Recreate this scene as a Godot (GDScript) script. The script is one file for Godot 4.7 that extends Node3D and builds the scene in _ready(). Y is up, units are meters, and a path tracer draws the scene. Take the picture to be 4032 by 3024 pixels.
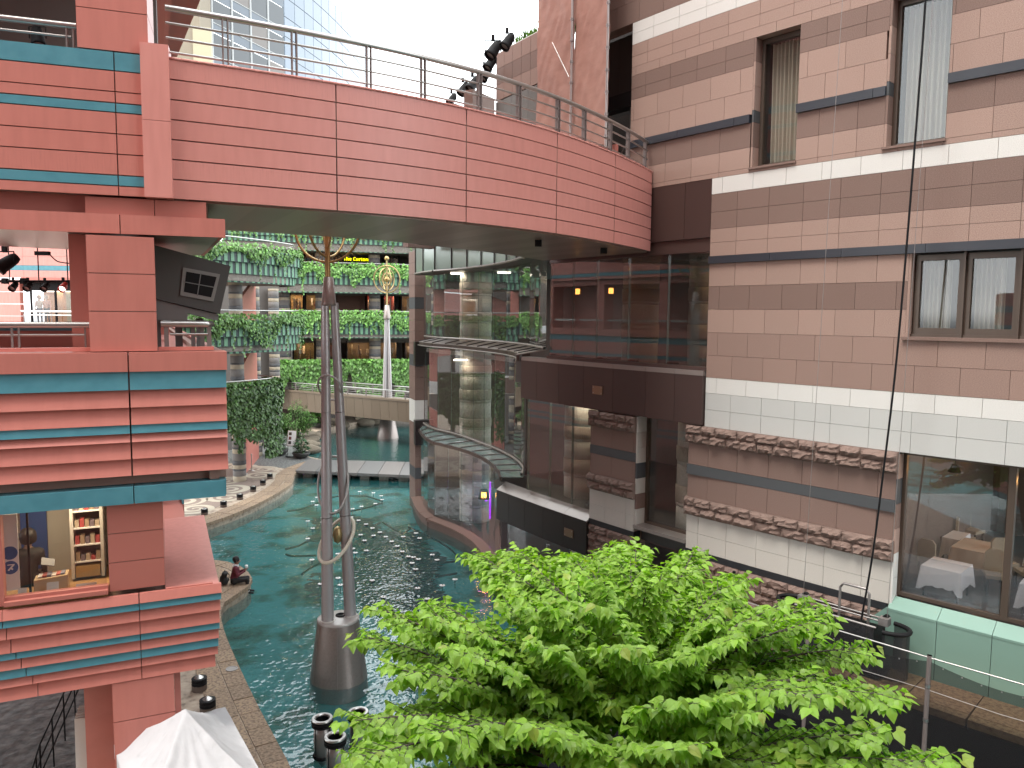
extends Node3D

var M := {}
var boxes := {}
var taken := {}
var rng := RandomNumberGenerator.new()
const UP := Vector3.UP

# ---------------------------------------------------------------- helpers
func lin(r: float, g: float, b: float) -> Color:
	return Color(r, g, b).linear_to_srgb()

func mat(c: Color, rough := 0.6, metal := 0.0) -> StandardMaterial3D:
	var m := StandardMaterial3D.new()
	m.albedo_color = c
	m.roughness = rough
	m.metallic = metal
	return m

func noise_tex(freq: float, cols: Array, offs: Array, seed_no := 1, oct := 3, kind := FastNoiseLite.TYPE_SIMPLEX_SMOOTH, size := 512) -> NoiseTexture2D:
	var n := FastNoiseLite.new()
	n.noise_type = kind
	n.frequency = freq
	n.fractal_octaves = oct
	n.seed = seed_no
	var t := NoiseTexture2D.new()
	t.width = size
	t.height = size
	t.seamless = true
	t.noise = n
	var g := Gradient.new()
	g.colors = PackedColorArray(cols)
	g.offsets = PackedFloat32Array(offs)
	t.color_ramp = g
	return t

func normal_tex(freq: float, bump: float, seed_no := 1, oct := 4, size := 512) -> NoiseTexture2D:
	var n := FastNoiseLite.new()
	n.noise_type = FastNoiseLite.TYPE_SIMPLEX_SMOOTH
	n.frequency = freq
	n.fractal_octaves = oct
	n.seed = seed_no
	var t := NoiseTexture2D.new()
	t.width = size
	t.height = size
	t.seamless = true
	t.as_normal_map = true
	t.bump_strength = bump
	t.noise = n
	return t

# stone or paint with grain: a noise picture laid over the thing in metres
func grain(c: Array, offs: Array, metres: float, freq := 0.05, rough := 0.7, seed_no := 1, oct := 3, metal := 0.0) -> StandardMaterial3D:
	var m := mat(Color.WHITE, rough, metal)
	m.albedo_texture = noise_tex(freq, c, offs, seed_no, oct)
	m.uv1_triplanar = true
	m.uv1_world_triplanar = true
	m.uv1_scale = Vector3.ONE / metres
	return m

func relief(m: StandardMaterial3D, freq: float, bump: float, seed_no := 3) -> StandardMaterial3D:
	m.normal_enabled = true
	m.normal_texture = normal_tex(freq, bump, seed_no)
	m.normal_scale = 1.0
	return m

func glow(c: Color, e: float) -> StandardMaterial3D:
	var m := mat(c, 0.6)
	m.emission_enabled = true
	m.emission = c
	m.emission_energy_multiplier = e
	return m

func glass(c: Color, a: float, rough := 0.0) -> StandardMaterial3D:
	var m := mat(Color(c.r, c.g, c.b, a), rough)
	m.transparency = BaseMaterial3D.TRANSPARENCY_ALPHA
	m.metallic_specular = 0.5
	return m

func numbered(called: String) -> String:
	var n: int = taken.get(called, 0)
	taken[called] = n + 1
	return called if n == 0 else "%s_%03d" % [called, n]

func tag(o: Node, label: String, category: String, group := "", kind := ""):
	if label: o.set_meta("label", label)
	if category: o.set_meta("category", category)
	if group: o.set_meta("group", group)
	if kind: o.set_meta("kind", kind)
	return o

func thing(called: String, label: String, category: String, at := Vector3.ZERO, group := "") -> Node3D:
	var o := Node3D.new()
	o.name = numbered(called)
	add_child(o)
	o.position = at
	tag(o, label, category, group)
	return o

# puts a mesh under parent so that its place in the world is T
func put(mesh: Mesh, called: String, m: Material, parent: Node3D, T := Transform3D.IDENTITY) -> MeshInstance3D:
	var o := MeshInstance3D.new()
	o.mesh = mesh
	o.material_override = m
	o.name = numbered(called) if parent == self else called
	parent.add_child(o, true)
	o.transform = parent.global_transform.affine_inverse() * T
	return o

func box_mesh(s: Vector3) -> BoxMesh:
	var k := Vector3i((s * 1000.0).round())
	if not boxes.has(k):
		var b := BoxMesh.new()
		b.size = s
		boxes[k] = b
	return boxes[k]

# box given by its extents in a frame F
func bx(p: Node3D, called: String, m: Material, F: Transform3D, x0: float, x1: float, y0: float, y1: float, z0: float, z1: float) -> MeshInstance3D:
	var s := Vector3(absf(x1 - x0), absf(y1 - y0), absf(z1 - z0))
	return put(box_mesh(s), called, m, p, F * Transform3D(Basis.IDENTITY, Vector3((x0 + x1) / 2, (y0 + y1) / 2, (z0 + z1) / 2)))

# box with chamfered long edges, for boards and plates that catch light
func bar(p: Node3D, called: String, m: Material, a: Vector3, b: Vector3, r: float, r2 := -1.0, sides := 10) -> MeshInstance3D:
	var st := SurfaceTool.new()
	st.begin(Mesh.PRIMITIVE_TRIANGLES)
	rod(st, a, b, r, r if r2 < 0 else r2, sides)
	return put(st.commit(), called, m, p)

func frame_of(d: Vector3) -> Basis:
	var y := d.normalized()
	var x := (Vector3.RIGHT if absf(y.x) < 0.9 else Vector3.BACK)
	var zz := x.cross(y).normalized()
	x = y.cross(zz).normalized()
	return Basis(x, y, zz)

func rod(st: SurfaceTool, a: Vector3, b: Vector3, r1: float, r2: float, sides := 10, caps := true) -> void:
	var B := frame_of(b - a)
	for i in sides:
		var t0 := TAU * i / sides
		var t1 := TAU * (i + 1) / sides
		var n0 := B.x * cos(t0) + B.z * sin(t0)
		var n1 := B.x * cos(t1) + B.z * sin(t1)
		var q := [a + n0 * r1, b + n0 * r2, b + n1 * r2, a + n1 * r1]
		var ns := [n0, n0, n1, n1]
		for k in [0, 2, 1, 0, 3, 2]:
			st.set_normal(ns[k])
			st.add_vertex(q[k])
		if caps:
			for e in [[b, B.y, q[1], q[2]], [a, -B.y, q[3], q[0]]]:
				for v in [e[0], e[3], e[2]]:
					st.set_normal(e[1])
					st.add_vertex(v)

# round tube along a line of points
func tube(p: Node3D, called: String, m: Material, pts: Array, r: float, closed := false, sides := 8, rr: Array = []) -> MeshInstance3D:
	var st := SurfaceTool.new()
	st.begin(Mesh.PRIMITIVE_TRIANGLES)
	sweep(st, pts, r, closed, sides, rr)
	return put(st.commit(), called, m, p)

func sweep(st: SurfaceTool, pts: Array, r: float, closed := false, sides := 8, rr: Array = []) -> void:
	var n := pts.size()
	var rings := []
	var side := Vector3.ZERO
	for i in n:
		var d: Vector3
		if closed: d = pts[(i + 1) % n] - pts[(i + n - 1) % n]
		else: d = pts[mini(i + 1, n - 1)] - pts[maxi(i - 1, 0)]
		d = d.normalized()
		if side == Vector3.ZERO:
			side = frame_of(d).x
		side = (side - d * side.dot(d)).normalized()
		var up := d.cross(side)
		var ring := []
		var rad: float = r if rr.is_empty() else rr[i]
		for k in sides:
			var t := TAU * k / sides
			var nn := side * cos(t) + up * sin(t)
			ring.append([pts[i] + nn * rad, nn])
		rings.append(ring)
	for i in (n if closed else n - 1):
		var A: Array = rings[i]
		var B: Array = rings[(i + 1) % n]
		for k in sides:
			var l := (k + 1) % sides
			for v in [A[k], B[k], B[l], A[k], B[l], A[l]]:
				st.set_normal(v[1])
				st.add_vertex(v[0])
	if not closed:
		for e in [0, n - 1]:
			var R: Array = rings[e]
			st.set_normal((pts[n - 1] - pts[n - 2]).normalized() if e else (pts[0] - pts[1]).normalized())
			for k in range(1, sides - 1):
				for j in ([0, k + 1, k] if e == n - 1 else [0, k, k + 1]):
					st.add_vertex(R[j][0])

# turned shape: pts = [radius, height] pairs from bottom to top
func lathe(p: Node3D, called: String, m: Material, at: Vector3, prof: Array, sides := 20, smooth := true) -> MeshInstance3D:
	var st := SurfaceTool.new()
	st.begin(Mesh.PRIMITIVE_TRIANGLES)
	for i in prof.size() - 1:
		st.set_smooth_group(i if not smooth else 0)
		for k in sides:
			var q := []
			for e in [[i, k], [i + 1, k], [i + 1, k + 1], [i, k + 1]]:
				var t: float = TAU * e[1] / sides
				q.append(Vector3(cos(t) * prof[e[0]][0], prof[e[0]][1], sin(t) * prof[e[0]][0]))
			for j in [0, 1, 2, 0, 2, 3]:
				st.add_vertex(q[j])
	st.generate_normals()
	return put(st.commit(), called, m, p, Transform3D(Basis.IDENTITY, at))

func quad(st: SurfaceTool, a: Vector3, b: Vector3, c: Vector3, d: Vector3) -> void:
	for v in [a, b, c, a, c, d]:
		st.add_vertex(v)

# upright prism over a plan outline [Vector2(x, z)]
func prism(p: Node3D, called: String, m: Material, plan: Array, y0: float, y1: float) -> MeshInstance3D:
	var st := SurfaceTool.new()
	st.begin(Mesh.PRIMITIVE_TRIANGLES)
	st.set_smooth_group(-1)
	var poly := PackedVector2Array(plan)
	if Geometry2D.is_polygon_clockwise(poly): poly.reverse()
	var tri := Geometry2D.triangulate_polygon(poly)
	for i in range(0, tri.size(), 3):
		var a := poly[tri[i]]
		var b := poly[tri[i + 1]]
		var c := poly[tri[i + 2]]
		if (b - a).cross(c - a) < 0:
			var s := b
			b = c
			c = s
		for v in [a, b, c]: st.add_vertex(Vector3(v.x, y1, v.y))
		for v in [a, c, b]: st.add_vertex(Vector3(v.x, y0, v.y))
	for i in poly.size():
		var a := poly[i]
		var b := poly[(i + 1) % poly.size()]
		quad(st, Vector3(a.x, y0, a.y), Vector3(b.x, y0, b.y), Vector3(b.x, y1, b.y), Vector3(a.x, y1, a.y))
	st.generate_normals()
	return put(st.commit(), called, m, p)

# slab between two upright edges a (bottom, top) and b, with thickness along n
func panel(p: Node3D, called: String, m: Material, a0: Vector3, a1: Vector3, b0: Vector3, b1: Vector3, th: Vector3) -> MeshInstance3D:
	var st := SurfaceTool.new()
	st.begin(Mesh.PRIMITIVE_TRIANGLES)
	st.set_smooth_group(-1)
	slab(st, a0, a1, b0, b1, th)
	st.generate_normals()
	return put(st.commit(), called, m, p)

func slab(st: SurfaceTool, a0: Vector3, a1: Vector3, b0: Vector3, b1: Vector3, th: Vector3) -> void:
	var flip := (b0 - a0).cross(a1 - a0).dot(th) > 0
	var q := [a0, b0, b1, a1, a0 + th, b0 + th, b1 + th, a1 + th]
	if flip: q = [b0, a0, a1, b1, b0 + th, a0 + th, a1 + th, b1 + th]
	quad(st, q[0], q[3], q[2], q[1])
	quad(st, q[4], q[5], q[6], q[7])
	quad(st, q[0], q[1], q[5], q[4])
	quad(st, q[3], q[7], q[6], q[2])
	quad(st, q[0], q[4], q[7], q[3])
	quad(st, q[1], q[2], q[6], q[5])

func spline(pts: Array, n: int) -> Array:
	var c := Curve3D.new()
	for i in pts.size():
		var a: Vector3 = pts[maxi(i - 1, 0)]
		var b: Vector3 = pts[mini(i + 1, pts.size() - 1)]
		var t := (b - a) / 6.0
		c.add_point(pts[i], -t, t)
	var out := []
	var L := c.get_baked_length()
	for i in n + 1:
		out.append(c.sample_baked(L * i / n, true))
	return out

func plan_spline(pts: Array, n: int) -> Array:
	var v := []
	for q in pts: v.append(Vector3(q[0], 0, q[1]))
	return spline(v, n)

func at_y(v: Vector3, y: float) -> Vector3:
	return Vector3(v.x, y, v.z)

func rnd(a: float, b: float) -> float:
	return rng.randf_range(a, b)

func text_mesh(s: String, size: float, depth: float) -> TextMesh:
	var t := TextMesh.new()
	t.text = s
	t.font_size = 64
	t.pixel_size = size / 64.0
	t.depth = depth
	var f := SystemFont.new()
	f.font_names = PackedStringArray(["Droid Sans"])
	f.font_weight = 700
	t.font = f
	return t

# the granite wall bends gently: its plan is an arc. s metres along it, off metres in front of it
const WA := deg_to_rad(-39.8)
const WK := deg_to_rad(-0.85)
func wall(s: float, y := 0.0, off := 0.0) -> Transform3D:
	var a := WA + WK * s
	var o := Vector3(5.14 + (cos(a) - cos(WA)) / WK, y, -20.3 + (sin(a) - sin(WA)) / WK)
	var t := Vector3(-sin(a), 0, cos(a))
	var n := Vector3(-t.z, 0, t.x)
	return Transform3D(Basis(t, UP, n), o + n * off)

# block of the wall between s0 and s1
func wbx(p: Node3D, called: String, m: Material, s0: float, s1: float, y0: float, y1: float, z0: float, z1: float) -> MeshInstance3D:
	return bx(p, called, m, wall((s0 + s1) / 2), -(s1 - s0) / 2, (s1 - s0) / 2, y0, y1, z0, z1)

# fronts of the red building: upper and lower floors stand at slightly different angles
func face(deg: float, off := 0.0) -> Transform3D:
	var a := deg_to_rad(deg)
	var d := Vector3(sin(a), 0, -cos(a))
	var n := Vector3(-d.z, 0, d.x)
	return Transform3D(Basis(d, UP, n), Vector3(-4.77, 0, -12.8) + n * off)

# ---------------------------------------------------------------- build
func _ready():
	rng.seed = 7
	set_camera_and_light()
	set_materials()
	build_ground_and_water()
	build_granite_building()
	build_glass_bay()
	build_red_building()
	build_curved_bridge()
	build_green_arcade()
	build_far_bridge()
	build_surroundings()
	build_skyline()
	build_sculptures()
	build_waterside()
	build_terrace()
	build_shop()
	build_restaurant()
	build_courtyard()
	build_person()
	build_tree()
	print("built")

func set_camera_and_light():
	var cam := Camera3D.new()
	cam.name = "camera"
	add_child(cam)
	var p := deg_to_rad(5.1)
	var r := deg_to_rad(0.5)
	var U0 := Vector3(0, cos(p), -sin(p))
	var R := Vector3.RIGHT * cos(r) + U0 * sin(r)
	var U := -Vector3.RIGHT * sin(r) + U0 * cos(r)
	cam.transform = Transform3D(Basis(R, U, Vector3(0, sin(p), cos(p))), Vector3(0, 10, 0))
	cam.fov = 53.13
	cam.near = 0.05
	cam.far = 600
	cam.current = true
	var env := Environment.new()
	env.background_mode = Environment.BG_SKY
	var sm := ProceduralSkyMaterial.new()
	sm.sky_top_color = Color(0.93, 0.955, 0.97)
	sm.sky_horizon_color = Color(0.95, 0.965, 0.97)
	sm.sky_curve = 0.2
	sm.ground_bottom_color = Color(0.3, 0.3, 0.3)
	sm.ground_horizon_color = Color(0.6, 0.62, 0.63)
	sm.sun_angle_max = 1.0
	var sky := Sky.new()
	sky.sky_material = sm
	env.sky = sky
	env.background_energy_multiplier = 1.0
	env.tonemap_mode = Environment.TONE_MAPPER_LINEAR
	env.tonemap_exposure = 5.0
	env.sdfgi_enabled = true
	env.ssao_enabled = true
	env.ssil_enabled = true
	var we := WorldEnvironment.new()
	we.name = "environment"
	we.environment = env
	add_child(we)
	var sun := DirectionalLight3D.new()
	sun.name = "sun"
	sun.light_energy = 0.3
	sun.light_angular_distance = 25
	sun.light_color = Color(1, 0.98, 0.95)
	sun.shadow_enabled = true
	add_child(sun)
	sun.look_at_from_position(Vector3.ZERO, Vector3(0.35, -1, -0.3), UP)

func set_materials():
	var s := func(r, g, b): return lin(r, g, b)
	M.red = grain([s.call(.42, .147, .117), s.call(.462, .163, .131), s.call(.495, .178, .143)], [0.0, .5, 1.0], 3.0, .012, .42, 4)
	M.red2 = grain([s.call(.39, .136, .108), s.call(.425, .151, .12), s.call(.455, .164, .131)], [0.0, .5, 1.0], 2.6, .012, .42, 9)
	M.red_dirty = grain([s.call(.23, .105, .085), s.call(.42, .148, .118), s.call(.455, .161, .129), s.call(.485, .174, .14)], [0.0, .16, .4, 1.0], 1.7, .02, .45, 14, 5)
	M.pink = grain([s.call(.515, .21, .178), s.call(.56, .233, .199), s.call(.595, .252, .215)], [0.0, .5, 1.0], 3.4, .012, .4, 21)
	M.darkred = mat(lin(.42, .15, .12), .5)
	M.maroon = mat(lin(.40, .14, .112), .38)
	M.teal = grain([s.call(.055, .19, .235), s.call(.068, .225, .275), s.call(.085, .25, .30)], [0.0, .5, 1.0], 2.2, .014, .4, 5, 4)
	M.shadow_gap = mat(lin(.26, .17, .14), .9)
	M.steel = mat(lin(.42, .41, .395), .32, .85)
	M.steel_dull = mat(lin(.30, .28, .27), .42, .7)
	M.post = mat(lin(.20, .17, .16), .5, .3)
	M.soffit = mat(lin(.26, .165, .13), .3, .12)
	M.soffit2 = mat(lin(.235, .148, .117), .33, .12)
	# granites: grain of feldspar, quartz and mica
	M.p1 = grain([s.call(0.165, 0.107, 0.087), s.call(0.305, 0.206, 0.168), s.call(0.360, 0.247, 0.203), s.call(0.500, 0.385, 0.330)], [.1, .38, .62, .95], 1.2, .13, .75, 1, 4)
	M.p2 = grain([s.call(0.159, 0.103, 0.084), s.call(0.294, 0.199, 0.162), s.call(0.347, 0.238, 0.196), s.call(0.482, 0.372, 0.318)], [.1, .38, .62, .95], 1.2, .13, .75, 2, 4)
	M.p3 = grain([s.call(0.171, 0.111, 0.090), s.call(0.316, 0.213, 0.174), s.call(0.373, 0.256, 0.210), s.call(0.517, 0.398, 0.342)], [.1, .38, .62, .95], 1.2, .13, .75, 3, 4)
	M.b1 = grain([s.call(0.095, 0.060, 0.049), s.call(0.178, 0.115, 0.094), s.call(0.215, 0.141, 0.116), s.call(0.300, 0.212, 0.178)], [.1, .38, .62, .95], 1.2, .13, .75, 4, 4)
	M.b2 = grain([s.call(0.090, 0.057, 0.047), s.call(0.169, 0.109, 0.089), s.call(0.204, 0.134, 0.110), s.call(0.285, 0.201, 0.169)], [.1, .38, .62, .95], 1.2, .13, .75, 5, 4)
	M.m1 = grain([s.call(0.130, 0.083, 0.068), s.call(0.250, 0.165, 0.134), s.call(0.295, 0.197, 0.162), s.call(0.410, 0.300, 0.255)], [.1, .38, .62, .95], 1.2, .13, .75, 6, 4)
	M.m2 = grain([s.call(0.135, 0.086, 0.071), s.call(0.260, 0.172, 0.139), s.call(0.307, 0.205, 0.168), s.call(0.426, 0.312, 0.265)], [.1, .38, .62, .95], 1.2, .13, .75, 7, 4)
	M.w1 = grain([s.call(.40, .40, .38), s.call(.60, .60, .57), s.call(.68, .68, .65), s.call(.74, .74, .71)], [.08, .35, .62, .95], 1.1, .14, .7, 8, 4)
	M.g1 = grain([s.call(.27, .28, .27), s.call(.46, .47, .45), s.call(.53, .54, .52), s.call(.62, .62, .6)], [.08, .35, .62, .95], 1.1, .14, .7, 9, 4)
	M.g2 = grain([s.call(.30, .29, .26), s.call(.46, .44, .40), s.call(.53, .51, .465), s.call(.6, .58, .53)], [.08, .35, .62, .95], 1.1, .14, .7, 10, 4)
	M.rough = relief(grain([s.call(.08, .053, .044), s.call(.175, .12, .098), s.call(.225, .155, .13), s.call(.33, .25, .215)], [.05, .35, .65, .95], .5, .06, .9, 11, 5), .03, 7.0)
	M.band = mat(lin(.026, .03, .04), .42)
	M.base = mat(lin(.017, .018, .021), .45)
	M.greyband = grain([s.call(.05, .055, .06), s.call(.075, .08, .085)], [.2, .8], .5, .11, .6, 12)
	M.metal_brown = mat(lin(.078, .049, .043), .34, .25)
	M.metal_brown2 = mat(lin(.072, .045, .04), .34, .25)
	M.metal_sill = mat(lin(.30, .27, .25), .35, .55)
	M.metal_dark = mat(lin(.035, .03, .028), .38, .4)
	M.frame = mat(lin(.085, .062, .048), .4, .3)
	M.black = mat(lin(.008, .008, .009), .6)
	M.sheet = mat(lin(.006, .006, .007), .8)
	M.sheet.metallic_specular = .15
	M.black.metallic_specular = .3
	M.plate = mat(lin(.30, .21, .14), .35, .8)
	M.glass = glass(lin(.015, .022, .02), .16)
	M.glass_bay = glass(lin(.025, .05, .044), .10)
	M.glass_window = glass(lin(.02, .025, .025), .12)
	M.canopy = glass(lin(.20, .27, .26), .45, .08)
	M.glass_edge = mat(lin(.16, .21, .19), .2)
	M.curtain = mat(lin(.50, .48, .39), .9)
	M.curtain2 = mat(lin(.36, .35, .29), .9)
	M.inner_dark = mat(lin(.12, .106, .096), .8)
	M.inner_brown = grain([s.call(.07, .045, .037), s.call(.11, .072, .06)], [.2, .8], 1.5, .05, .6, 13)
	M.inner_floor = mat(lin(.05, .047, .045), .3)
	M.stone = relief(grain([s.call(.30, .29, .25), s.call(.46, .44, .38), s.call(.55, .53, .47)], [.1, .5, .9], 1.1, .05, .85, 15, 5), .035, 10.0)
	M.stone2 = relief(grain([s.call(.28, .25, .20), s.call(.42, .38, .31), s.call(.5, .46, .38)], [.1, .5, .9], 1.1, .05, .85, 16, 5), .05, 22.0)
	M.verdigris = mat(lin(.17, .285, .24), .45)
	M.verdigris_top = M.verdigris
	M.gold = mat(lin(.42, .29, .12), .34, .75)
	M.gold2 = mat(lin(.36, .27, .13), .4, .7)
	M.pole = mat(lin(.42, .40, .405), .36, .45)
	M.pole_cone = grain([s.call(.24, .205, .188), s.call(.265, .226, .208), s.call(.285, .245, .225)], [.1, .5, .9], 1.3, .03, .38, 17, 4, .6)
	M.ring_cream = grain([s.call(.40, .36, .28), s.call(.62, .58, .47), s.call(.68, .64, .54)], [.15, .4, .9], .6, .03, .5, 18, 4)
	M.ring_grey = mat(lin(.40, .39, .37), .4, .35)
	M.green = mat(lin(.14, .29, .185), .6)
	M.green2 = mat(lin(.125, .265, .168), .6)
	M.green_dark = mat(lin(.04, .06, .06), .6)
	M.concrete = grain([s.call(.16, .14, .12), s.call(.24, .215, .19)], [.2, .8], 3.0, .03, .8, 19, 4)
	M.brown_panel = mat(lin(.15, .112, .078), .55)
	M.brown_panel2 = mat(lin(.138, .102, .07), .55)
	M.white = mat(lin(.72, .72, .71), .6)
	M.offwhite = mat(lin(.55, .54, .5), .7)
	M.tent = relief(grain([s.call(.34, .34, .35), s.call(.46, .46, .475), s.call(.50, .50, .515)], [.0, .22, .9], 2.5, .02, .75, 22, 5), .008, 6.0)
	M.tent.backlight_enabled = true
	M.tent.backlight = Color(.3, .3, .3)
	M.cloth = mat(lin(.70, .71, .74), .85)
	M.wood = grain([s.call(.35, .19, .08), s.call(.48, .29, .13)], [.2, .8], .8, .03, .5, 23)
	M.skin = mat(lin(.38, .22, .15), .6)
	M.bark = grain([s.call(.05, .042, .034), s.call(.11, .093, .075)], [.2, .8], .3, .04, .9, 24, 4)
	M.net = glass(lin(.006, .006, .007), .80, .6)
	M.net2 = glass(lin(.008, .008, .009), .72, .6)
	M.wrap = relief(grain([s.call(.35, .19, .15), s.call(.38, .208, .165), s.call(.40, .222, .178)], [.1, .5, .9], 3.2, .02, .7, 25, 4), .008, 3.0)
	M.lamp_warm = glow(Color(1, .68, .33), 1.0)
	M.lamp_white = glow(Color(1, .96, .88), .9)
	# rain streaks run down the cladding
	M.red_dirty.uv1_scale = Vector3(2.2, .16, 2.2)
	M.red.uv1_scale = Vector3(.9, .12, .9)
	M.pink.uv1_scale = Vector3(.9, .12, .9)
	# leaves
	M.leaf = mat(Color.WHITE, .42)
	M.leaf.vertex_color_use_as_albedo = true
	M.leaf.backlight_enabled = true
	M.leaf.backlight = Color(.85, .95, .4)
	M.leaf.cull_mode = BaseMaterial3D.CULL_DISABLED
	M.ivy = mat(Color.WHITE, .5)
	M.ivy.vertex_color_use_as_albedo = true
	M.ivy.backlight_enabled = true
	M.ivy.backlight = Color(.3, .4, .15)
	M.ivy.cull_mode = BaseMaterial3D.CULL_DISABLED

const EDGE := [[-12.3, -50.2], [-13.2, -46.5], [-12.62, -43.6], [-12.57, -41.5], [-12.77, -39.4], [-13.05, -37.7], [-13.42, -36.2], [-14.04, -34.5], [-14.6, -32.6], [-14.0, -30.6], [-12.7, -29.7], [-11.47, -29.24], [-11.0, -29.08], [-10.27, -28.5], [-9.52, -27.4], [-9.35, -26.6], [-9.42, -25.87], [-9.6, -25.1], [-9.45, -24.2], [-8.98, -23.08], [-8.29, -21.74], [-7.47, -20.27], [-6.59, -18.73], [-5.81, -17.41], [-5.05, -16.16], [-4.55, -15.3], [-3.9, -13.8], [-3.3, -12.0], [-2.9, -9.5], [-2.7, -6.0]]

func structure(called: String, o: Node) -> Node:
	o.set_meta("kind", "structure")
	return o

func build_ground_and_water():
	var s := func(r, g, b): return lin(r, g, b)
	var gm := grain([s.call(.10, .095, .09), s.call(.15, .14, .13)], [.2, .8], 4.0, .03, .9, 31)
	structure("ground", bx(self, "ground", gm, Transform3D.IDENTITY, -300, 300, -1.5, -1.2, -420, 180))
	# painted bed of the canal
	var bed := grain([s.call(.008, .045, .03), s.call(.022, .13, .11), s.call(.04, .225, .235), s.call(.047, .26, .275)], [.2, .34, .5, .9], 14.0, .012, .8, 32, 5)
	structure("canal_bed", bx(self, "canal_bed", bed, Transform3D.IDENTITY, -30, 30, -1.0, -0.42, -80, 4))
	structure("far_pool_bed", prism(self, "far_pool_bed", mat(lin(.012, .035, .03), .8), [Vector2(-16, -70), Vector2(0, -70), Vector2(0, -48.5), Vector2(-13, -48.5)], -.45, -.2))
	# water: a rippled sheet
	var wm := glass(lin(.018, .12, .125), .30, .0)
	wm.normal_enabled = true
	wm.normal_texture = normal_tex(.017, 3.2, 41, 2, 1024)
	wm.normal_scale = 1.0
	wm.uv1_triplanar = true
	wm.uv1_world_triplanar = true
	wm.uv1_scale = Vector3.ONE / 5.3
	var st := SurfaceTool.new()
	st.begin(Mesh.PRIMITIVE_TRIANGLES)
	var fn := FastNoiseLite.new()
	fn.seed = 5
	fn.frequency = .55
	fn.fractal_octaves = 4
	var x0 := -18.0
	var z0 := -76.0
	var nx := 150
	var nz := 330
	var dx := .19
	var dz := .24
	for j in nz + 1:
		for i in nx + 1:
			var x := x0 + i * dx
			var z := z0 + j * dz
			var calm := clampf((z + 46.0) / 22.0, .3, 1.0)
			st.add_vertex(Vector3(x, fn.get_noise_2d(x * 1.6, z * 2.2) * .032 * calm, z))
	for j in nz:
		for i in nx:
			var a := j * (nx + 1) + i
			for k in [a, a + 1, a + nx + 2, a, a + nx + 2, a + nx + 1]:
				st.add_index(k)
	st.generate_normals()
	structure("water", put(st.commit(), "water", wm, self))
	# quay on the left
	var plan := []
	for q in plan_spline(EDGE, 110): plan.append(Vector2(q.x, q.z))
	plan += [Vector2(-2.7, -4), Vector2(-45, -4), Vector2(-45, -78), Vector2(-14, -78), Vector2(-12.0, -69.2), Vector2(-13.95, -68.3), Vector2(-15.2, -65.6), Vector2(-16.2, -62.2), Vector2(-15.7, -59.4), Vector2(-14.9, -55.7), Vector2(-13.9, -51.6)]
	var qm := relief(grain([s.call(.17, .13, .10), s.call(.33, .265, .205), s.call(.41, .335, .26), s.call(.46, .385, .30)], [.08, .35, .6, .95], 3.4, .02, .75, 33, 5), .02, 2.0)
	var quay := prism(self, "quay", qm, plan, -1.0, .345)
	structure("quay", quay)
	# kerb stones in two rows along the water
	var ks := []
	for k in 4:
		ks.append(relief(grain([s.call(.12, .088, .062), s.call(.23 + .02 * k, .165 + .014 * k, .112 + .01 * k), s.call(.33 + .015 * k, .245 + .012 * k, .17)], [.12, .45, .9], 1.6, .03, .8, 34 + k, 5), .03, 2.5))
	var line := plan_spline(EDGE, 62)
	for row in 2:
		for i in line.size() - 1:
			var a: Vector3 = line[i]
			var b: Vector3 = line[i + 1]
			var na := kerb_normal(line, i)
			var nb := kerb_normal(line, i + 1)
			var w0 := -.05 if row == 0 else .46
			var w1 := .43 if row == 0 else 1.02
			if row == 1 and i % 2 == 1: continue
			if row == 1:
				b = line[mini(i + 2, line.size() - 1)]
				nb = kerb_normal(line, mini(i + 2, line.size() - 1))
			var e := (b - a).normalized() * .012
			var y := .362 + .004 * (i % 3)
			panel(quay, "kerb_stone", ks[(i * 3 + row) % 4], at_y(a + na * w0 + e, y), at_y(a + na * w1 + e, y), at_y(b + nb * w0 - e, y), at_y(b + nb * w1 - e, y), Vector3.DOWN * (.16 if row == 0 else .1))
	# darker slate paving beyond, and the mosaic spirals
	var slate := relief(grain([s.call(.05, .055, .055), s.call(.13, .135, .13), s.call(.2, .2, .19)], [.2, .5, .85], 2.5, .03, .6, 39, 5), .02, 3.0)
	structure("paving", prism(self, "paving", slate, [Vector2(-13.4, -47.1), Vector2(-17, -48.6), Vector2(-24, -50), Vector2(-24, -64), Vector2(-16.6, -62.2), Vector2(-15.9, -59.4), Vector2(-15.1, -55.7), Vector2(-14.1, -51.6), Vector2(-12.6, -50.1)], .3, .352))
	var tile_dark := grain([s.call(.16, .12, .10), s.call(.26, .20, .165)], [.2, .8], .4, .1, .8, 40, 4)
	structure("mosaic_paving", prism(self, "mosaic_paving", tile_dark, [Vector2(-14.6, -46.7), Vector2(-14.1, -43.4), Vector2(-14.2, -41), Vector2(-14.4, -38.6), Vector2(-15, -36), Vector2(-19, -36), Vector2(-19, -48.2), Vector2(-17, -48.2)], .3, .350))
	var cream := grain([s.call(.34, .30, .23), s.call(.46, .41, .33)], [.2, .8], .4, .1, .8, 42, 4)
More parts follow.
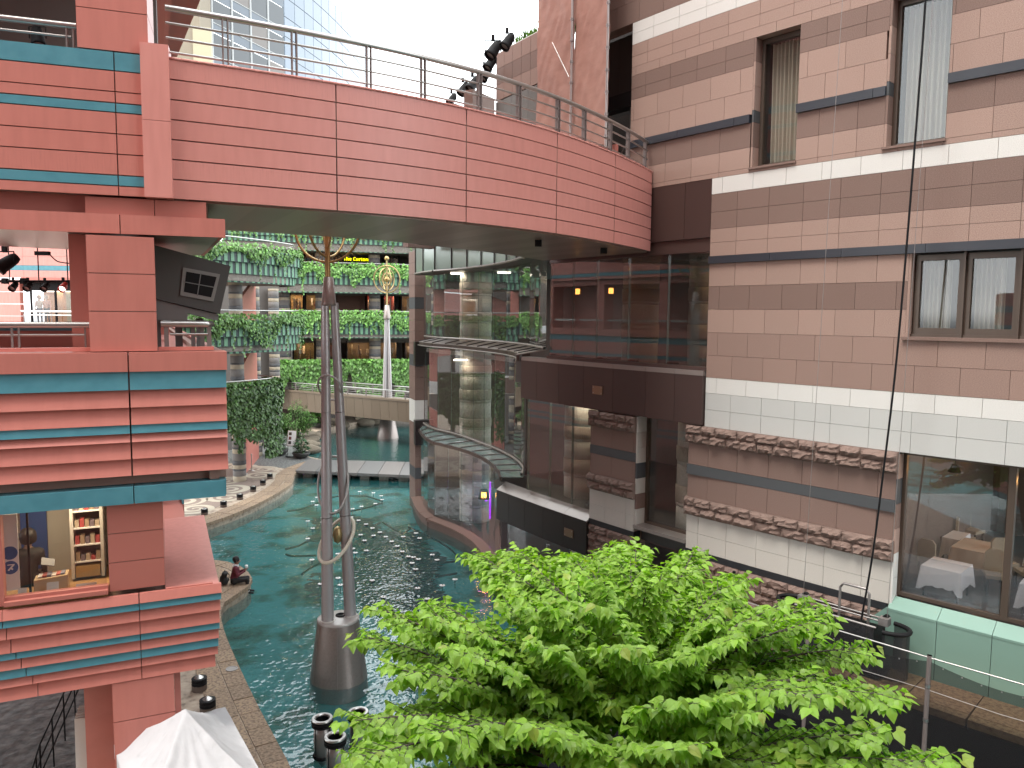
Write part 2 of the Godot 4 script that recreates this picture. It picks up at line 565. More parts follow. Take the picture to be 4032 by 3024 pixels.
	for c in [[-15.46, -47.0, .95, 0.0], [-15.04, -45.2, 1.05, 1.0], [-15.52, -41.6, 1.15, 2.0], [-16.83, -47.8, .9, 3.0], [-14.9, -39.6, 1.0, 4.0], [-16.4, -43.6, 1.1, 5.0], [-16.9, -38.8, 1.2, .5], [-15.6, -37.2, 1.0, 2.6]]:
		var st2 := SurfaceTool.new()
		st2.begin(Mesh.PRIMITIVE_TRIANGLES)
		st2.set_normal(UP)
		var prev := []
		for i in 56:
			var u: float = i / 55.0
			var ang: float = c[3] + u * TAU * 2.1
			var rr: float = c[2] * (.06 + .94 * u)
			var w: float = .05 + .17 * u * c[2] * (1.0 - smoothstep(.82, 1.0, u))
			var d := Vector3(cos(ang), 0, sin(ang))
			var o := Vector3(c[0], .356, c[1])
			var now := [o + d * (rr - w), o + d * (rr + w)]
			if i > 0: quad(st2, prev[0], prev[1], now[1], now[0])
			prev = now
		put(st2.commit(), "mosaic_spiral", cream, get_node("mosaic_paving"))
	# low stone crossing over the canal
	var slabm := [grain([s.call(.12, .11, .105), s.call(.19, .175, .165)], [.2, .8], 1.5, .04, .6, 43, 4), grain([s.call(.10, .10, .10), s.call(.16, .155, .15)], [.2, .8], 1.5, .04, .6, 44, 4)]
	var cross := thing("stone_crossing", "low grey stone slab crossing the canal above the water", "footbridge", Vector3(-9, 0, -47.4))
	for i in 7:
		var xa := -13.2 + i * 1.3
		panel(cross, "paving_slab", slabm[i % 2], Vector3(xa, .44, -46.3 + i * .2), Vector3(xa - .2, .44, -50.0 + i * .12), Vector3(xa + 1.27, .44, -46.1 + i * .2), Vector3(xa + 1.07, .44, -49.9 + i * .12), Vector3.DOWN * .16)
	for i in 8:
		bx(cross, "support", M.concrete, Transform3D(Basis.IDENTITY, Vector3(-12.8 + i * 1.2, 0, -46.3 + i * .18)), 0, .55, -.5, .27, -.7, -.25)
	var dk := thing("fountain_grating", "black pipe gratings lying just under the canal water", "grating", Vector3(-5, -.1, -31))
	for m in MATS:
		var pl := []
		for i in m.size():
			var a := Vector2(m[i][0], m[i][1])
			var b := Vector2(m[(i + 1) % m.size()][0], m[(i + 1) % m.size()][1])
			for k in 5:
				pl.append(a.lerp(b, k / 5.0) + Vector2(rnd(-.18, .18), rnd(-.18, .18)))
		put_grating(dk, pl)
	for pp in PIPES:
		var v := []
		for q in pp: v.append(Vector3(q[0], -.09, q[1]))
		tube(dk, "pipe", M.black, spline(v, 24), .045, false, 6)

# a ragged grating: many short crossing bars inside an outline
func put_grating(p: Node3D, pl: Array) -> void:
	var poly := PackedVector2Array(pl)
	var st := SurfaceTool.new()
	st.begin(Mesh.PRIMITIVE_TRIANGLES)
	var r := Rect2(poly[0], Vector2.ZERO)
	for v in poly: r = r.expand(v)
	var n := int(r.size.x * r.size.y * 26.0)
	for i in n:
		var c := Vector2(rnd(r.position.x, r.end.x), rnd(r.position.y, r.end.y))
		if not Geometry2D.is_point_in_polygon(c, poly): continue
		var a := (0.35 if i % 2 == 0 else 1.9) + rnd(-.12, .12)
		var h := rnd(.2, .55)
		var d := Vector3(cos(a), 0, sin(a)) * h
		var o := Vector3(c.x, rnd(-.1, -.05), c.y)
		var w := Vector3(-d.z, 0, d.x).normalized() * rnd(.04, .15)
		st.set_normal(UP)
		quad(st, o - d - w, o + d - w, o + d + w, o - d + w)
	var g := put(st.commit(), "grating", M.black, p)
	g.set_meta("kind", "stuff")

func kerb_normal(line: Array, i: int) -> Vector3:
	var d: Vector3 = line[mini(i + 1, line.size() - 1)] - line[maxi(i - 1, 0)]
	return Vector3(-d.z, 0, d.x).normalized()

const NOZ := [[-8.53, -42.54], [-7.70, -42.25], [-7.15, -41.57], [-6.95, -40.71], [-7.16, -39.83], [-7.76, -39.18], [-8.12, -38.68], [-8.89, -38.35], [-7.86, -37.08], [-9.22, -36.92], [-9.04, -36.12], [-7.38, -36.50], [-6.89, -35.81], [-6.47, -35.16], [-6.00, -34.49], [-6.20, -33.95], [-5.61, -33.77], [-9.23, -35.04], [-9.79, -36.29], [-10.56, -40.17], [-10.16, -39.39], [-10.57, -41.10], [-9.02, -33.38], [-6.45, -33.18], [-6.73, -31.99], [-6.50, -31.42], [-6.11, -31.72], [-7.19, -31.25], [-4.89, -32.38], [-4.57, -31.64], [-5.24, -33.08], [-8.07, -30.45], [-4.22, -30.97], [-4.00, -30.89], [-3.77, -30.65], [-2.99, -30.56], [-3.96, -30.15], [-3.72, -29.39], [-6.52, -28.30], [-6.27, -27.56], [-7.02, -27.64], [-2.51, -27.60], [-3.39, -27.29], [-2.92, -26.25], [-4.48, -26.39], [-5.19, -28.08], [-4.84, -33.82], [-6.80, -34.05], [-4.33, -34.39], [-2.09, -28.26], [-4.06, -25.29], [-5.95, -44.97], [-3.26, -31.24], [-4.07, -33.60]]
const PIPES := [[[-11.47, -38.60], [-10.85, -39.10], [-10.32, -40.40], [-10.15, -40.93], [-9.68, -41.91], [-8.79, -42.05], [-8.06, -41.97], [-7.39, -41.34], [-6.95, -40.83]], [[-9.68, -32.24], [-9.26, -32.71], [-8.99, -33.48], [-8.44, -33.93]], [[-9.44, -31.54], [-9.06, -31.30], [-8.13, -31.41]], [[-6.90, -40.53], [-7.65, -39.31], [-8.24, -38.72], [-8.86, -38.32], [-9.29, -37.41]], [[-4.89, -35.87], [-4.00, -34.66], [-3.27, -33.65], [-2.55, -32.31], [-2.24, -31.43]], [[-7.66, -37.46], [-6.60, -36.14], [-6.03, -34.90], [-4.99, -34.18], [-3.93, -34.07]], [[-8.11, -29.07], [-7.95, -29.85], [-7.69, -30.55]], [[-4.76, -35.56], [-5.10, -34.92], [-6.24, -36.65]], [[-3.32, -30.32], [-2.24, -30.82]], [[-2.88, -28.89], [-2.09, -29.34]]]
const MATS := [[[-9.84, -37.07], [-9.17, -37.27], [-8.01, -37.83], [-6.95, -36.83], [-6.03, -35.40], [-6.78, -34.77], [-8.22, -35.49], [-9.00, -35.15]], [[-7.28, -34.31], [-5.96, -34.94], [-3.90, -34.86], [-4.01, -32.99], [-4.72, -32.31], [-6.32, -32.39]], [[-6.46, -31.13], [-5.04, -31.79], [-3.75, -32.47], [-2.87, -31.48], [-3.23, -29.50], [-2.56, -27.01], [-2.65, -25.63], [-4.38, -25.59], [-5.93, -27.88]], [[-7.65, -28.95], [-7.28, -29.17], [-6.64, -26.55], [-6.90, -26.55]], [[-9.15, -34.10], [-8.56, -34.41], [-8.32, -33.42], [-8.77, -33.26]]]

func build_waterside():
	# fountain nozzles
	var src: Node3D = null
	for q in NOZ:
		if src == null:
			src = thing("fountain_nozzle", "white round fountain nozzle cap floating on the canal", "nozzle", Vector3(q[0], 0, q[1]), "fountain nozzles dotted over the canal")
			lathe(src, "cap", M.white, src.position, [[.0, .03], [.095, .035], [.11, .05], [.09, .06], [.0, .062]], 12)
			bar(src, "stem", M.black, src.position + Vector3(0, -.3, 0), src.position + Vector3(0, .1, 0), .012, -1, 6)
		else:
			var c: Node3D = src.duplicate()
			c.name = numbered("fountain_nozzle")
			add_child(c)
			c.position = Vector3(q[0], 0, q[1])
	# squat light bollards on the quay
	var rim := [[.155, 0], [.155, .10], [.165, .105], [.165, .12], [.15, .125], [.15, .15], [.165, .155], [.165, .17], [.15, .175], [.15, .2], [.165, .205], [.165, .225], [.12, .235], [.1, .25]]
	var stone_brown := mat(lin(.10, .075, .06), .8)
	var b0: Node3D = null
	var spots := [[-14.14, -44.33, 1.0], [-13.99, -42.61, 1.0], [-14.0, -41.01, 1.0], [-14.09, -39.21, 1.0], [-14.35, -37.65, 1.0], [-14.69, -36.12, 1.0], [-7.96, -18.95, 1.15], [-7.31, -17.85, 1.15], [-8.65, -20.6, 1.15]]
	for q in spots:
		var at := Vector3(q[0], .35, q[1])
		var c: Node3D
		if b0 == null:
			b0 = thing("light_bollard", "squat dark ribbed bollard lamp on the curved far quay", "bollard", at, "squat bollard lamps along the far quay")
			lathe(b0, "base", stone_brown, at, [[.16, 0], [.16, .13], [.0, .13]], 16, false)
			lathe(b0, "ribbed_housing", M.black, at + Vector3(0, .13, 0), [[.15, 0], [.165, .01], [.165, .03], [.15, .04], [.15, .06], [.165, .07], [.165, .09], [.15, .1], [.15, .12], [.165, .13], [.165, .15], [.12, .16], [.0, .16]], 16, false)
			lathe(b0, "cap", M.steel, at + Vector3(0, .29, 0), [[.1, 0], [.0, .07]], 14, false)
			c = b0
		else:
			c = b0.duplicate()
			c.name = numbered("light_bollard")
			add_child(c)
			c.position = at
			c.scale = Vector3.ONE * q[2]
		if q[2] > 1.1:
			c.set_meta("label", "dark ribbed bollard lamp on the quay between white tent and canal")
			c.set_meta("group", "bollard lamps by the white tent")
	for q in [[-7.55, -20.1], [-7.05, -16.6]]:
		var d := thing("drain_cover", "round metal cover set in the quay stones", "drain cover", Vector3(q[0], .366, q[1]), "round covers in the quay")
		lathe(d, "plate", M.steel_dull, d.position, [[.16, 0], [.16, .012], [.13, .012], [.125, .006], [.0, .006]], 18, false)
	# three floating lanterns near the tree
	for q in [[-4.19, -16.49, "tall ringed black and steel water lantern farthest from the tree"], [-3.44, -16.78, "ringed water lantern half hidden by the tree leaves"], [-3.73, -15.75, "ringed water lantern standing lowest, in front of the other two"]]:
		var at := Vector3(q[0], .2, q[1])
		var l := thing("water_lantern", q[2], "lantern", at, "ringed lanterns standing in the canal")
		lathe(l, "body", M.steel_dull, at, [[.05, -.35], [.19, -.1], [.2, .4], [.17, .62], [.0, .62]], 20)
		lathe(l, "float_ring", M.black, at, [[.2, -.14], [.23, -.1], [.2, -.06]], 18)
		for k in 4:
			var a := TAU * k / 4 + .5
			bar(l, "rod", M.black, at + Vector3(cos(a) * .22, -.1, sin(a) * .22), at + Vector3(cos(a) * .22, .62, sin(a) * .22), .012, -1, 6)
		lathe(l, "collar", M.black, at + Vector3(0, .6, 0), [[.16, 0], [.235, .0], [.235, .04], [.21, .045], [.21, .065], [.24, .07], [.24, .11], [.215, .115], [.215, .14], [.14, .14], [.14, .02], [.0, .02]], 24, false)
		lathe(l, "top_ring", M.steel, at + Vector3(0, .74, 0), [[.15, 0], [.15, .02], [.17, .04], [.225, .04], [.235, .02], [.235, 0]], 24, false)
	# barrier posts by the striped column
	for q in [[-15.99, -45.51], [-15.97, -46.58]]:
		var t := thing("barrier_post", "thin silver barrier post beside the striped column", "post", Vector3(q[0], .35, q[1]), "barrier posts by the striped column")
		bar(t, "rod", M.steel, t.position, t.position + Vector3(0, 1.0, 0), .03)
		lathe(t, "foot", M.steel_dull, t.position, [[.16, 0], [.16, .02], [.03, .05]], 14)
		lathe(t, "knob", M.steel, t.position + Vector3(0, 1, 0), [[.04, 0], [.045, .04], [.0, .06]], 10)
	# potted plants, bamboo bush and the menu board
	potted(Vector3(-16.0, .35, -51.9), .75, 1.5, "leafy plant in a wide dark bowl left of the menu board", 260, .0)
	potted(Vector3(-14.1, .35, -50.9), .6, 1.25, "spiky plant in a dark bowl right of the menu board", 230, .0)
	potted(Vector3(-16.4, .35, -65.0), .7, .8, "small low bowl plant at the far water's edge", 110, .04)
	bush(Vector3(-16.6, .35, -58.6), 1.5, 2.9)
	var sg := thing("menu_board", "white menu board with three food pictures on a black easel", "sign", Vector3(-14.95, .35, -51.3))
	var F := Transform3D(Basis(UP, deg_to_rad(12)), sg.position) * Transform3D(Basis(Vector3.RIGHT, -.12), Vector3.ZERO)
	F = F * Transform3D(Basis(Vector3.BACK, -.08), Vector3.ZERO)
	bx(sg, "board", M.white, F, -.26, .26, .75, 1.75, -.02, .02)
	bx(sg, "border", mat(lin(.35, .28, .2), .6), F, -.285, .285, .72, 1.78, -.03, .0)
	for k in 3:
		bx(sg, "picture", mat([lin(.06, .05, .05), lin(.16, .05, .05), lin(.07, .045, .03)][k], .5), F, -.2, -.02, .85 + .3 * k, 1.05 + .3 * k, .02, .026)
	for s in [-1, 1]:
		bar(sg, "leg", M.black, F * Vector3(.2 * s, 0, .05), F * Vector3(.2 * s, .74, 0), .014, -1, 6)
	bx(sg, "foot_bar", M.black, F, -.3, .3, 0, .03, -.05, .3)
	# rocks along the far shore
	var rockm := relief(grain([lin(.09, .075, .055), lin(.2, .17, .13)], [.2, .8], .8, .04, .9, 51, 4), .03, 8.0)
	var k := 0
	for q in [[-14.6, -54.6], [-15.1, -56.4], [-15.6, -58.6], [-16.0, -60.8], [-13.2, -68.7], [-12.2, -69.4], [-15.0, -66.6]]:
		k += 1
		var t := put(rock_mesh(k), "shore_rock", rockm, self, Transform3D(Basis(UP, k * 1.3).scaled(Vector3(.9, .4, .6)), Vector3(q[0], .25, q[1])))
		tag(t, "rounded brown rock at the edge of the dark far pool", "rock", "rocks edging the far pool")

func rock_mesh(seed_no: int) -> ArrayMesh:
	var fn := FastNoiseLite.new()
	fn.seed = seed_no
	fn.frequency = .9
	var sm := SphereMesh.new()
	sm.radius = 1
	sm.height = 2
	sm.radial_segments = 14
	sm.rings = 8
	var am := ArrayMesh.new()
	am.add_surface_from_arrays(ArrayMesh.PRIMITIVE_TRIANGLES, sm.get_mesh_arrays())
	var mdt := MeshDataTool.new()
	mdt.create_from_surface(am, 0)
	for i in mdt.get_vertex_count():
		var v := mdt.get_vertex(i)
		mdt.set_vertex(i, v * (1.0 + .35 * fn.get_noise_3dv(v)))
	am.clear_surfaces()
	mdt.commit_to_surface(am)
	var st := SurfaceTool.new()
	st.create_from(am, 0)
	st.generate_normals()
	return st.commit()

# one leaf: a folded pointed blade, base at o, along d, facing n
func leaf(st: SurfaceTool, o: Vector3, d: Vector3, n: Vector3, len: float, wid: float, c: Color, fold := .3, curl := .25) -> void:
	var x := d.cross(n).normalized()
	n = x.cross(d).normalized()
	st.set_color(c)
	var P := func(u, w): return o + d * (len * u) - n * (len * curl * u * u) + x * (wid * w) + n * (wid * fold * absf(w))
	var m0: Vector3 = o
	var m1: Vector3 = P.call(.45, 0.0)
	var m2: Vector3 = P.call(1.0, 0.0)
	for s in [-1.0, 1.0]:
		var a: Vector3 = P.call(.2, .42 * s)
		var b: Vector3 = P.call(.5, .46 * s)
		var e: Vector3 = P.call(.8, .2 * s)
		for t in [[m0, a, m1], [a, b, m1], [m1, b, e], [m1, e, m2]]:
			var nn: Vector3 = (t[1] - t[0]).cross(t[2] - t[0]).normalized()
			if nn.dot(n) < 0: nn = -nn
			st.set_normal(nn)
			if (t[2] - t[0]).cross(t[1] - t[0]).dot(nn) > 0:
				st.add_vertex(t[0]); st.add_vertex(t[1]); st.add_vertex(t[2])
			else:
				st.add_vertex(t[0]); st.add_vertex(t[2]); st.add_vertex(t[1])

func kite(st: SurfaceTool, o: Vector3, d: Vector3, n: Vector3, len: float, wid: float, c: Color) -> void:
	var x := d.cross(n).normalized()
	n = x.cross(d).normalized()
	st.set_color(c)
	st.set_normal(n)
	var a := o + d * len * .4 - x * wid * .5
	var b := o + d * len - n * len * .2
	var e := o + d * len * .4 + x * wid * .5
	if (b - o).cross(a - o).dot(n) > 0:
		for v in [o, a, b, o, b, e]: st.add_vertex(v)
	else:
		for v in [o, b, a, o, e, b]: st.add_vertex(v)

func dir_rand() -> Vector3:
	var z := rnd(-1, 1)
	var a := rnd(0, TAU)
	var r := sqrt(1 - z * z)
	return Vector3(r * cos(a), z, r * sin(a))

func potted(at: Vector3, r: float, h: float, label: String, n: int, yellow: float) -> void:
	var t := thing("potted_plant", label, "plant", at, "")
	lathe(t, "bowl", mat(lin(.05, .05, .048), .6), at, [[r * .45, 0], [r * .8, .12], [r * .95, .3], [r, .38], [r * .9, .38], [.0, .34]], 20)
	var st := SurfaceTool.new()
	st.begin(Mesh.PRIMITIVE_TRIANGLES)
	for i in n:
		var a := rnd(0, TAU)
		var rad := r * .9 * sqrt(rnd(0, 1))
		var o := at + Vector3(cos(a) * rad * .7, .35 + rnd(.05, 1) * h * (1.0 - .5 * rad / r), sin(a) * rad * .7)
		var d := (Vector3(cos(a), rnd(-.2, 1.1), sin(a)) + dir_rand() * .5).normalized()
		leaf(st, o, d, (UP + dir_rand() * .6).normalized(), rnd(.18, .38), rnd(.06, .13), Color(rnd(.02, .05) + yellow, rnd(.06, .13) + yellow, rnd(.02, .04)), .2, .4)
	var f := put(st.commit(), "foliage", M.ivy, t)
	f.set_meta("kind", "stuff")
	var st2 := SurfaceTool.new()
	st2.begin(Mesh.PRIMITIVE_TRIANGLES)
	for i in 9:
		var a := rnd(0, TAU)
		rod(st2, at + Vector3(cos(a) * .08, .3, sin(a) * .08), at + Vector3(cos(a) * r * .5, .3 + h * .8, sin(a) * r * .5), .015, .006, 5)
	put(st2.commit(), "stem", M.bark, t)

func bush(at: Vector3, r: float, h: float) -> void:
	var t := thing("bamboo_bush", "tall feathery light green bush behind the potted plants", "bush", at)
	var st := SurfaceTool.new()
	var sw := SurfaceTool.new()
	st.begin(Mesh.PRIMITIVE_TRIANGLES)
	sw.begin(Mesh.PRIMITIVE_TRIANGLES)
	for i in 46:
		var a := rnd(0, TAU)
		var lean := rnd(.1, 1.0)
		var top := at + Vector3(cos(a) * r * lean, h * (1.05 - .45 * lean) * rnd(.75, 1.1), sin(a) * r * lean)
		var foot := at + Vector3(cos(a) * .3, 0, sin(a) * .3)
		rod(sw, foot, top, .02, .006, 5)
		for k in 70:
			var u := rnd(.3, 1.0)
			var o := foot.lerp(top, u)
			var d := (Vector3(cos(a + rnd(-1.2, 1.2)), rnd(-.5, .4), sin(a + rnd(-1.2, 1.2)))).normalized()
			var g := rnd(.7, 1.3)
			kite(st, o + d * rnd(0, .3), d, (UP + dir_rand() * .5).normalized(), rnd(.16, .34), rnd(.05, .09), Color(.09 * g, .19 * g, .045 * g))
	put(sw.commit(), "stem", M.bark, t)
	var f := put(st.commit(), "foliage", M.ivy, t)
	f.set_meta("kind", "stuff")

# rock-faced block: front grid pushed in and out, unit size 1 x 1 x .1
func rough_block(seed_no: int) -> ArrayMesh:
	var st := SurfaceTool.new()
	st.begin(Mesh.PRIMITIVE_TRIANGLES)
	st.set_smooth_group(-1)
	var r := RandomNumberGenerator.new()
	r.seed = seed_no
	var nx := 7
	var ny := 4
	var g := []
	for j in ny + 1:
		for i in nx + 1:
			var edge := i == 0 or j == 0 or i == nx or j == ny
			var x := float(i) / nx - .5 + (0.0 if i == 0 or i == nx else r.randf_range(-.05, .05))
			var y := float(j) / ny - .5 + (0.0 if j == 0 or j == ny else r.randf_range(-.08, .08))
			g.append(Vector3(x, y, r.randf_range(0.0, .02) if edge else r.randf_range(.035, .1)))
	for j in ny:
		for i in nx:
			var a := j * (nx + 1) + i
			quad(st, g[a], g[a + nx + 1], g[a + nx + 2], g[a + 1])
	quad(st, Vector3(-.5, .5, -.1), Vector3(.5, .5, -.1), Vector3(.5, .5, .01), Vector3(-.5, .5, .01))
	quad(st, Vector3(-.5, -.5, .01), Vector3(.5, -.5, .01), Vector3(.5, -.5, -.1), Vector3(-.5, -.5, -.1))
	quad(st, Vector3(-.5, -.5, -.1), Vector3(-.5, .5, -.1), Vector3(-.5, .5, .01), Vector3(-.5, -.5, .01))
	quad(st, Vector3(.5, -.5, .01), Vector3(.5, .5, .01), Vector3(.5, .5, -.1), Vector3(.5, -.5, -.1))
	st.generate_normals()
	return st.commit()

func tile_row(p: Node3D, s0: float, s1: float, y0: float, y1: float, kinds: Array, phase: float, step := .885) -> void:
	var s := s0
	var k := int(floor((s0 - phase) / step))
	while s < s1 - .03:
		var e := minf(phase + (k + 1) * step, s1)
		if e - s < .05:
			s = e
			k += 1
			continue
		wbx(p, "stone_tile", M[kinds[rng.randi() % kinds.size()]], s + .004, e - .004, y0 + .004, y1 - .004, -.28, rnd(-.003, .0))
		s = e
		k += 1

func rough_row(p: Node3D, blocks: Array, s0: float, s1: float, y0: float, y1: float, proud: float, phase: float, step := .56) -> void:
	var s := s0
	var first := true
	while s < s1 - .08:
		var e := s + step * rnd(.75, 1.25) if not first else s + step * phase
		first = false
		if e > s1 - .2: e = s1
		var T := wall((s + e) / 2, (y0 + y1) / 2, proud)
		T.basis = T.basis * Basis.from_scale(Vector3(e - s - .008, y1 - y0 - .006, 1.25))
		put(blocks[rng.randi() % blocks.size()], "rough_block", M.rough, p, T)
		s = e

func build_granite_building():
	var at := wall(2.0, 2.3, -1.0).origin
	var b := thing("granite_building", "striped pink, brown and white granite building with tall curtained windows", "building", at)
	var P := ["p1", "p2", "p3"]
	var B := ["b1", "b2"]
	var Q := ["m1", "m2"]
	# core behind the cladding, with real openings left for the windows
	for c in [[-4.6, -2.9, 18.3, 22], [-2.9, 1.08, 13.6, 22], [1.08, 2.34, 16.83, 22], [2.34, 4.3, 13.6, 22], [4.3, 5.58, 16.83, 22], [5.58, 10, 13.6, 22], [1.08, 2.34, 11.4, 13.7], [4.3, 5.58, 11.4, 13.7], [0, 1.08, 8.7, 13.6], [2.34, 4.3, 11.4, 13.6], [5.58, 10, 11.4, 13.6], [1.08, 4.97, 7.12, 11.4], [4.97, 10, 7.12, 9.6], [0, 1.08, 7.12, 8.7], [-.46, 4.97, 2.0, 7.12]]:
		wbx(b, "wall_core", M.shadow_gap, c[0], c[1], c[2], c[3], -.5, -.3)
	# courses from the top down: y0, y1, stones, joint phase, runs
	var full := [[-2.9, 8.0]]
	var two := [[-2.9, 1.11], [2.31, 4.33], [5.55, 8.0]]
	for r in [[18.87, 19.47, B, .3, [[-4.2, 3.0]]], [18.27, 18.87, B, .0, [[-4.2, 4.6]]], [17.97, 18.27, ["w1"], .55, full], [17.67, 17.97, ["w1"], .55, full],
			[17.34, 17.67, P, .35, full], [17.05, 17.34, P, .35, full], [16.81, 17.05, P, .8, full], [16.45, 16.81, B, .3, two], [16.15, 16.45, B, .3, two],
			[15.57, 16.15, P, .75, two], [14.99, 15.57, P, .3, two], [14.2, 14.79, B, .2, two], [13.7, 14.2, P, .2, two],
			[13.17, 13.58, ["w1"], .32, [[0, 8]]], [12.71, 13.17, B, .78, [[0, 8]]], [12.28, 12.71, B, .78, [[0, 8]]], [11.93, 12.28, P, .78, [[0, 8]]], [11.58, 11.93, P, .78, [[0, 8]]],
			[10.8, 11.39, P, .78, [[0, 4.98]]], [10.2, 10.8, B, .33, [[0, 4.98]]], [9.6, 10.2, P, .78, [[0, 4.98]]], [9.0, 9.6, Q, .33, [[0, 8]]], [8.41, 9.0, Q, .78, [[0, 8]]],
			[8.0, 8.41, ["w1"], .33, [[0, 8]]], [7.56, 8.0, ["g1"], .78, [[0, 8]]], [7.1, 7.56, ["g1"], .78, [[0, 8]]]]:
		for run in r[4]:
			tile_row(b, run[0], run[1], r[0], r[1], r[2], r[3])
	tile_row(b, -2.9, 8, 13.58, 13.7, P, .2)
	# lower walls: the main stretch and the pier
	for run in [[-.5, 4.97], [-4.35, -2.42]]:
		var low: bool = run[0] < -1
		for r in [[6.02, 6.62, B, .15], [5.12, 5.75, B, .15], [4.15, 4.63, ["g2"], .78], [3.67, 4.15, ["g2"], .78]]:
			tile_row(b, run[0], run[1], r[0], r[1], r[2], r[3])
		wbx(b, "grey_band", M.greyband, run[0], run[1], 5.755, 6.015, -.28, .002)
		var s0: float = run[0]
		while s0 < run[1] - .1:
			var e := minf(s0 + 1.8, run[1])
			wbx(b, "dark_base_course", M.base, s0, e, 3.50, 3.665, -.28, .004)
			s0 = e
	wbx(b, "wall_core", M.shadow_gap, -4.35, -2.42, 2.0, 7.12, -.5, -.3)
	var blocks := []
	for i in 6: blocks.append(rough_block(100 + i))
	for run in [[-.55, 4.99], [-4.38, -2.4]]:
		rough_row(b, blocks, run[0], run[1], 6.86, 7.1, .07, .9)
		rough_row(b, blocks, run[0], run[1], 6.62, 6.86, .07, .5)
		rough_row(b, blocks, run[0], run[1], 4.88, 5.12, .07, .6)
		rough_row(b, blocks, run[0], run[1], 4.64, 4.88, .07, 1.0)
		for k in 6:
			rough_row(b, blocks, run[0], run[1], 3.25 - .25 * k, 3.5 - .25 * k, -.02, .5 + .25 * (k % 2))
	# slender dark bands
	for d in [[14.79, 14.99, [[-2.9, 1.07], [2.3, 4.33], [5.55, 8]]], [11.39, 11.58, [[0, 8]]]]:
		for run in d[2]:
			var s: float = run[0]
			while s < run[1] - .05:
				var e := minf(s + 1.77, run[1])
				wbx(b, "dark_band", M.band, s + .003, e - .003, d[0], d[1], -.28, .06)
				s = e
	# windows
	tall_window(b, 1.11, 2.31, 13.7, 16.81, M.curtain)
	tall_window(b, 4.33, 5.55, 13.7, 16.81, M.curtain2)
	paired_window(b)
	# low window between the pier and the main stretch
	window_frame(b, -2.36, -.53, 3.9, 7.1, .42, 1)
	wbx(b, "sill", M.metal_sill, -2.4, -.5, 3.8, 3.9, -.4, .06)
	for k in 7: wbx(b, "reveal_tile", M[["g2", "b2", "g2", "greyband", "g2", "g2", "w1"][k]], -2.41, -2.36, 3.9 + k * .457, 4.35 + k * .457, -.42, -.01)
	# big restaurant window
	window_frame(b, 5.0, 8.6, 3.84, 7.07, .3, 2)
	for k in 6: wbx(b, "reveal_tile", M[["w1", "w1", "p3", "b1", "greyband", "p1"][k]], 4.96, 5.0, 3.7 + k * .56, 4.25 + k * .56, -.3, .0)
	# glazed storey above the brown band
	var g := [-6.62, -5.45, -4.3, -2.95, -1.45, 0.0]
	for i in 5:
		var gp := wbx(b, "glass_pane", M.glass, g[i] + .006, g[i + 1] - .006, 8.68, 11.72, -.112, -.10)
		wbx(gp, "inner_pane", M.glass, g[i] + .006, g[i + 1] - .006, 8.68, 11.72, -.14, -.128)
		wbx(b, "glass_fin", M.glass_edge, g[i] - .005, g[i] + .005, 8.68, 11.72, -.2, -.12)
		wbx(b, "pane_clip", M.black, g[i] + .02, g[i] + .3, 8.69, 8.74, -.3, -.13)
		wbx(b, "glass_head", M.metal_brown, g[i], g[i + 1], 11.72, 12.07, -.4, -.06)
		wbx(b, "glass_sill", M.metal_brown, g[i], g[i + 1], 8.58, 8.68, -.3, .02)
	# brown metal bands
	var seams := [-8.0, -7.05, -5.85, -4.6, -3.3, -2.0, -.95, -.02]
	for i in 7:
		wbx(b, "metal_panel", M.metal_brown if i % 2 else M.metal_brown2, seams[i] + .004, seams[i + 1] - .004, 7.14, 8.45, -.3, .1)
		wbx(b, "metal_sill", M.metal_sill, seams[i] + .004, seams[i + 1] - .004, 8.45, 8.58, -.3, .11)
	seams = [-9.6, -8.75, -7.7, -6.6, -5.5, -4.36]
	for i in 5:
		wbx(b, "metal_panel", M.metal_dark, seams[i] + .004, seams[i + 1] - .004, 2.46, 3.56, -.3, .1)
		panel(b, "metal_sill", M.metal_sill, wall(seams[i] + .004, 3.57, .1).origin, wall(seams[i] + .004, 3.82, -.3).origin, wall(seams[i + 1] - .004, 3.57, .1).origin, wall(seams[i + 1] - .004, 3.82, -.3).origin, Vector3.DOWN * .06)
	for q in [[-3.95, 7.75], [-5.2, 3.0]]:
		var pl := wbx(b, "nameplate", M.plate, q[0] - .22, q[0] + .22, q[1] - .13, q[1] + .13, .1, .125)
		for i in 4:
			wbx(pl, "bolt", M.steel, q[0] - .19 + .35 * (i % 2), q[0] - .16 + .35 * (i % 2), q[1] - .1 + .17 * (i / 2), q[1] - .07 + .17 * (i / 2), .125, .132)
	# middle glazing between the two bands
	g = [-7.95, -6.65, -5.45, -4.36]
	for i in 3:
		wbx(b, "glass_pane", M.glass_bay, g[i] + .006, g[i + 1] - .006, 3.86, 7.14, -.16, -.15)
		wbx(b, "glass_fin", M.glass_edge, g[i] - .005, g[i] + .005, 3.86, 7.14, -.26, -.17)
	# ground floor glazing below the lower band
	for i in 4:
		wbx(b, "glass_pane", M.glass_bay, -9.4 + i * 1.25, -8.16 + i * 1.25, .3, 2.46, -.3, -.285)
	wbx(b, "corner_post", M.g2, -5.2, -4.9, -.4, 2.46, -.32, .0)
	# brown panels under the overhang at the bridge end
	wbx(b, "metal_panel", M.metal_brown2, -.86, -.005, 12.08, 13.68, -.3, -.01)
	wbx(b, "metal_panel", M.metal_brown, -2.2, -.87, 12.08, 13.68, -.3, -.01)
	wbx(b, "lintel", M.black, -2.6, 0, 11.9, 12.07, -.5, -.07)
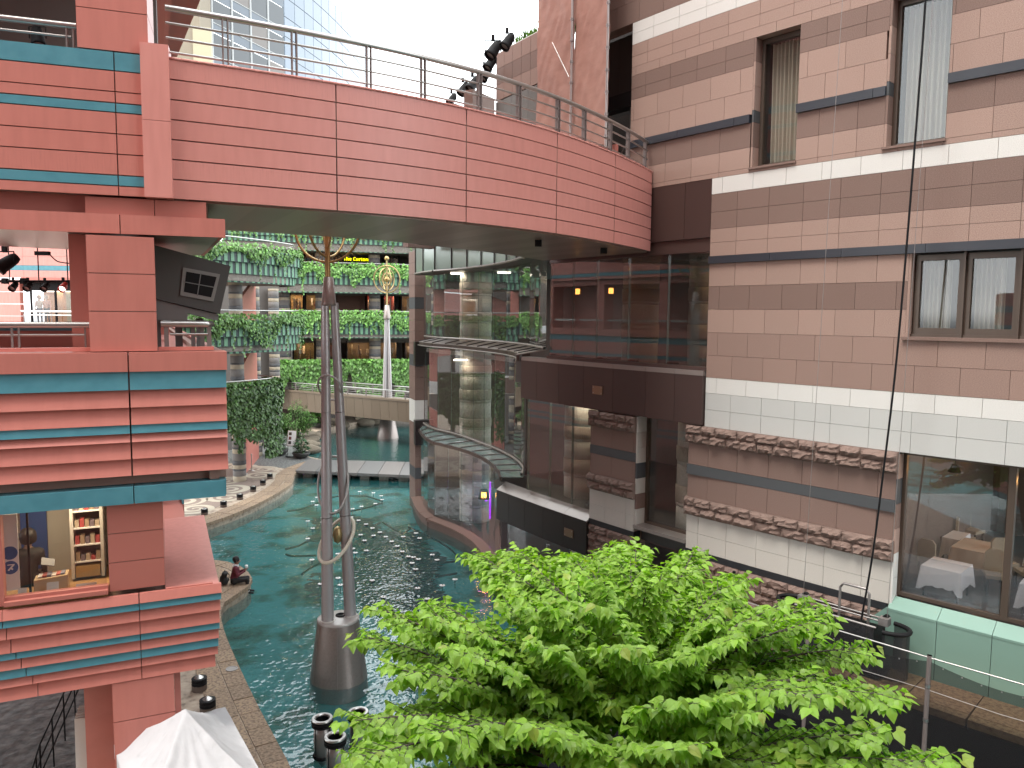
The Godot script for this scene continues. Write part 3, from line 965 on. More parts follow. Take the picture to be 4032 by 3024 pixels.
	# recess beside the wrapped scaffold: dark metal, black beam, glazing
	for k in 3: wbx(b, "metal_panel", M.metal_dark, -4.6 + k * .57, -4.04 + k * .57, 16.6, 18.27, -.9, -.6)
	wbx(b, "black_beam", M.black, -4.7, -2.92, 16.2, 16.62, -.9, -.5)
	wbx(b, "glass_pane", M.glass, -4.7, -2.92, 13.9, 16.2, -.85, -.83)
	wbx(b, "door_leaf", M.metal_dark, -4.0, -3.1, 13.9, 15.3, -1.0, -.9)
	bar(b, "pipe", M.steel_dull, wall(-3.55, 14, -.7).origin, wall(-3.55, 16.2, -.7).origin, .05)
	bar(b, "brace", M.steel_dull, wall(-4.5, 14.3, -.7).origin, wall(-3.1, 15.9, -.7).origin, .03)
	wbx(b, "reveal", M.b1, -2.92, -2.87, 13.9, 18.27, -.9, -.29)
	# inside: floors, back walls, stone columns
	for q in [[-10.5, 8.5, 3.4, 3.75], [-9, 0, 7.6, 8.4], [-9, 0, 12.1, 12.4], [-9.6, -4.3, -.9, -.6]]:
		var s := float(q[0])
		while s < q[1]:
			wbx(b, "floor_slab", M.inner_floor, s, minf(s + 2.2, q[1]), q[2], q[3], -9.0, -.33)
			s += 2.2
	for i in 7: wbx(b, "inner_wall", M.inner_brown, -12 + i * 2.4, -9.55 + i * 2.4, -.9, 12.2, -8.6, -8.2)
	for i in 2: wbx(b, "inner_wall", M.inner_dark, 4.8 + i * 2.4, 7.25 + i * 2.4, 3.5, 7.6, -8.6, -8.2)
	wbx(b, "partition", M.inner_brown, 4.5, 4.8, 3.5, 12.0, -8.6, -.5)
	wbx(b, "ceiling", M.inner_dark, 4.8, 9.5, 7.15, 7.5, -8.6, -.35)
	for q in [[-6.55, -1.5, .6, 3.75, 7.7], [-4.3, -1.4, .6, 3.75, 7.7], [-4.9, -2.6, .6, 8.4, 12.1], [-2.3, -3.0, .6, 8.4, 12.1], [-1.3, -1.4, .55, 3.75, 7.7]]:
		stone_column(b, wall(q[0], 0, q[1]).origin, q[2], q[3], q[4])
	# shelves and warm strip lights in the upper hall
	for q in [[-1.9, -4.6], [-1.0, -4.6]]:
		wbx(b, "lit_cabinet", mat(lin(.42, .22, .09), .6), q[0] - .4, q[0] + .4, 8.5, 10.6, q[1] - .5, q[1])
		var lp := wbx(b, "strip_light", M.lamp_warm, q[0] - .38, q[0] + .38, 10.62, 10.66, q[1] - .05, q[1] + .05)
		area_lamp(lp, wall(q[0], 10.6, q[1] + .2), Vector2(.7, .1), .3)
	for q in [[-1.35, -3.0, 11.45], [-.55, -2.4, 11.55]]:
		var lp := wbx(b, "strip_light", M.lamp_warm, q[0] - .55, q[0] + .55, q[2], q[2] + .05, q[1] - .1, q[1] + .1)
		area_lamp(lp, wall(q[0], q[2] - .03, q[1]), Vector2(1.0, .2), .4)
		wbx(b, "ceiling_cove", mat(lin(.4, .25, .12), .7), q[0] - .7, q[0] + .7, q[2] + .06, q[2] + .12, q[1] - .6, q[1] + .4)
	for q in [[-5.6, -1.0], [-7.2, -1.6], [-1.4, -1.2], [-3.4, -1.4]]:
		var dl := wbx(b, "downlight", M.lamp_white, q[0] - .2, q[0] + .2, 7.5, 7.55, q[1] - .2, q[1] + .2)
		area_lamp(dl, wall(q[0], 7.47, q[1]), Vector2(.4, .4), .45, Color(1, .93, .82))
	for q in [[-6.35, -1.05, 10.85], [-4.95, -1.3, 10.85]]:
		bx(b, "wall_lamp", M.lamp_warm, wall(q[0], q[2], q[1]), -.06, .06, -.12, .06, -.05, .05)

func area_lamp(p: Node3D, T: Transform3D, size: Vector2, e: float, c := Color(1, .84, .62)) -> void:
	var l := AreaLight3D.new()
	l.name = "lamp_light"
	l.area_size = size
	l.light_energy = e
	l.light_color = c
	l.shadow_enabled = true
	l.area_range = 14
	p.add_child(l, true)
	l.transform = p.global_transform.affine_inverse() * (T * Transform3D(Basis(Vector3.RIGHT, -PI / 2), Vector3.ZERO))

func stone_column(p: Node3D, at: Vector3, r: float, y0: float, y1: float) -> void:
	var y := y0
	var k := 0
	while y < y1 - .05:
		var h: float = [.75, .12, .5, .62, .1, .42][k % 6]
		var e := minf(y + h, y1)
		var rr := r + (.03 if k % 3 == 2 else (.015 if k % 6 == 1 else 0.0))
		lathe(p, "column_drum", M.stone2 if k % 3 == 2 else M.stone, Vector3(at.x, y, at.z), [[.0, .0], [rr - .02, .0], [rr, .02], [rr, e - y - .02], [rr - .02, e - y], [.0, e - y]], 22)
		y = e
		k += 1

func wavy_curtain(p: Node3D, m: Material, s0: float, s1: float, y0: float, y1: float, off: float, folds: int, lean := 0.0) -> void:
	var st := SurfaceTool.new()
	st.begin(Mesh.PRIMITIVE_TRIANGLES)
	var n := folds * 8
	var c := wall((s0 + s1) / 2)
	for i in n:
		var q := []
		for e in [i, i + 1]:
			var u := float(e) / n
			var x := (u - .5) * (s1 - s0)
			var z := off + .055 * sin(u * TAU * folds) + .02 * sin(u * TAU * folds * .43 + 1.0)
			q.append(c * Vector3(x, y0, z))
			q.append(c * Vector3(x + lean * u, y1, z * .9))
		quad(st, q[0], q[1], q[3], q[2])
	st.generate_normals()
	put(st.commit(), "curtain", m, p)

func tall_window(b: Node3D, s0: float, s1: float, y0: float, y1: float, cm: Material) -> void:
	var w := wbx(b, "window", M.frame, s0 + .05, s0 + .14, y0, y1, -.4, -.28)
	for e in [[s1 - .09, s1 - .01, y0, y1], [s0 + .14, s1 - .09, y0, y0 + .09], [s0 + .14, s1 - .09, y1 - .12, y1]]:
		wbx(w, "frame", M.frame, e[0], e[1], e[2], e[3], -.4, -.28)
	wbx(w, "pane", M.glass_window, s0 + .14, s1 - .09, y0 + .09, y1 - .12, -.345, -.335)
	wavy_curtain(w, cm, s0 + .2, s1 - .08, y0 + .06, y1 - .1, -.62, 9)
	wbx(b, "sill", M.b1, s0 - .03, s1 + .02, y0 - .05, y0, -.3, .05)
	var k := 0
	var y := y0
	while y < y1 - .05:
		var e := minf(y + [.5, .6, .29, .58, .58, .6][k % 6], y1)
		wbx(b, "reveal_tile", M[["p1", "b2", "greyband", "p2", "p1", "b1"][k % 6]], s0 - .0, s0 + .05, y + .004, e - .004, -.4, -.004)
		y = e
		k += 1
	for q in [[s0, s1, y0 - .1, y1 + .2, -1.6, -1.5], [s0 - .1, s0, y0, y1, -1.5, -.4], [s1, s1 + .1, y0, y1, -1.5, -.4], [s0, s1, y1, y1 + .1, -1.5, -.4], [s0, s1, y0 - .1, y0, -1.5, -.4]]:
		wbx(w, "room", M.inner_dark, q[0], q[1], q[2], q[3], q[4], q[5])

func paired_window(b: Node3D) -> void:
	wbx(b, "sill", M.b1, 4.93, 8.2, 9.55, 9.62, -.3, .06)
	wbx(b, "reveal_tile", M.p2, 4.98, 5.03, 9.62, 11.39, -.3, -.004)
	for q in [[5.06, 6.0], [6.04, 7.0], [7.04, 8.0]]:
		var w := wbx(b, "window", M.frame, q[0], q[0] + .1, 9.68, 11.36, -.32, -.2)
		for e in [[q[1] - .1, q[1], 9.68, 11.36], [q[0] + .1, q[1] - .1, 9.68, 9.81], [q[0] + .1, q[1] - .1, 11.24, 11.36]]:
			wbx(w, "frame", M.frame, e[0], e[1], e[2], e[3], -.32, -.2)
		wbx(w, "pane", M.glass_window, q[0] + .1, q[1] - .1, 9.81, 11.24, -.27, -.26)
		wavy_curtain(w, M.curtain2, q[0] + .12, q[1] - .3, 9.7, 11.3, -.5, 6)
	for q in [[6.0, 6.04], [7.0, 7.04]]: wbx(b, "mullion", M.frame, q[0], q[1], 9.62, 11.39, -.3, -.1)
	wbx(b, "rail", M.frame, 5.03, 8, 9.62, 9.68, -.3, -.16)
	for q in [[5, 8, 9.5, 11.5, -2.6, -2.5], [5, 8, 11.4, 11.5, -2.5, -.33], [5, 8, 9.5, 9.6, -2.5, -.33], [4.9, 5.0, 9.5, 11.5, -2.5, -.33]]:
		wbx(b, "room", M.inner_dark, q[0], q[1], q[2], q[3], q[4], q[5])

func window_frame(b: Node3D, s0: float, s1: float, y0: float, y1: float, deep: float, n: int) -> void:
	var w := wbx(b, "window", M.frame, s0, s0 + .07, y0, y1, -deep - .1, -deep + .03)
	wbx(w, "frame", M.frame, s1 - .07, s1, y0, y1, -deep - .1, -deep + .03)
	var step := (s1 - s0 - .14) / n
	for k in n:
		var a := s0 + .07 + step * k
		if n == 2:
			a = [s0 + .07, 7.12][k]
			step = [1.95, s1 - .07 - 7.12][k]
		wbx(w, "frame", M.frame, a, a + step, y0, y0 + .08, -deep - .1, -deep + .03)
		wbx(w, "frame", M.frame, a, a + step, y1 - .05, y1, -deep - .1, -deep + .03)
		wbx(w, "pane", M.glass_window, a + .03, a + step - .03, y0 + .08, y1 - .05, -deep - .02, -deep - .008)
		if k > 0: wbx(w, "mullion", M.frame, a - .1, a + .03, y0, y1, -deep - .12, -deep + .04)

# ---------------------------------------------------------------- curved glass bay
const OUT := [[-4.85, -39.9], [-4.35, -37.7], [-3.72, -35.9], [-2.85, -34.8], [-2.05, -33.7], [-1.32, -32.3], [-.8, -30.7], [-.47, -29.2], [-.36, -27.9]]
const INN := [[-4.5, -39.4], [-3.85, -37.6], [-2.6, -35.9], [-1.5, -33.8], [-.72, -32.2], [-.03, -30.5], [.36, -29.0], [.52, -27.7], [.42, -26.7]]
const TOP := [[-4.4, -39.0], [-3.4, -36.6], [-2.0, -34.7], [-.7, -32.3], [.25, -29.9], [.85, -27.5], [1.12, -25.65]]

func build_glass_bay():
	var b := thing("glass_bay", "three-storey curved glass bay rising from the canal", "glazed bay", Vector3(-2.5, .1, -34))
	var o := plan_spline(OUT, 12)
	var inn := plan_spline(INN, 12)
	var top := plan_spline(TOP, 10)
	var s := func(r, g, bb): return lin(r, g, bb)
	var kerb := grain([s.call(.13, .078, .06), s.call(.19, .115, .09)], [.2, .8], .5, .1, .7, 61, 4)
	# ground storey
	for i in 12:
		var a: Vector3 = o[i]
		var c: Vector3 = o[i + 1]
		var t := (c - a).normalized()
		var n := Vector3(-t.z, 0, t.x) * -1.0
		if n.x > 0: n = -n
		var e := t * .008
		panel(b, "glass_pane", M.glass_bay, at_y(a + e, .5), at_y(a + e, 4.0), at_y(c - e, .5), at_y(c - e, 4.0), n * -.014)
		bar(b, "glass_fin", M.glass_edge, at_y(a - n * .05, .5), at_y(a - n * .05, 4.0), .009, -1, 5)
		panel(b, "water_kerb", kerb, at_y(a + n * .42, .42), at_y(a - n * .05, .46), at_y(c + n * .42, .42), at_y(c - n * .05, .46), Vector3.DOWN * .12)
		panel(b, "kerb_wall", M.b2, at_y(a + n * .34, -.5), at_y(a + n * .34, .3), at_y(c + n * .34, -.5), at_y(c + n * .34, .3), n * -.3)
		# sloping glass roof of the storey
		var ia: Vector3 = inn[i]
		var ic: Vector3 = inn[i + 1]
		panel(b, "roof_pane", M.canopy, at_y(a, 4.07) + e, at_y(ia, 4.33) + e, at_y(c, 4.07) - e, at_y(ic, 4.33) - e, Vector3.DOWN * .02)
		bar(b, "roof_bar", M.metal_brown2, at_y(a, 4.09), at_y(ia, 4.35), .022, -1, 6)
		panel(b, "edge_beam", M.metal_brown2, at_y(a, 3.93), at_y(a, 4.06), at_y(c, 3.93), at_y(c, 4.06), n * .07)
		bar(b, "gutter_rail", M.metal_sill, at_y(ia + n * .06, 4.42), at_y(ic + n * .06, 4.42), .045, -1, 8)
	# middle storey
	for i in 12:
		var a: Vector3 = inn[i]
		var c: Vector3 = inn[i + 1]
		var t := (c - a).normalized()
		var n := Vector3(t.z, 0, -t.x)
		if n.x > 0: n = -n
		var e := t * .008
		panel(b, "glass_pane", M.glass_bay, at_y(a + e, 4.4), at_y(a + e, 8.45), at_y(c - e, 4.4), at_y(c - e, 8.45), n * -.012)
		bar(b, "glass_fin", M.glass_edge, at_y(a - n * .05, 4.4), at_y(a - n * .05, 8.45), .009, -1, 5)
		panel(b, "edge_beam", M.metal_brown2, at_y(a + n * .28, 8.42), at_y(a + n * .28, 8.62), at_y(c + n * .28, 8.42), at_y(c + n * .28, 8.62), n * -.12)
		bar(b, "gutter_rail", M.metal_sill, at_y(a + n * .34, 8.46), at_y(c + n * .34, 8.46), .03, -1, 8)
		panel(b, "head_light_strip", M.offwhite, at_y(a - n * .1, 8.12), at_y(a - n * .1, 8.3), at_y(c - n * .1, 8.12), at_y(c - n * .1, 8.3), n * -.05)
		if n.x != 0:
			panel(b, "roof_pane", M.metal_sill, at_y(a + n * .3, 8.64), at_y(a - n * .75, 8.84), at_y(c + n * .3, 8.64), at_y(c - n * .75, 8.84), Vector3.DOWN * .03)
			bar(b, "roof_bar", M.metal_dark, at_y(a + n * .3, 8.66), at_y(a - n * .75, 8.86), .022, -1, 6)
	# upper storey and the pale balustrade over it
	for i in 10:
		var a: Vector3 = top[i]
		var c: Vector3 = top[i + 1]
		var t := (c - a).normalized()
		var n := Vector3(t.z, 0, -t.x)
		if n.x > 0: n = -n
		var e := t * .008
		panel(b, "glass_pane", M.glass_bay, at_y(a + e, 8.88), at_y(a + e, 11.95), at_y(c - e, 8.88), at_y(c - e, 11.95), n * -.012)
		bar(b, "glass_fin", M.glass_edge, at_y(a - n * .05, 8.88), at_y(a - n * .05, 11.95), .009, -1, 5)
		bar(b, "gutter_rail", M.metal_sill, at_y(a + n * .06, 8.92), at_y(c + n * .06, 8.92), .04, -1, 8)
		panel(b, "soffit_panel", M.metal_dark, at_y(a + n * .55, 11.97), at_y(a - n * .6, 11.97), at_y(c + n * .55, 11.97), at_y(c - n * .6, 11.97), UP * .1)
		panel(b, "balustrade_panel", mat(lin(.24, .29, .265), .2, .2), at_y(a + n * .5, 12.1), at_y(a + n * .5, 13.7), at_y(c + n * .5, 12.1) - e, at_y(c + n * .5, 13.7) - e, n * -.05)
		bar(b, "balustrade_post", M.metal_dark, at_y(a + n * .53, 12.07), at_y(a + n * .53, 13.7), .025, -1, 6)
		bar(b, "soffit_edge", M.metal_sill, at_y(a + n * .57, 12.03), at_y(c + n * .57, 12.03), .05, -1, 6)
	# tiled end pier
	var F := Transform3D(Basis(UP, deg_to_rad(20)), Vector3(-5.0, 0, -40.2))
	var y := -.5
	var k := 0
	while y < 13:
		bx(b, "stone_tile", M["w1" if y > 4.2 and y < 5.4 else ["b2", "b1", "b2", "greyband", "b1"][k % 5]], F, -.1, .38, y + .006, y + .594, -.5, .0)
		bx(b, "stone_tile", M["w1" if y > 4.2 and y < 5.4 else ["b2", "b1", "b2", "greyband", "b1"][k % 5]], F, -.1, .38, y + .006, y + .594, -1.4, -.51)
		y += .6
		k += 1
	for q in [[3.2, 4.5], [7.4, 8.6]]:
		bx(b, "end_bracket", M.metal_dark, F, -.2, .8, q[0], q[1], .1, .5)
	# inside
	stone_column(b, Vector3(-1.75, 0, -36.6), .75, .1, 12.0)
	var fl := []
	for q in OUT: fl.append(Vector2(q[0] + .12, q[1] - .06))
	fl += [Vector2(4, -26), Vector2(8, -30), Vector2(8, -46), Vector2(-4.6, -46)]
	prism(b, "inner_floor", M.inner_floor, fl, -1.0, .1)
	var rf := []
	for q in TOP: rf.append(Vector2(q[0] + .1, q[1] - .05))
	rf += [Vector2(8, -30), Vector2(8, -44), Vector2(-4.3, -43.5)]
	prism(b, "inner_roof", M.inner_dark, rf, 11.98, 12.2)
	for q in [[-5.2, 2, -43.5], [1, 9, -42]]:
		bx(b, "inner_wall", M.inner_brown, Transform3D.IDENTITY, q[0], q[1], -.9, 12.2, q[2] - .4, q[2])
	for q in [[-2.6, -36.2, 11.9], [-.4, -35.0, 11.9], [-2.4, -35.6, 7.9]]:
		var dl := bx(b, "downlight", M.lamp_white, Transform3D(Basis.IDENTITY, Vector3(q[0], q[2], q[1])), -.3, .3, 0, .05, -.3, .3)
		area_lamp(dl, Transform3D(Basis.IDENTITY, Vector3(q[0], q[2] - .03, q[1])), Vector2(.6, .6), .35, Color(1, .95, .86))
	var lp := thing("hanging_lamp", "dark trapezoid lamp shade with warm glowing face inside the glass bay", "lamp", Vector3(-1.2, 1.9, -33.4))
	lathe(lp, "shade", M.black, lp.position, [[.26, 0], [.17, .42]], 8, false)
	bx(lp, "glowing_face", M.lamp_warm, Transform3D(Basis.IDENTITY, lp.position), -.1, .1, .1, .34, .16, .215)
	bar(lp, "cord", M.black, lp.position + Vector3(0, .5, 0), lp.position + Vector3(0, 4, 0), .01, -1, 5)
	omni(lp, lp.position + Vector3(0, .25, .45), Color(1, .7, .35), .2)
	var ml := thing("magenta_light", "glowing magenta light strip behind the ground floor glass", "light", Vector3(-.95, .8, -34.2))
	bx(ml, "strip", glow(Color(.62, .05, .9), .8), Transform3D(Basis.IDENTITY, ml.position), -.035, .035, 0, 1.7, -.03, .03)
	omni(ml, ml.position + Vector3(-.2, .9, .1), Color(.62, .1, 1), .08)

func omni(p: Node3D, at: Vector3, c: Color, e: float, size := .1) -> void:
	var l := OmniLight3D.new()
	l.name = "lamp_light"
	l.light_color = c
	l.light_energy = e
	l.light_size = size
	l.omni_range = 15
	l.omni_attenuation = 2.0
	l.shadow_enabled = true
	p.add_child(l, true)
	l.global_position = at

# a weatherboard: its top tucked back under the one above
func board(p: Node3D, called: String, m: Material, F: Transform3D, x0: float, x1: float, y0: float, y1: float, tuck: float, out := 0.0) -> MeshInstance3D:
	var st := SurfaceTool.new()
	st.begin(Mesh.PRIMITIVE_TRIANGLES)
	st.set_smooth_group(-1)
	slab(st, F * Vector3(x0, y0, out), F * Vector3(x0, y1, out - tuck), F * Vector3(x1, y0, out), F * Vector3(x1, y1, out - tuck), F.basis * Vector3(0, 0, -.06))
	st.generate_normals()
	return put(st.commit(), called, m, p)

func panel_column(p: Node3D, m: Material, F: Transform3D, x0: float, x1: float, cuts: Array, front: float, deep: float) -> void:
	bx(p, "column_core", M.shadow_gap, F, x0 + .02, x1 - .02, cuts[0] + .01, cuts[-1] - .01, front - deep + .02, front - .02)
	for i in cuts.size() - 1:
		bx(p, "column_panel", m, F, x0, x1, cuts[i] + .007, cuts[i + 1] - .007, front - deep, front)

func side_face() -> Transform3D:
	var a := deg_to_rad(-25.5)
	var d := Vector3(sin(a), 0, -cos(a))
	return Transform3D(Basis(d, UP, Vector3(-d.z, 0, d.x)), Vector3(-4.77, 0, -12.8))

const UPPER := [[14.02, 13.73, 1], [13.73, 13.415, 0], [13.415, 13.245, 0], [13.245, 13.1, 1], [13.1, 12.775, 0], [12.775, 12.465, 0], [12.465, 12.14, 2], [12.14, 11.975, 1], [11.975, 11.82, 0]]
const MIDDLE := [[9.05, 8.76, 1], [8.76, 8.48, 0], [8.48, 8.2, 0], [8.2, 8.06, 1], [8.06, 7.92, 0], [7.92, 7.645, 0], [7.645, 7.375, 0]]
const LOWER := [[5.25, 5.135, 1, -.17], [5.135, 4.945, 0, -.185], [4.945, 4.72, 0, -.2], [4.72, 4.61, 1, -.205], [4.61, 4.44, 0, -.22], [4.44, 4.295, 1, -.23], [4.295, 4.15, 0, -.24], [4.15, 3.93, 0, -.285]]

func build_red_building():
	var b := thing("red_building", "salmon red panelled building with teal stripes and stacked overhanging storeys", "building", Vector3(-7, .35, -14))
	var U := face(71)
	var L := face(65.5)
	var S := side_face()
	var col := [M.red, M.teal, M.red_dirty]
	# ---- upper front
	bx(b, "panel_backing", M.shadow_gap, U, -12, -.9, 11.84, 14.0, -.3, -.05)
	for r in UPPER:
		for e in [[-12, -9.5], [-9.5, -7.2], [-7.2, -5.0], [-5.0, -1.53], [-1.53, -1.15]]:
			bx(b, "cladding_strip", col[r[2]], U, e[0] + .009, e[1] - .009, r[1] + .009, r[0] - .009, -.05, rnd(-.004, 0.0))
	bx(b, "coping", M.teal, U, -12, -1.15, 14.0, 14.02, -.5, -.06)
	for e in [[11.82, 13.005], [13.012, 14.18]]:
		bx(b, "pilaster_panel", M.pink, U, -1.15, -.74, e[0], e[1], -.35, .1)
	panel_column(b, M.red, U, -2.03, -1.04, [14.03, 14.635, 15.24, 15.85, 16.45, 17.05, 17.65], -.02, .9)
	panel_column(b, M.red2, U, -9.0, -8.0, [14.03, 14.635, 15.24, 15.85, 16.45, 17.05, 17.65], -.02, .9)
	railing(b, U, -12, -2.07, 14.41, -.25, [-2.12, -3.35, -4.6, -5.85, -7.1], 14.03, [14.24], .05, .02)
	# storeys above the frame go on in the same manner
	bx(b, "panel_backing", M.shadow_gap, U, -12, -1.0, 17.7, 19.7, -.3, -.05)
	for k in 6: bx(b, "cladding_strip", col[1 if k % 3 == 0 else 0], U, -12, -1.0, 17.72 + k * .33, 18.03 + k * .33, -.05, 0)
	# ---- beam under it
	for e in [[-12, -7.0], [-7.0, -1.535], [-1.52, .03]]:
		bx(b, "beam_panel", M.red, U, e[0], e[1], 11.235, 11.535, -.06, 0)
	board(b, "beam_return", M.red, S, .02, 4.6, 11.235, 11.535, 0.0, 0.0)
	prism(b, "beam_soffit", mat(lin(.22, .20, .185), .3, .3), [xz(U * Vector3(-12, 0, -.07)), xz(U * Vector3(.0, 0, -.07)), xz(S * Vector3(4.6, 0, -.08)), xz(U * Vector3(-12, 0, -1.6))], 11.24, 11.5)
	bx(b, "neck_panel", M.maroon, U, -2.02, -1.035, 11.535, 11.8, -.7, -.08)
	bx(b, "neck_panel", M.maroon, U, -1.025, -.26, 11.535, 11.8, -.7, -.08)
	# ---- third-floor terrace
	panel_column(b, M.red, L, -2.0, -1.04, [9.37, 10.01, 10.605, 11.2], -.1, .9)
	bx(b, "inner_pier", M.darkred, L, -2.28, -2.02, 9.36, 11.23, -1.5, -.55)
	bx(b, "inner_pier", M.darkred, L, -9.2, -8.4, 9.36, 11.23, -1.5, -.3)
	bx(b, "inner_wall", M.darkred, L, -12, -9.2, 9.36, 11.23, -3.4, -3.2)
	prism(b, "floor_slab", M.darkred, [xz(L * Vector3(-12, 0, -.1)), xz(L * Vector3(-.1, 0, -.1)), xz(S * Vector3(26, 0, -.1)), xz(S * Vector3(26, 0, -2.4)), xz(L * Vector3(-2.4, 0, -4.2)), xz(L * Vector3(-12, 0, -4.2))], 8.7, 9.2)
	prism(b, "ceiling_slab", M.darkred, [xz(U * Vector3(-12, 0, -.32)), xz(U * Vector3(-1.3, 0, -.32)), xz(S * Vector3(1.2, 0, -.75)), xz(S * Vector3(26, 0, -.6)), xz(S * Vector3(26, 0, -2.6)), xz(L * Vector3(-2.4, 0, -3.2)), xz(L * Vector3(-12, 0, -3.2))], 11.55, 13.6)
	railing(b, L, -12, -1.99, 9.79, -.35, [-1.99, -2.98, -3.9, -5.2, -6.4, -7.6], 9.40, [9.63], .05, .02)
	for e in [[-12, -1.98], [-1.03, -.18]]:
		bx(b, "curb", M.red, L, e[0], e[1], 9.375, 9.435, -.32, -.2)
	bx(b, "back_parapet", M.darkred, L, -12, -2.3, 9.2, 9.62, -4.2, -4.05)
	bx(b, "back_parapet_strip", M.teal, L, -12, -2.3, 9.62, 9.74, -4.2, -4.03)
	tube(b, "corner_rail", M.steel, [L * Vector3(-.98, 9.81, -.34), L * Vector3(-.5, 9.81, -.34), L * Vector3(-.27, 9.81, -.34), L * Vector3(-.2, 9.81, -.4), L * Vector3(-.35, 9.81, -.9), L * Vector3(-.9, 9.81, -2.6)], .055, false, 12)
	tube(b, "corner_rail", M.steel, [L * Vector3(-.85, 9.64, -.34), L * Vector3(-.26, 9.64, -.34)], .02)
	for q in [[-.9, -.34], [-.24, -.38], [-.33, -.8], [-.46, -1.2]]:
		bx(b, "rail_post", M.post, L, q[0] - .035, q[0] + .035, 9.37, 9.77, q[1] - .02, q[1] + .02)
	# front boards of the terrace
	for e in [[-12, -7.3], [-7.3, -3.4], [-3.4, -1.475], [-1.462, .01]]:
		bx(b, "cladding_strip", M.red, L, e[0] + .004, e[1] - .004, 9.055, 9.36, -.3, .015)
		for r in MIDDLE:
			board(b, "cladding_strip", col[r[2]], L, e[0] + .006, minf(e[1] - .006, -.01), r[1], r[0] + .01, .03 if r[2] == 1 else .085)
	bx(b, "panel_backing", M.shadow_gap, L, -12, -.03, 7.2, 9.3, -.5, -.24)
	bx(b, "coping", M.red2, L, -12, .0, 9.33, 9.362, -.5, -.3)
	bx(b, "recess_panel", M.maroon, L, -12, -.12, 7.1, 7.38, -.6, -.3)
	for e in [[-12, -6.5], [-6.5, -1.46], [-1.45, -.06]]:
		bx(b, "teal_ledge", M.teal, L, e[0] + .003, e[1] - .003, 6.915, 7.19, -.5, .0)
	# ---- shop storey
	panel_column(b, M.maroon, L, -1.86, -1.04, [5.46, 5.94, 6.42, 6.91], -.12, .8)
	bx(b, "window_post", M.maroon, L, -3.42, -3.3, 5.46, 6.91, -.3, -.08)
	bx(b, "window_sill", M.maroon, L, -3.3, -1.88, 5.46, 5.53, -.25, -.02)
	bx(b, "window_frame", M.maroon, L, -3.3, -1.88, 5.53, 5.585, -.22, -.1)
	bx(b, "window_pane", M.glass_window, L, -3.28, -1.9, 5.585, 6.91, -.16, -.15)
	for e in [[-12, -7.5], [-7.5, -3.42]]:
		bx(b, "wall_panel", M.red2, L, e[0], e[1] - .01, 5.46, 6.91, -.3, -.1)
	prism(b, "ledge_roof", M.pink, [xz(L * Vector3(-1.04, 0, -.06)), xz(L * Vector3(-.2, 0, -.06)), xz(S * Vector3(5.0, 0, -.12)), xz(S * Vector3(5.0, 0, -.95)), xz(L * Vector3(-1.04, 0, -1.0))], 5.2, 5.385)
	bx(b, "ledge_rib", M.red, L, -1.03, -.3, 5.385, 5.42, -.14, -.07)
	bx(b, "panel_backing", M.shadow_gap, L, -12, -.4, 3.95, 5.3, -.8, -.3)
	var left := [-3.33, -3.29, -3.24, -3.18, -3.12, -3.06, -2.98, -2.92]
	var i := 0
	for r in LOWER:
		for e in [[-12, left[i]], [left[i], -1.435], [-1.435, r[3]]]:
			board(b, "cladding_strip", col[r[2]], L, e[0] + .006, e[1] - .006, r[1], r[0] + .006, .025 if r[2] == 1 else .06, -.012 * i)
		i += 1
	for e in [[-12, -3.33], [-3.33, -1.44], [-1.43, -.165]]:
		board(b, "cladding_strip", M.red, L, e[0] + .004, e[1] - .004, 5.252, 5.4, .05, .01)
	prism(b, "floor_slab", M.darkred, [xz(L * Vector3(-12, 0, -.3)), xz(L * Vector3(-.5, 0, -.3)), xz(S * Vector3(26, 0, -.5)), xz(S * Vector3(26, 0, -4)), xz(L * Vector3(-12, 0, -4.2))], 3.95, 5.15)
	# ---- ground storey
	panel_column(b, M.red, L, -1.88, -.95, [.35, 1.0, 1.75, 2.5, 3.25, 3.92], -.1, .9)
	bx(b, "pier", M.red2, L, -2.32, -1.9, .35, 3.92, -1.2, -.45)
	bx(b, "pier", M.red2, L, -.945, -.85, 2.9, 3.92, -1.0, -.2)
	for e in [[-7.4, -6.4], [-11.5, -10.5]]: panel_column(b, M.red, L, e[0], e[1], [.35, 1.5, 2.7, 3.92], -.1, .9)
	# ---- long side over the canal
	var x := .12
	while x < 25.5:
		var e := minf(x + 2.4, 25.6)
		for r in UPPER: bx(b, "side_strip", col[r[2]], S, x + .006, e - .006, r[1] + .008, r[0] - .008, -.55, -.5)
		for r in MIDDLE: bx(b, "side_strip", col[r[2]], S, x + .006, e - .006, r[1] + .006, r[0] - .006, -.14, -.09)
		bx(b, "side_strip", M.red, S, x + .006, e - .006, 9.06, 9.36, -.12, -.02)
		bx(b, "side_strip", M.teal, S, x + .006, e - .006, 6.92, 7.19, -.1, -.04)
		if x > 5:
			for r in LOWER: bx(b, "side_strip", col[r[2]], S, x + .006, e - .006, r[1] + .006, r[0] - .006, -.5, -.45)
			bx(b, "side_wall", M.maroon, S, x, e, .35, 3.95, -2.4, -2.3)
			bx(b, "side_wall", M.maroon, S, x, e, 5.2, 6.92, -1.4, -1.3)
			bx(b, "side_wall", M.darkred, S, x, e, 9.3, 11.6, -2.4, -2.3)
			if int(x / 2.4) % 2 == 0: bx(b, "side_column", M.red, S, x + .4, x + 1.4, 9.37, 11.55, -1.4, -.6)
		bx(b, "panel_backing", M.shadow_gap, S, x, e, 7.2, 9.3, -.3, -.15)
		bx(b, "side_rail", M.steel, S, x + .3, e, 9.76, 9.85, -.42, -.34)
		x = e
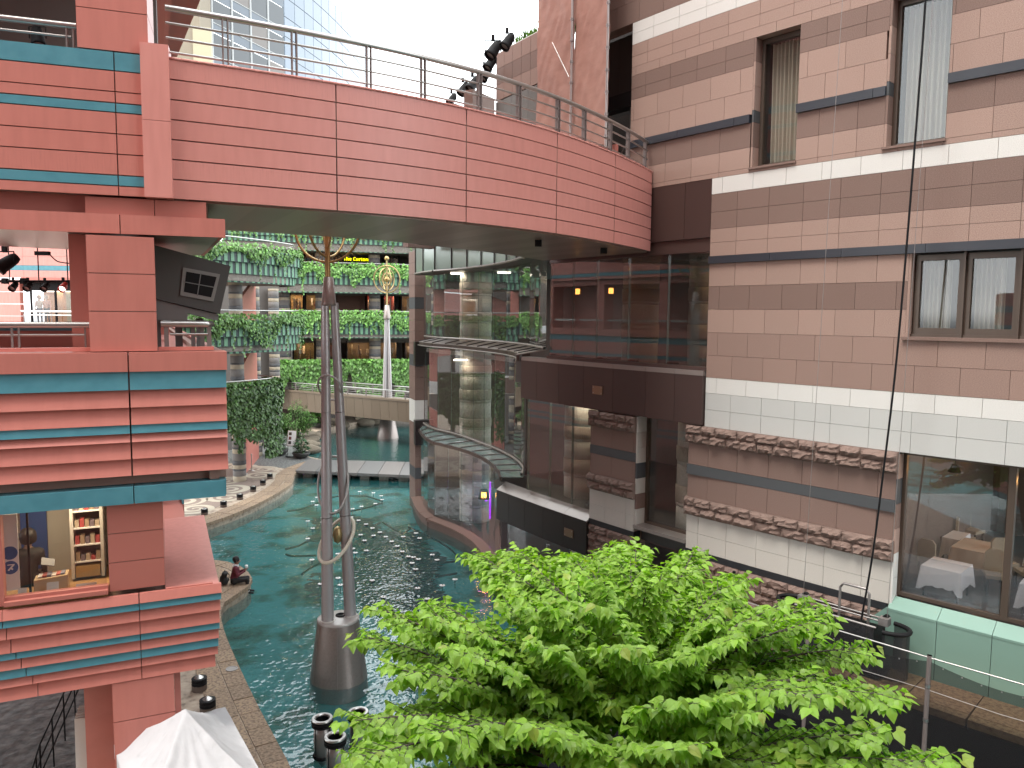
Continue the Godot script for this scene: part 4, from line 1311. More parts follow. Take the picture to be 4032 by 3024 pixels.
	# ---- louvred grey display cabinet on the terrace
	var k := thing("display_cabinet", "large tilted grey metal cabinet with a framed vent on the red terrace", "cabinet", L * Vector3(-.6, 9.4, -1.4))
	var F := Transform3D(L.basis, L * Vector3(0, 0, -1.0))
	var grey := mat(lin(.075, .075, .072), .55, .2)
	var grey2 := mat(lin(.16, .16, .155), .55, .2)
	hull(k, "body", grey, F, [[-1.25, 10.28], [-1.25, 11.2], [.18, 10.83], [-.02, 9.98]], 0, -1.5)
	hull(k, "arm", grey2, F, [[-1.25, 9.86], [-1.25, 10.27], [-.04, 9.97], [-.04, 9.86], [-.55, 9.99], [-.55, 9.86]], -.05, -1.2)
	hull(k, "vent_frame", mat(lin(.22, .22, .21), .5, .3), F, [[-.66, 10.3], [-.6, 10.78], [.0, 10.68], [-.12, 10.2]], .03, -.02)
	hull(k, "vent", M.black, F, [[-.6, 10.36], [-.55, 10.71], [-.06, 10.63], [-.16, 10.27]], .034, .0)
	bx(k, "vent_bar", grey2, F * Transform3D(Basis(Vector3.BACK, -.17), Vector3(-.35, 10.49, .035)), -.25, .25, -.008, .008, 0, .01)
	bx(k, "vent_bar", grey2, F * Transform3D(Basis(Vector3.BACK, -.17), Vector3(-.35, 10.49, .035)), -.008, .008, -.2, .2, 0, .01)
	for q in [-1.1, -.75, -.4]: bx(k, "support_leg", grey2, F, q, q + .12, 9.2, 9.9, -.5, -.4)

func xz(v: Vector3) -> Vector2:
	return Vector2(v.x, v.z)

# flat outline given in a frame, with thickness from z0 back to z1
func hull(p: Node3D, called: String, m: Material, F: Transform3D, pts: Array, z0: float, z1: float) -> MeshInstance3D:
	var st := SurfaceTool.new()
	st.begin(Mesh.PRIMITIVE_TRIANGLES)
	st.set_smooth_group(-1)
	var poly := PackedVector2Array()
	for q in pts: poly.append(Vector2(q[0], q[1]))
	if not Geometry2D.is_polygon_clockwise(poly): poly.reverse()
	var tri := Geometry2D.triangulate_polygon(poly)
	for i in range(0, tri.size(), 3):
		var t := [poly[tri[i]], poly[tri[i + 1]], poly[tri[i + 2]]]
		if (t[1] - t[0]).cross(t[2] - t[0]) > 0: t = [t[0], t[2], t[1]]
		for v in t: st.add_vertex(F * Vector3(v.x, v.y, z0))
		for v in [t[0], t[2], t[1]]: st.add_vertex(F * Vector3(v.x, v.y, z1))
	for i in poly.size():
		var a := poly[i]
		var c := poly[(i + 1) % poly.size()]
		quad(st, F * Vector3(a.x, a.y, z0), F * Vector3(a.x, a.y, z1), F * Vector3(c.x, c.y, z1), F * Vector3(c.x, c.y, z0))
	st.generate_normals()
	return put(st.commit(), called, m, p)

func railing(p: Node3D, F: Transform3D, x0: float, x1: float, y: float, off: float, posts: Array, y0: float, mids: Array, r: float, rm: float) -> void:
	var o := bar(p, "railing", M.steel, F * Vector3(x0, y, off), F * Vector3(x1, y, off), r, -1, 14)
	for m in mids: bar(o, "mid_rail", M.steel, F * Vector3(x0, m, off), F * Vector3(x1 - .08, m, off), rm)
	for q in posts:
		for e in [0, .09]: bx(o, "post", M.post, F, q - .012 - e, q + .012 - e, y0, y - r * .5, off - .03, off + .03)

func build_curved_bridge():
	var near := plan_spline([[-5.5, -12.55], [-4.2, -13.22], [-2.87, -13.98], [-1.8, -14.7], [-.7, -15.6], [.25, -16.52], [1.18, -17.6], [1.95, -18.65], [2.71, -19.8], [3.45, -21.05], [3.86, -21.85]], 60)
	var far := plan_spline([[-7.4, -16.4], [-6.3, -17.0], [-4.0, -18.4], [-2.96, -19.3], [-.95, -21.9], [.4, -24.2], [1.0, -25.4]], 60)
	var b := thing("curved_footbridge", "curved salmon pink clad footbridge with steel railing crossing to the granite building", "footbridge", Vector3(-1, 11.8, -17))
	var cols := [M.pink, M.pink, M.pink]
	cols[1] = grain([lin(.50, .204, .172), lin(.545, .227, .193), lin(.575, .244, .208)], [0.0, .5, 1.0], 2.7, .012, .4, 71)
	cols[2] = grain([lin(.30, .145, .12), lin(.515, .212, .18), lin(.555, .232, .198), lin(.585, .248, .21)], [0.0, .14, .36, 1.0], 1.5, .02, .42, 72, 5)
	cols[1].uv1_scale = Vector3(.8, .11, .8)
	cols[2].uv1_scale = Vector3(2.4, .17, 2.4)
	var cuts := [0, 12, 24, 36, 48, 60]
	var top := 14.0
	for c in 5:
		for k in 7:
			var y1 := top - k * .3115
			var y0 := y1 - .3115
			var st := SurfaceTool.new()
			st.begin(Mesh.PRIMITIVE_TRIANGLES)
			st.set_smooth_group(0)
			for i in range(cuts[c], cuts[c + 1]):
				var ends := []
				for e in [i, i + 1]:
					var u: Vector3 = near[e]
					var t: Vector3 = (near[mini(e + 1, 60)] - near[maxi(e - 1, 0)]).normalized()
					var n := Vector3(-t.z, 0, t.x)
					if e == cuts[c]: u += t * .011
					if e == cuts[c + 1]: u -= t * .011
					ends.append([u, n])
				var g := .011
				for q in [[y0 + g, y1 - g, 0.0, 0.0], [y1 - g, y1 - g, 0.0, -.05], [y0 + g, y0 + g, -.05, 0.0]]:
					st.set_smooth_group(0 if q[2] == q[3] else -1)
					quad(st, at_y(ends[0][0] + ends[0][1] * q[2], q[0]), at_y(ends[1][0] + ends[1][1] * q[2], q[0]), at_y(ends[1][0] + ends[1][1] * q[3], q[1]), at_y(ends[0][0] + ends[0][1] * q[3], q[1]))
			st.generate_normals()
			put(st.commit(), "cladding_panel", cols[2] if k == 0 or k == 5 else cols[(c + k) % 2], b)
	# backing behind the joints, coping, deck and soffit
	var st := SurfaceTool.new()
	st.begin(Mesh.PRIMITIVE_TRIANGLES)
	var sf := SurfaceTool.new()
	sf.begin(Mesh.PRIMITIVE_TRIANGLES)
	for i in 60:
		var a: Vector3 = near[i]
		var c: Vector3 = near[i + 1]
		var t := (c - a).normalized()
		var n := Vector3(-t.z, 0, t.x)
		slab(st, at_y(a - n * .05, 11.83), at_y(a - n * .05, 13.98), at_y(c - n * .05, 11.83), at_y(c - n * .05, 13.98), -n * .2)
		slab(sf, at_y(a + n * .015, 13.995), at_y(a - n * .4, 13.995), at_y(c + n * .015, 13.995), at_y(c - n * .4, 13.995), UP * .035)
	st.generate_normals()
	sf.generate_normals()
	put(st.commit(), "panel_backing", M.shadow_gap, b)
	put(sf.commit(), "coping", M.pink, b)
	for i in 20:
		var q := [near[i * 3].lerp(far[i * 3], .03), near[i * 3 + 3].lerp(far[i * 3 + 3], .03), far[i * 3], far[i * 3 + 3]]
		panel(b, "soffit_panel", M.soffit if i % 2 else M.soffit2, at_y(q[0], 11.8), at_y(q[2], 11.8), at_y(q[1], 11.8), at_y(q[3], 11.8), UP * .05)
		panel(b, "deck_slab", M.concrete, at_y(q[0], 13.5), at_y(q[2], 13.5), at_y(q[1], 13.5), at_y(q[3], 13.5), UP * .1)
		panel(b, "far_panel", M.pink, at_y(q[2], 11.86), at_y(q[2], 14.0), at_y(q[3], 11.86), at_y(q[3], 14.0), Vector3(.02, 0, -.06))
	for q in [[.6, -18.6], [2.4, -20.6]]: bx(b, "soffit_camera", M.black, Transform3D(Basis.IDENTITY, Vector3(q[0], 11.7, q[1])), -.08, .08, -.05, .1, -.08, .08)
	# railing
	var line := []
	for i in 61:
		var t: Vector3 = (near[mini(i + 1, 60)] - near[maxi(i - 1, 0)]).normalized()
		line.append(near[i] - Vector3(-t.z, 0, t.x) * .16)
	var lift := func(y): return line.map(func(v): return at_y(v, y))
	var r := tube(b, "handrail", M.steel, lift.call(14.83), .048, false, 14)
	for y in [14.15, 14.37, 14.6]: tube(r, "mid_rail", M.steel, lift.call(y), .021, false, 8)
	for k in 11:
		var i := 4 + int(k * 5.5)
		var t: Vector3 = (line[mini(i + 1, 60)] - line[i - 1]).normalized()
		var F := Transform3D(Basis(t, UP, Vector3(-t.z, 0, t.x)), line[i])
		for e in [-.04, .04]: bx(r, "post", M.post, F, e - .009, e + .009, 14.0, 14.8, -.04, .04)

# points along a plan line every step metres, with outward normals
func along(line: Array, step: float) -> Array:
	var c := Curve3D.new()
	for q in plan_spline(line, 60): c.add_point(q)
	var L := c.get_baked_length()
	var out := []
	var n := int(L / step)
	for i in n + 1:
		var a := c.sample_baked(minf(i * step, L))
		var b := c.sample_baked(minf(i * step + .05, L))
		if b.distance_to(a) < .01: a = c.sample_baked(L - .05); b = c.sample_baked(L)
		var t := (b - a).normalized()
		out.append([c.sample_baked(minf(i * step, L)), t, Vector3(-t.z, 0, t.x)])
	return out

# striped balcony front: green slats on a dark backing, in courses that step back downwards
func striped_front(p: Node3D, line: Array, ys: Array, joined: bool) -> void:
	var pts := along(line, .21)
	var back := SurfaceTool.new()
	back.begin(Mesh.PRIMITIVE_TRIANGLES)
	var slats := SurfaceTool.new()
	slats.begin(Mesh.PRIMITIVE_TRIANGLES)
	back.set_smooth_group(-1)
	slats.set_smooth_group(-1)
	for k in ys.size() - 1:
		var dep := -.16 * k
		for i in pts.size() - 1:
			var A: Array = pts[i]
			var B: Array = pts[i + 1]
			var a: Vector3 = A[0] + A[2] * dep
			var b: Vector3 = B[0] + B[2] * dep
			slab(back, at_y(a, ys[k + 1]), at_y(a, ys[k]), at_y(b, ys[k + 1]), at_y(b, ys[k]), -A[2] * .25)
			if i % 2 == 0:
				var f: Vector3 = A[2] * .03
				if joined: slab(slats, at_y(a + f, ys[k + 1] + .01), at_y(a + f, ys[k] - .01), at_y(b + f, ys[k + 1] + .01), at_y(b + f, ys[k] - .01), -A[2] * .03)
				else: panel(p, "green_slat", M.green if (i / 2) % 3 else M.green2, at_y(a + f, ys[k + 1] + .01), at_y(a + f, ys[k] - .01), at_y(b + f, ys[k + 1] + .01), at_y(b + f, ys[k] - .01), -A[2] * .03)
	back.generate_normals()
	put(back.commit(), "balcony_backing", M.green_dark, p)
	if joined:
		slats.generate_normals()
		var o := put(slats.commit(), "green_slats", M.green, p)
		o.set_meta("kind", "stuff")

# ivy spilling over a balcony front
func ivy(label: String, line: Array, top: float, low: float, dens: float, bush_h: float, size: float, strands: float, bright: float) -> void:
	var pts := along(line, .1)
	var mid: Vector3 = pts[pts.size() / 2][0]
	var st := SurfaceTool.new()
	st.begin(Mesh.PRIMITIVE_TRIANGLES)
	var fn := FastNoiseLite.new()
	fn.seed = int(top * 10)
	fn.frequency = .35
	var L := pts.size() * .1
	for i in int(L * dens):
		var q: Array = pts[rng.randi() % pts.size()]
		var x: float = q[0].x + q[0].z
		var n01 := clampf(fn.get_noise_1d(x * 1.8) * 1.3 + .5, 0, 1)
		var reach := lerpf(.15, 1.0, pow(n01, 1.3)) * strands
		var v := pow(rnd(0, 1), .8)
		var y := top + bush_h * rnd(.0, 1) * .8 if rnd(0, 1) < .24 else top - v * reach * (top - low)
		if rnd(0, 1) < .25 * v and strands < 1.5: continue
		var out: float = rnd(.02, .22) if y < top else rnd(-.35, .15)
		var o: Vector3 = at_y(q[0] + q[2] * out + q[1] * rnd(-.08, .08), y)
		var d = (Vector3(0, -.8, 0) + q[2] * rnd(.0, .9) + q[1] * rnd(-.9, .9) + Vector3(0, rnd(0, .7) if y > top else 0.0, 0)).normalized()
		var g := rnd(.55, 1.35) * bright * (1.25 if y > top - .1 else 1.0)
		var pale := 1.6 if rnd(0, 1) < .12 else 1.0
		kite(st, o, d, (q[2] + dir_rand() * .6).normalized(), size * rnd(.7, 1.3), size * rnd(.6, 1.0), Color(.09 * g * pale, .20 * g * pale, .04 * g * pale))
	# strands that hang free
	for i in int(L * 1.6):
		var q: Array = pts[rng.randi() % pts.size()]
		var h := rnd(.3, 1.0) * (top - low + .5)
		for k in int(h / .12):
			var o: Vector3 = at_y(q[0] + q[2] * rnd(.04, .12) + q[1] * rnd(-.07, .07), top - k * .12)
			var g := rnd(.6, 1.4) * bright
			kite(st, o, (Vector3(0, -1, 0) + dir_rand() * .7).normalized(), (q[2] + dir_rand() * .5).normalized(), size * rnd(.7, 1.2), size * rnd(.6, 1.0), Color(.10 * g, .21 * g, .05 * g))
	var o := put(st.commit(), "hanging_ivy", M.ivy, self, Transform3D.IDENTITY)
	tag(o, label, "ivy", "ivy on the green balconies", "stuff")

func striped_column(p: Node3D, at: Vector3, r: float, y1: float) -> void:
	var seq := [["c", .3], ["g", .32], ["d", .1], ["c", .24], ["d", .24], ["g", .42], ["c", .26], ["d", .1], ["g", .4], ["c", .3], ["c", .26], ["g", .36], ["d", .1], ["c", .22]]
	var ms := {"c": M.col_cream, "g": M.col_grey, "d": M.col_dark}
	var y := at.y
	var k := 0
	while y < y1 - .03:
		var e := minf(y + seq[k % 14][1], y1)
		var rr := r + (.012 if seq[k % 14][0] == "d" else 0.0)
		lathe(p, "column_band", ms[seq[k % 14][0]], Vector3(at.x, y, at.z), [[.0, .0], [rr - .01, 0], [rr, .012], [rr, e - y - .012], [rr - .01, e - y], [.0, e - y]], 18)
		y = e
		k += 1

const NEARL := [[-16.9, -38.2], [-15.7, -40.6], [-14.7, -42.2], [-13.8, -44.0], [-13.05, -46.0], [-12.95, -47.0], [-13.4, -48.2], [-14.6, -50.0]]
const NEARD := [[-17.2, -38.2], [-16.1, -40.3], [-15.2, -41.7], [-14.4, -43.0], [-13.85, -44.2], [-13.75, -44.9], [-14.1, -45.7], [-15.0, -46.4]]
const FARL := [[-23.5, -62.9], [-20.0, -64.0], [-14.0, -65.7], [-8.0, -67.4], [-4, -68.5]]

func build_green_arcade():
	M.col_cream = grain([lin(.30, .25, .18), lin(.42, .36, .28)], [.2, .8], .6, .08, .8, 81, 4)
	M.col_grey = grain([lin(.13, .12, .115), lin(.20, .185, .175)], [.2, .8], .6, .08, .8, 82, 4)
	M.col_dark = grain([lin(.06, .06, .065), lin(.10, .10, .105)], [.2, .8], .6, .08, .7, 83, 4)
	var near := thing("green_balcony_bay", "rounded bay of green striped balconies on striped columns beside the red building", "building", Vector3(-17, .35, -45))
	striped_front(near, NEARL, [13.5, 12.76, 12.13, 11.67], false)
	striped_front(near, NEARL, [9.6, 8.72, 8.2, 7.78], false)
	striped_front(near, NEARD, [5.8, 5.0, 4.4, 3.75], true)
	var plan := []
	for q in plan_spline(NEARL, 20): plan.append(xz(q + Vector3(-.35, 0, .1)))
	plan += [Vector2(-19.5, -51), Vector2(-19, -39)]
	var plan_low := []
	for q in plan_spline(NEARD, 20): plan_low.append(xz(q + Vector3(-.35, 0, .1)))
	plan_low += [Vector2(-19.5, -51), Vector2(-19, -39)]
	for y in [[11.75, 13.0], [7.9, 9.2], [3.9, 5.2]]:
		prism(near, "floor_slab", M.concrete, plan if y[0] > 5 else plan_low, y[0], y[1])
	for y in [10.15, 14.1, 6.25]:
		var rp := plan_spline(NEARL if y > 7 else NEARD, 40).map(func(v): return at_y(v + Vector3(-.3, 0, .1), y))
		tube(near, "handrail", M.steel, rp, .035, false, 8)
	for c in [[-15.7, -43.75], [-17.27, -51.47], [-17.2, -55.5]]:
		striped_column(near, Vector3(c[0], .35, c[1]), .37, 3.9)
		striped_column(near, Vector3(c[0], 5.2, c[1]), .37, 7.9)
		striped_column(near, Vector3(c[0], 9.2, c[1]), .37, 11.75)
	# red stair walls behind the columns
	for y in [.35, 5.2, 9.2]:
		panel(near, "stair_wall", M.red2, Vector3(-15.9, y, -44.9), Vector3(-15.9, y + 1.5, -44.9), Vector3(-16.9, y, -50.8), Vector3(-16.9, y + 3.0, -50.8), Vector3(-.2, 0, 0))
		panel(near, "inner_wall", M.inner_dark, Vector3(-24, y, -50), Vector3(-24, y + 3.4, -50), Vector3(-17.4, y, -56), Vector3(-17.4, y + 3.4, -56), Vector3(-.2, 0, -.2))
	# far range
	var far := thing("green_arcade", "long far arcade of green striped balconies above lit shops", "building", Vector3(-14, .35, -68))
	striped_front(far, FARL, [17.3, 16.4, 15.9, 15.25], true)
	striped_front(far, FARL, [13.85, 13.17, 12.47, 11.76], true)
	striped_front(far, FARL, [9.85, 8.96, 8.26, 7.93], true)
	plan = []
	for q in plan_spline(FARL, 10): plan.append(xz(q + Vector3(0, 0, -.3)))
	plan += [Vector2(-2, -78), Vector2(-26, -76)]
	for y in [[15.3, 16.6], [11.85, 13.3], [8.0, 9.5], [3.6, 5.3]]:
		prism(far, "floor_slab", M.concrete, plan, y[0], y[1])
	for y in [14.3, 10.25, 6.0]:
		var rp := plan_spline(FARL, 30).map(func(v): return at_y(v + Vector3(0, 0, -.15), y))
		tube(far, "handrail", M.steel, rp, .05, false, 8)
	for c in [-19.6, -16.6, -12.2, -7.5]:
		for y in [[5.3, 8.0], [9.5, 11.9], [13.3, 15.4]]:
			striped_column(far, Vector3(c, y[0], -66.6 - (c + 18) * .28), .5, y[1])
	# shaded ground floor under the lowest balcony
	for k in 12: striped_column(far, Vector3(-26 + k * 2.4, .3, -66.8 - k * .66), .4, 3.6)
	for e in [[-12.0, -2.0], [-2.0, 4.0], [4.0, 10.0], [10.0, 19.0]]:
		bx(far, "ground_wall", M.inner_brown, Transform3D(Basis(Vector3(.962, 0, -.272), UP, Vector3(.272, 0, .962)), Vector3(-20.5, 0, -67.0)), e[0], e[1], .0, 3.6, -4.4, -4.0)
	bx(far, "ground_floor", M.concrete, Transform3D(Basis(Vector3(.962, 0, -.272), UP, Vector3(.272, 0, .962)), Vector3(-20.5, 0, -67.0)), -9, 19, -.8, .3, -4.2, .3)
	# shop rooms behind
	var F := Transform3D(Basis(Vector3(.962, 0, -.272), UP, Vector3(.272, 0, .962)), Vector3(-20.5, 0, -67.0))
	for y in [5.3, 9.5, 13.3]:
		bx(far, "back_wall", M.inner_dark, F, -6, 16, y, y + 3.0, -3.4, -3.2)
		bx(far, "shop_head", M.inner_dark, F, -6, 16, y + 2.15, y + 2.7, -.3, -.1)
	var goods := [lin(.5, .42, .32), lin(.35, .3, .26), lin(.12, .1, .1), lin(.55, .5, .45), lin(.3, .14, .1), lin(.2, .17, .13)]
	# x0, x1, floor, wall colour, light
	for s in [[-1.6, .4, 5.3, lin(.55, .55, .5), 1.4], [1.4, 3.1, 5.3, lin(.4, .28, .16), 1.2], [3.4, 5.2, 5.3, lin(.14, .1, .08), .7], [6.0, 8.2, 5.3, lin(.35, .24, .15), 1.3], [8.7, 10.4, 5.3, lin(.38, .27, .18), 1.4], [11.2, 13.2, 5.3, lin(.3, .2, .12), 1.0],
			[-.9, .8, 9.5, lin(.6, .42, .2), 2.2], [1.2, 2.2, 9.5, lin(.6, .42, .2), 2.2], [2.5, 4.9, 9.5, lin(.5, .38, .16), 1.4], [7.8, 8.7, 9.5, lin(.6, .1, .1), 1.6], [9.3, 10.2, 9.5, lin(.62, .1, .12), 1.6], [10.9, 13.0, 9.5, lin(.35, .22, .1), 1.2],
			[2.2, 5.0, 13.3, lin(.12, .07, .05), .5], [9.5, 10.6, 13.3, lin(.06, .06, .07), .3], [12.4, 14.0, 13.3, lin(.4, .28, .15), 1.0]]:
		var w := bx(far, "shop_window", M.black, F, s[0] - .1, s[0], s[2], s[2] + 2.3, -.25, -.1)
		bx(w, "frame", M.black, F, s[1], s[1] + .1, s[2], s[2] + 2.3, -.25, -.1)
		bx(w, "pane", M.glass_window, F, s[0], s[1], s[2], s[2] + 2.15, -.2, -.185)
		bx(w, "room_back", mat(s[3].darkened(.35), .8), F, s[0], s[1], s[2], s[2] + 2.3, -2.0, -1.9)
		for e in [s[0] - .05, s[1]]: bx(w, "room_side", mat(s[3].darkened(.45), .8), F, e, e + .05, s[2], s[2] + 2.3, -1.9, -.26)
		var lp := bx(w, "ceiling_lamp", glow(Color(1, .88, .7), s[4] * .6), F, s[0] + .1, s[1] - .1, s[2] + 2.24, s[2] + 2.28, -1.2, -.7)
		area_lamp(lp, F * Transform3D(Basis.IDENTITY, Vector3((s[0] + s[1]) / 2, s[2] + 2.2, -.95)), Vector2(s[1] - s[0] - .2, .5), s[4] * .6)
		for k in 15:
			var gx := rnd(s[0] + .05, s[1] - .2)
			var h := rnd(.25, .8)
			var z := rnd(-1.7, -.5)
			bx(w, "goods", mat(goods[rng.randi() % 6], .8), F, gx, gx + rnd(.06, .22), s[2] + (rnd(.5, 1.3) if k % 2 else 0.0), s[2] + (1.2 + h if k % 2 else h), z, z + .2)
	bx(far, "brick_wall", grain([lin(.06, .03, .022), lin(.11, .06, .045)], [.3, .7], .5, .1, .9, 84, 4), F, 5.1, 7.6, 9.5, 11.7, -.35, -.12)
	bx(far, "pale_wall", M.offwhite, F, .5, 1.25, 5.3, 7.5, -.35, -.12)
	var sg := thing("shop_sign", "small yellow glowing shop name above the topmost far arcade", "sign", F * Vector3(6.0, 15.0, .2))
	put(text_mesh("The Curtons", .4, .05), "lettering", glow(Color(.95, .92, .02), .5), sg, F * Transform3D(Basis.IDENTITY, Vector3(6.9, 14.85, .1)))
	bx(sg, "backing", M.black, F, 5.5, 8.3, 14.6, 15.1, -.1, .05)
	# ivy
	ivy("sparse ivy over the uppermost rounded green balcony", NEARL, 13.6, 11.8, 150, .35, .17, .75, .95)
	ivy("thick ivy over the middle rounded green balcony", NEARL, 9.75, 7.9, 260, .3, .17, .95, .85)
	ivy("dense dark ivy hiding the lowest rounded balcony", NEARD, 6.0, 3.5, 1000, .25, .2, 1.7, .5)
	ivy("bright trimmed ivy along the upper far balcony", FARL, 14.0, 11.9, 190, .5, .22, .8, 1.25)
	ivy("bright ivy along the middle far balcony", FARL, 10.0, 8.0, 220, .45, .22, .85, 1.15)
	ivy("few ivy shoots on the topmost far balcony", FARL, 17.0, 15.4, 25, .1, .2, .6, 1.0)
	ivy("dense leafy hedge behind the brown footbridge", FARL, 5.9, 3.2, 620, .3, .3, 1.7, .95)

func build_far_bridge():
	var b := thing("brown_footbridge", "flat brown panelled footbridge with steel railings crossing the far canal", "footbridge", Vector3(-13, 1.9, -61))
	var d := Vector3(-.84, 0, -.5425)
	var n := Vector3(-d.z, 0, d.x) * -1.0
	if n.z < 0: n = -n
	var o := Vector3(-5.6, 0, -56.0)
	for i in 19:
		var a := o + d * (i * .9)
		var c := o + d * (i * .9 + .88)
		panel(b, "side_panel", M.brown_panel if i % 3 else M.brown_panel2, at_y(a, 1.9), at_y(a + n * .12, 3.45), at_y(c, 1.9), at_y(c + n * .12, 3.45), -n * .1)
	var e := o + d * 17.2
	panel(b, "coping", M.brown_panel, at_y(o + n * .16, 3.46), at_y(o - n * .3, 3.46), at_y(e + n * .16, 3.46), at_y(e - n * .3, 3.46), UP * .14)
	panel(b, "deck", M.concrete, at_y(o - n * .1, 2.0), at_y(o - n * 3.0, 2.0), at_y(e - n * .1, 2.0), at_y(e - n * 3.0, 2.0), UP * 1.3)
	for s in [.0, -2.9]:
		var r := bar(b, "railing", M.steel, at_y(o + n * s, 4.22), at_y(e + n * s, 4.22), .05)
		for y in [3.75, 3.9, 4.05]: bar(r, "mid_rail", M.steel_dull, at_y(o + n * s, y), at_y(e + n * s, y), .022, -1, 6)
		for i in 9: bar(r, "post", M.post, at_y(o + d * (.9 + i * 2.0) + n * s, 3.5), at_y(o + d * (.9 + i * 2.0) + n * s, 4.2), .05, -1, 6)
	var w := thing("landing_box", "red wall block with black tarpaulin on top where the brown bridge ends", "wall block", Vector3(-5.9, 3.4, -57.5))
	bx(w, "block", M.red2, Transform3D(Basis(UP, .3), w.position), -.9, .8, -.2, 1.3, -.8, .6)
	bx(w, "tarpaulin", M.black, Transform3D(Basis(UP, .3), w.position), -.8, .8, 1.32, 2.6, -.6, .5)
	for y in [2.7, 2.95]: bx(w, "rail", M.steel_dull, Transform3D(Basis(UP, .3), w.position), -1.0, .8, y, y + .06, -.6, -.5)
	bx(w, "pool_wall", M.black, Transform3D(Basis.IDENTITY, Vector3(-5.9, 0, -52)), -.4, 1.5, -.5, 2.0, -5, 3)

# the storeys overhead and the buildings round the canal that close it off from the low sky
func build_surroundings():
	var g: Node3D = get_node("granite_building")
	for k in 12:
		wbx(g, "upper_storey", [M.p1, M.b1, M.p2, M.w1, M.m1, M.p3][k % 6], -2.9, 14, 22.0 + k * 2.0, 23.98 + k * 2.0, -10, -.02)
	for k in 9:
		var s := 8.02 + k * 1.7
		wbx(g, "far_wall_block", [M.p1, M.b1, M.p2][k % 3], s, s + 1.69, 2.3, 22, -.5, 0)
	var r: Node3D = get_node("red_building")
	var S := side_face()
	var U := face(71)
	for k in 5:
		var y := 16.5 + k * 4.66
		for e in UPPER:
			bx(r, "upper_side_strip", M.teal if e[2] == 1 else M.red, S, .3, 25.6, y + e[1] - 11.82, y + e[0] - 11.84, -.6, -.5)
			if k > 0: bx(r, "upper_front_strip", M.teal if e[2] == 1 else M.red, U, -22, -1.0, y + e[1] - 11.82, y + e[0] - 11.84, -.1, 0)
		bx(r, "upper_side_wall", M.darkred, S, .3, 25.6, y + 2.2, y + 4.66, -2.4, -2.2)
		bx(r, "upper_floor", M.darkred, S, .3, 25.6, y, y + 2.1, -6, -.6)
	var a: Node3D = get_node("green_arcade")
	for k in 3:
		bx(a, "upper_storey", M.concrete, Transform3D(Basis(Vector3(.962, 0, -.272), UP, Vector3(.272, 0, .962)), Vector3(-20.5, 0, -66.0)), -9, 7.5, 17.3 + k * 3.2, 20.4 + k * 3.2, -8, -1)
	var b := thing("opposite_building", "salmon red building with teal stripes facing the canal from behind the viewpoint", "building", Vector3(0, 0, 2))
	var F := Transform3D(Basis(UP, PI), Vector3(0, 0, .9))
	for k in 8:
		var y := .4 + k * 4.5
		for j in 6: bx(b, "cladding_strip", M.teal if j % 3 == 0 else M.red, F, -16, 16, y + j * .33, y + j * .33 + .31, -.1, 0)
		bx(b, "wall", M.darkred, F, -16, 16, y + 2.0, y + 4.5, -3, -1.5)
		bx(b, "floor_slab", M.darkred, F, -16, 16, y, y + 2.0, -3, -.1)
	bx(b, "balcony", M.concrete, F, -16, 16, 8.15, 8.4, -.1, 1.15)

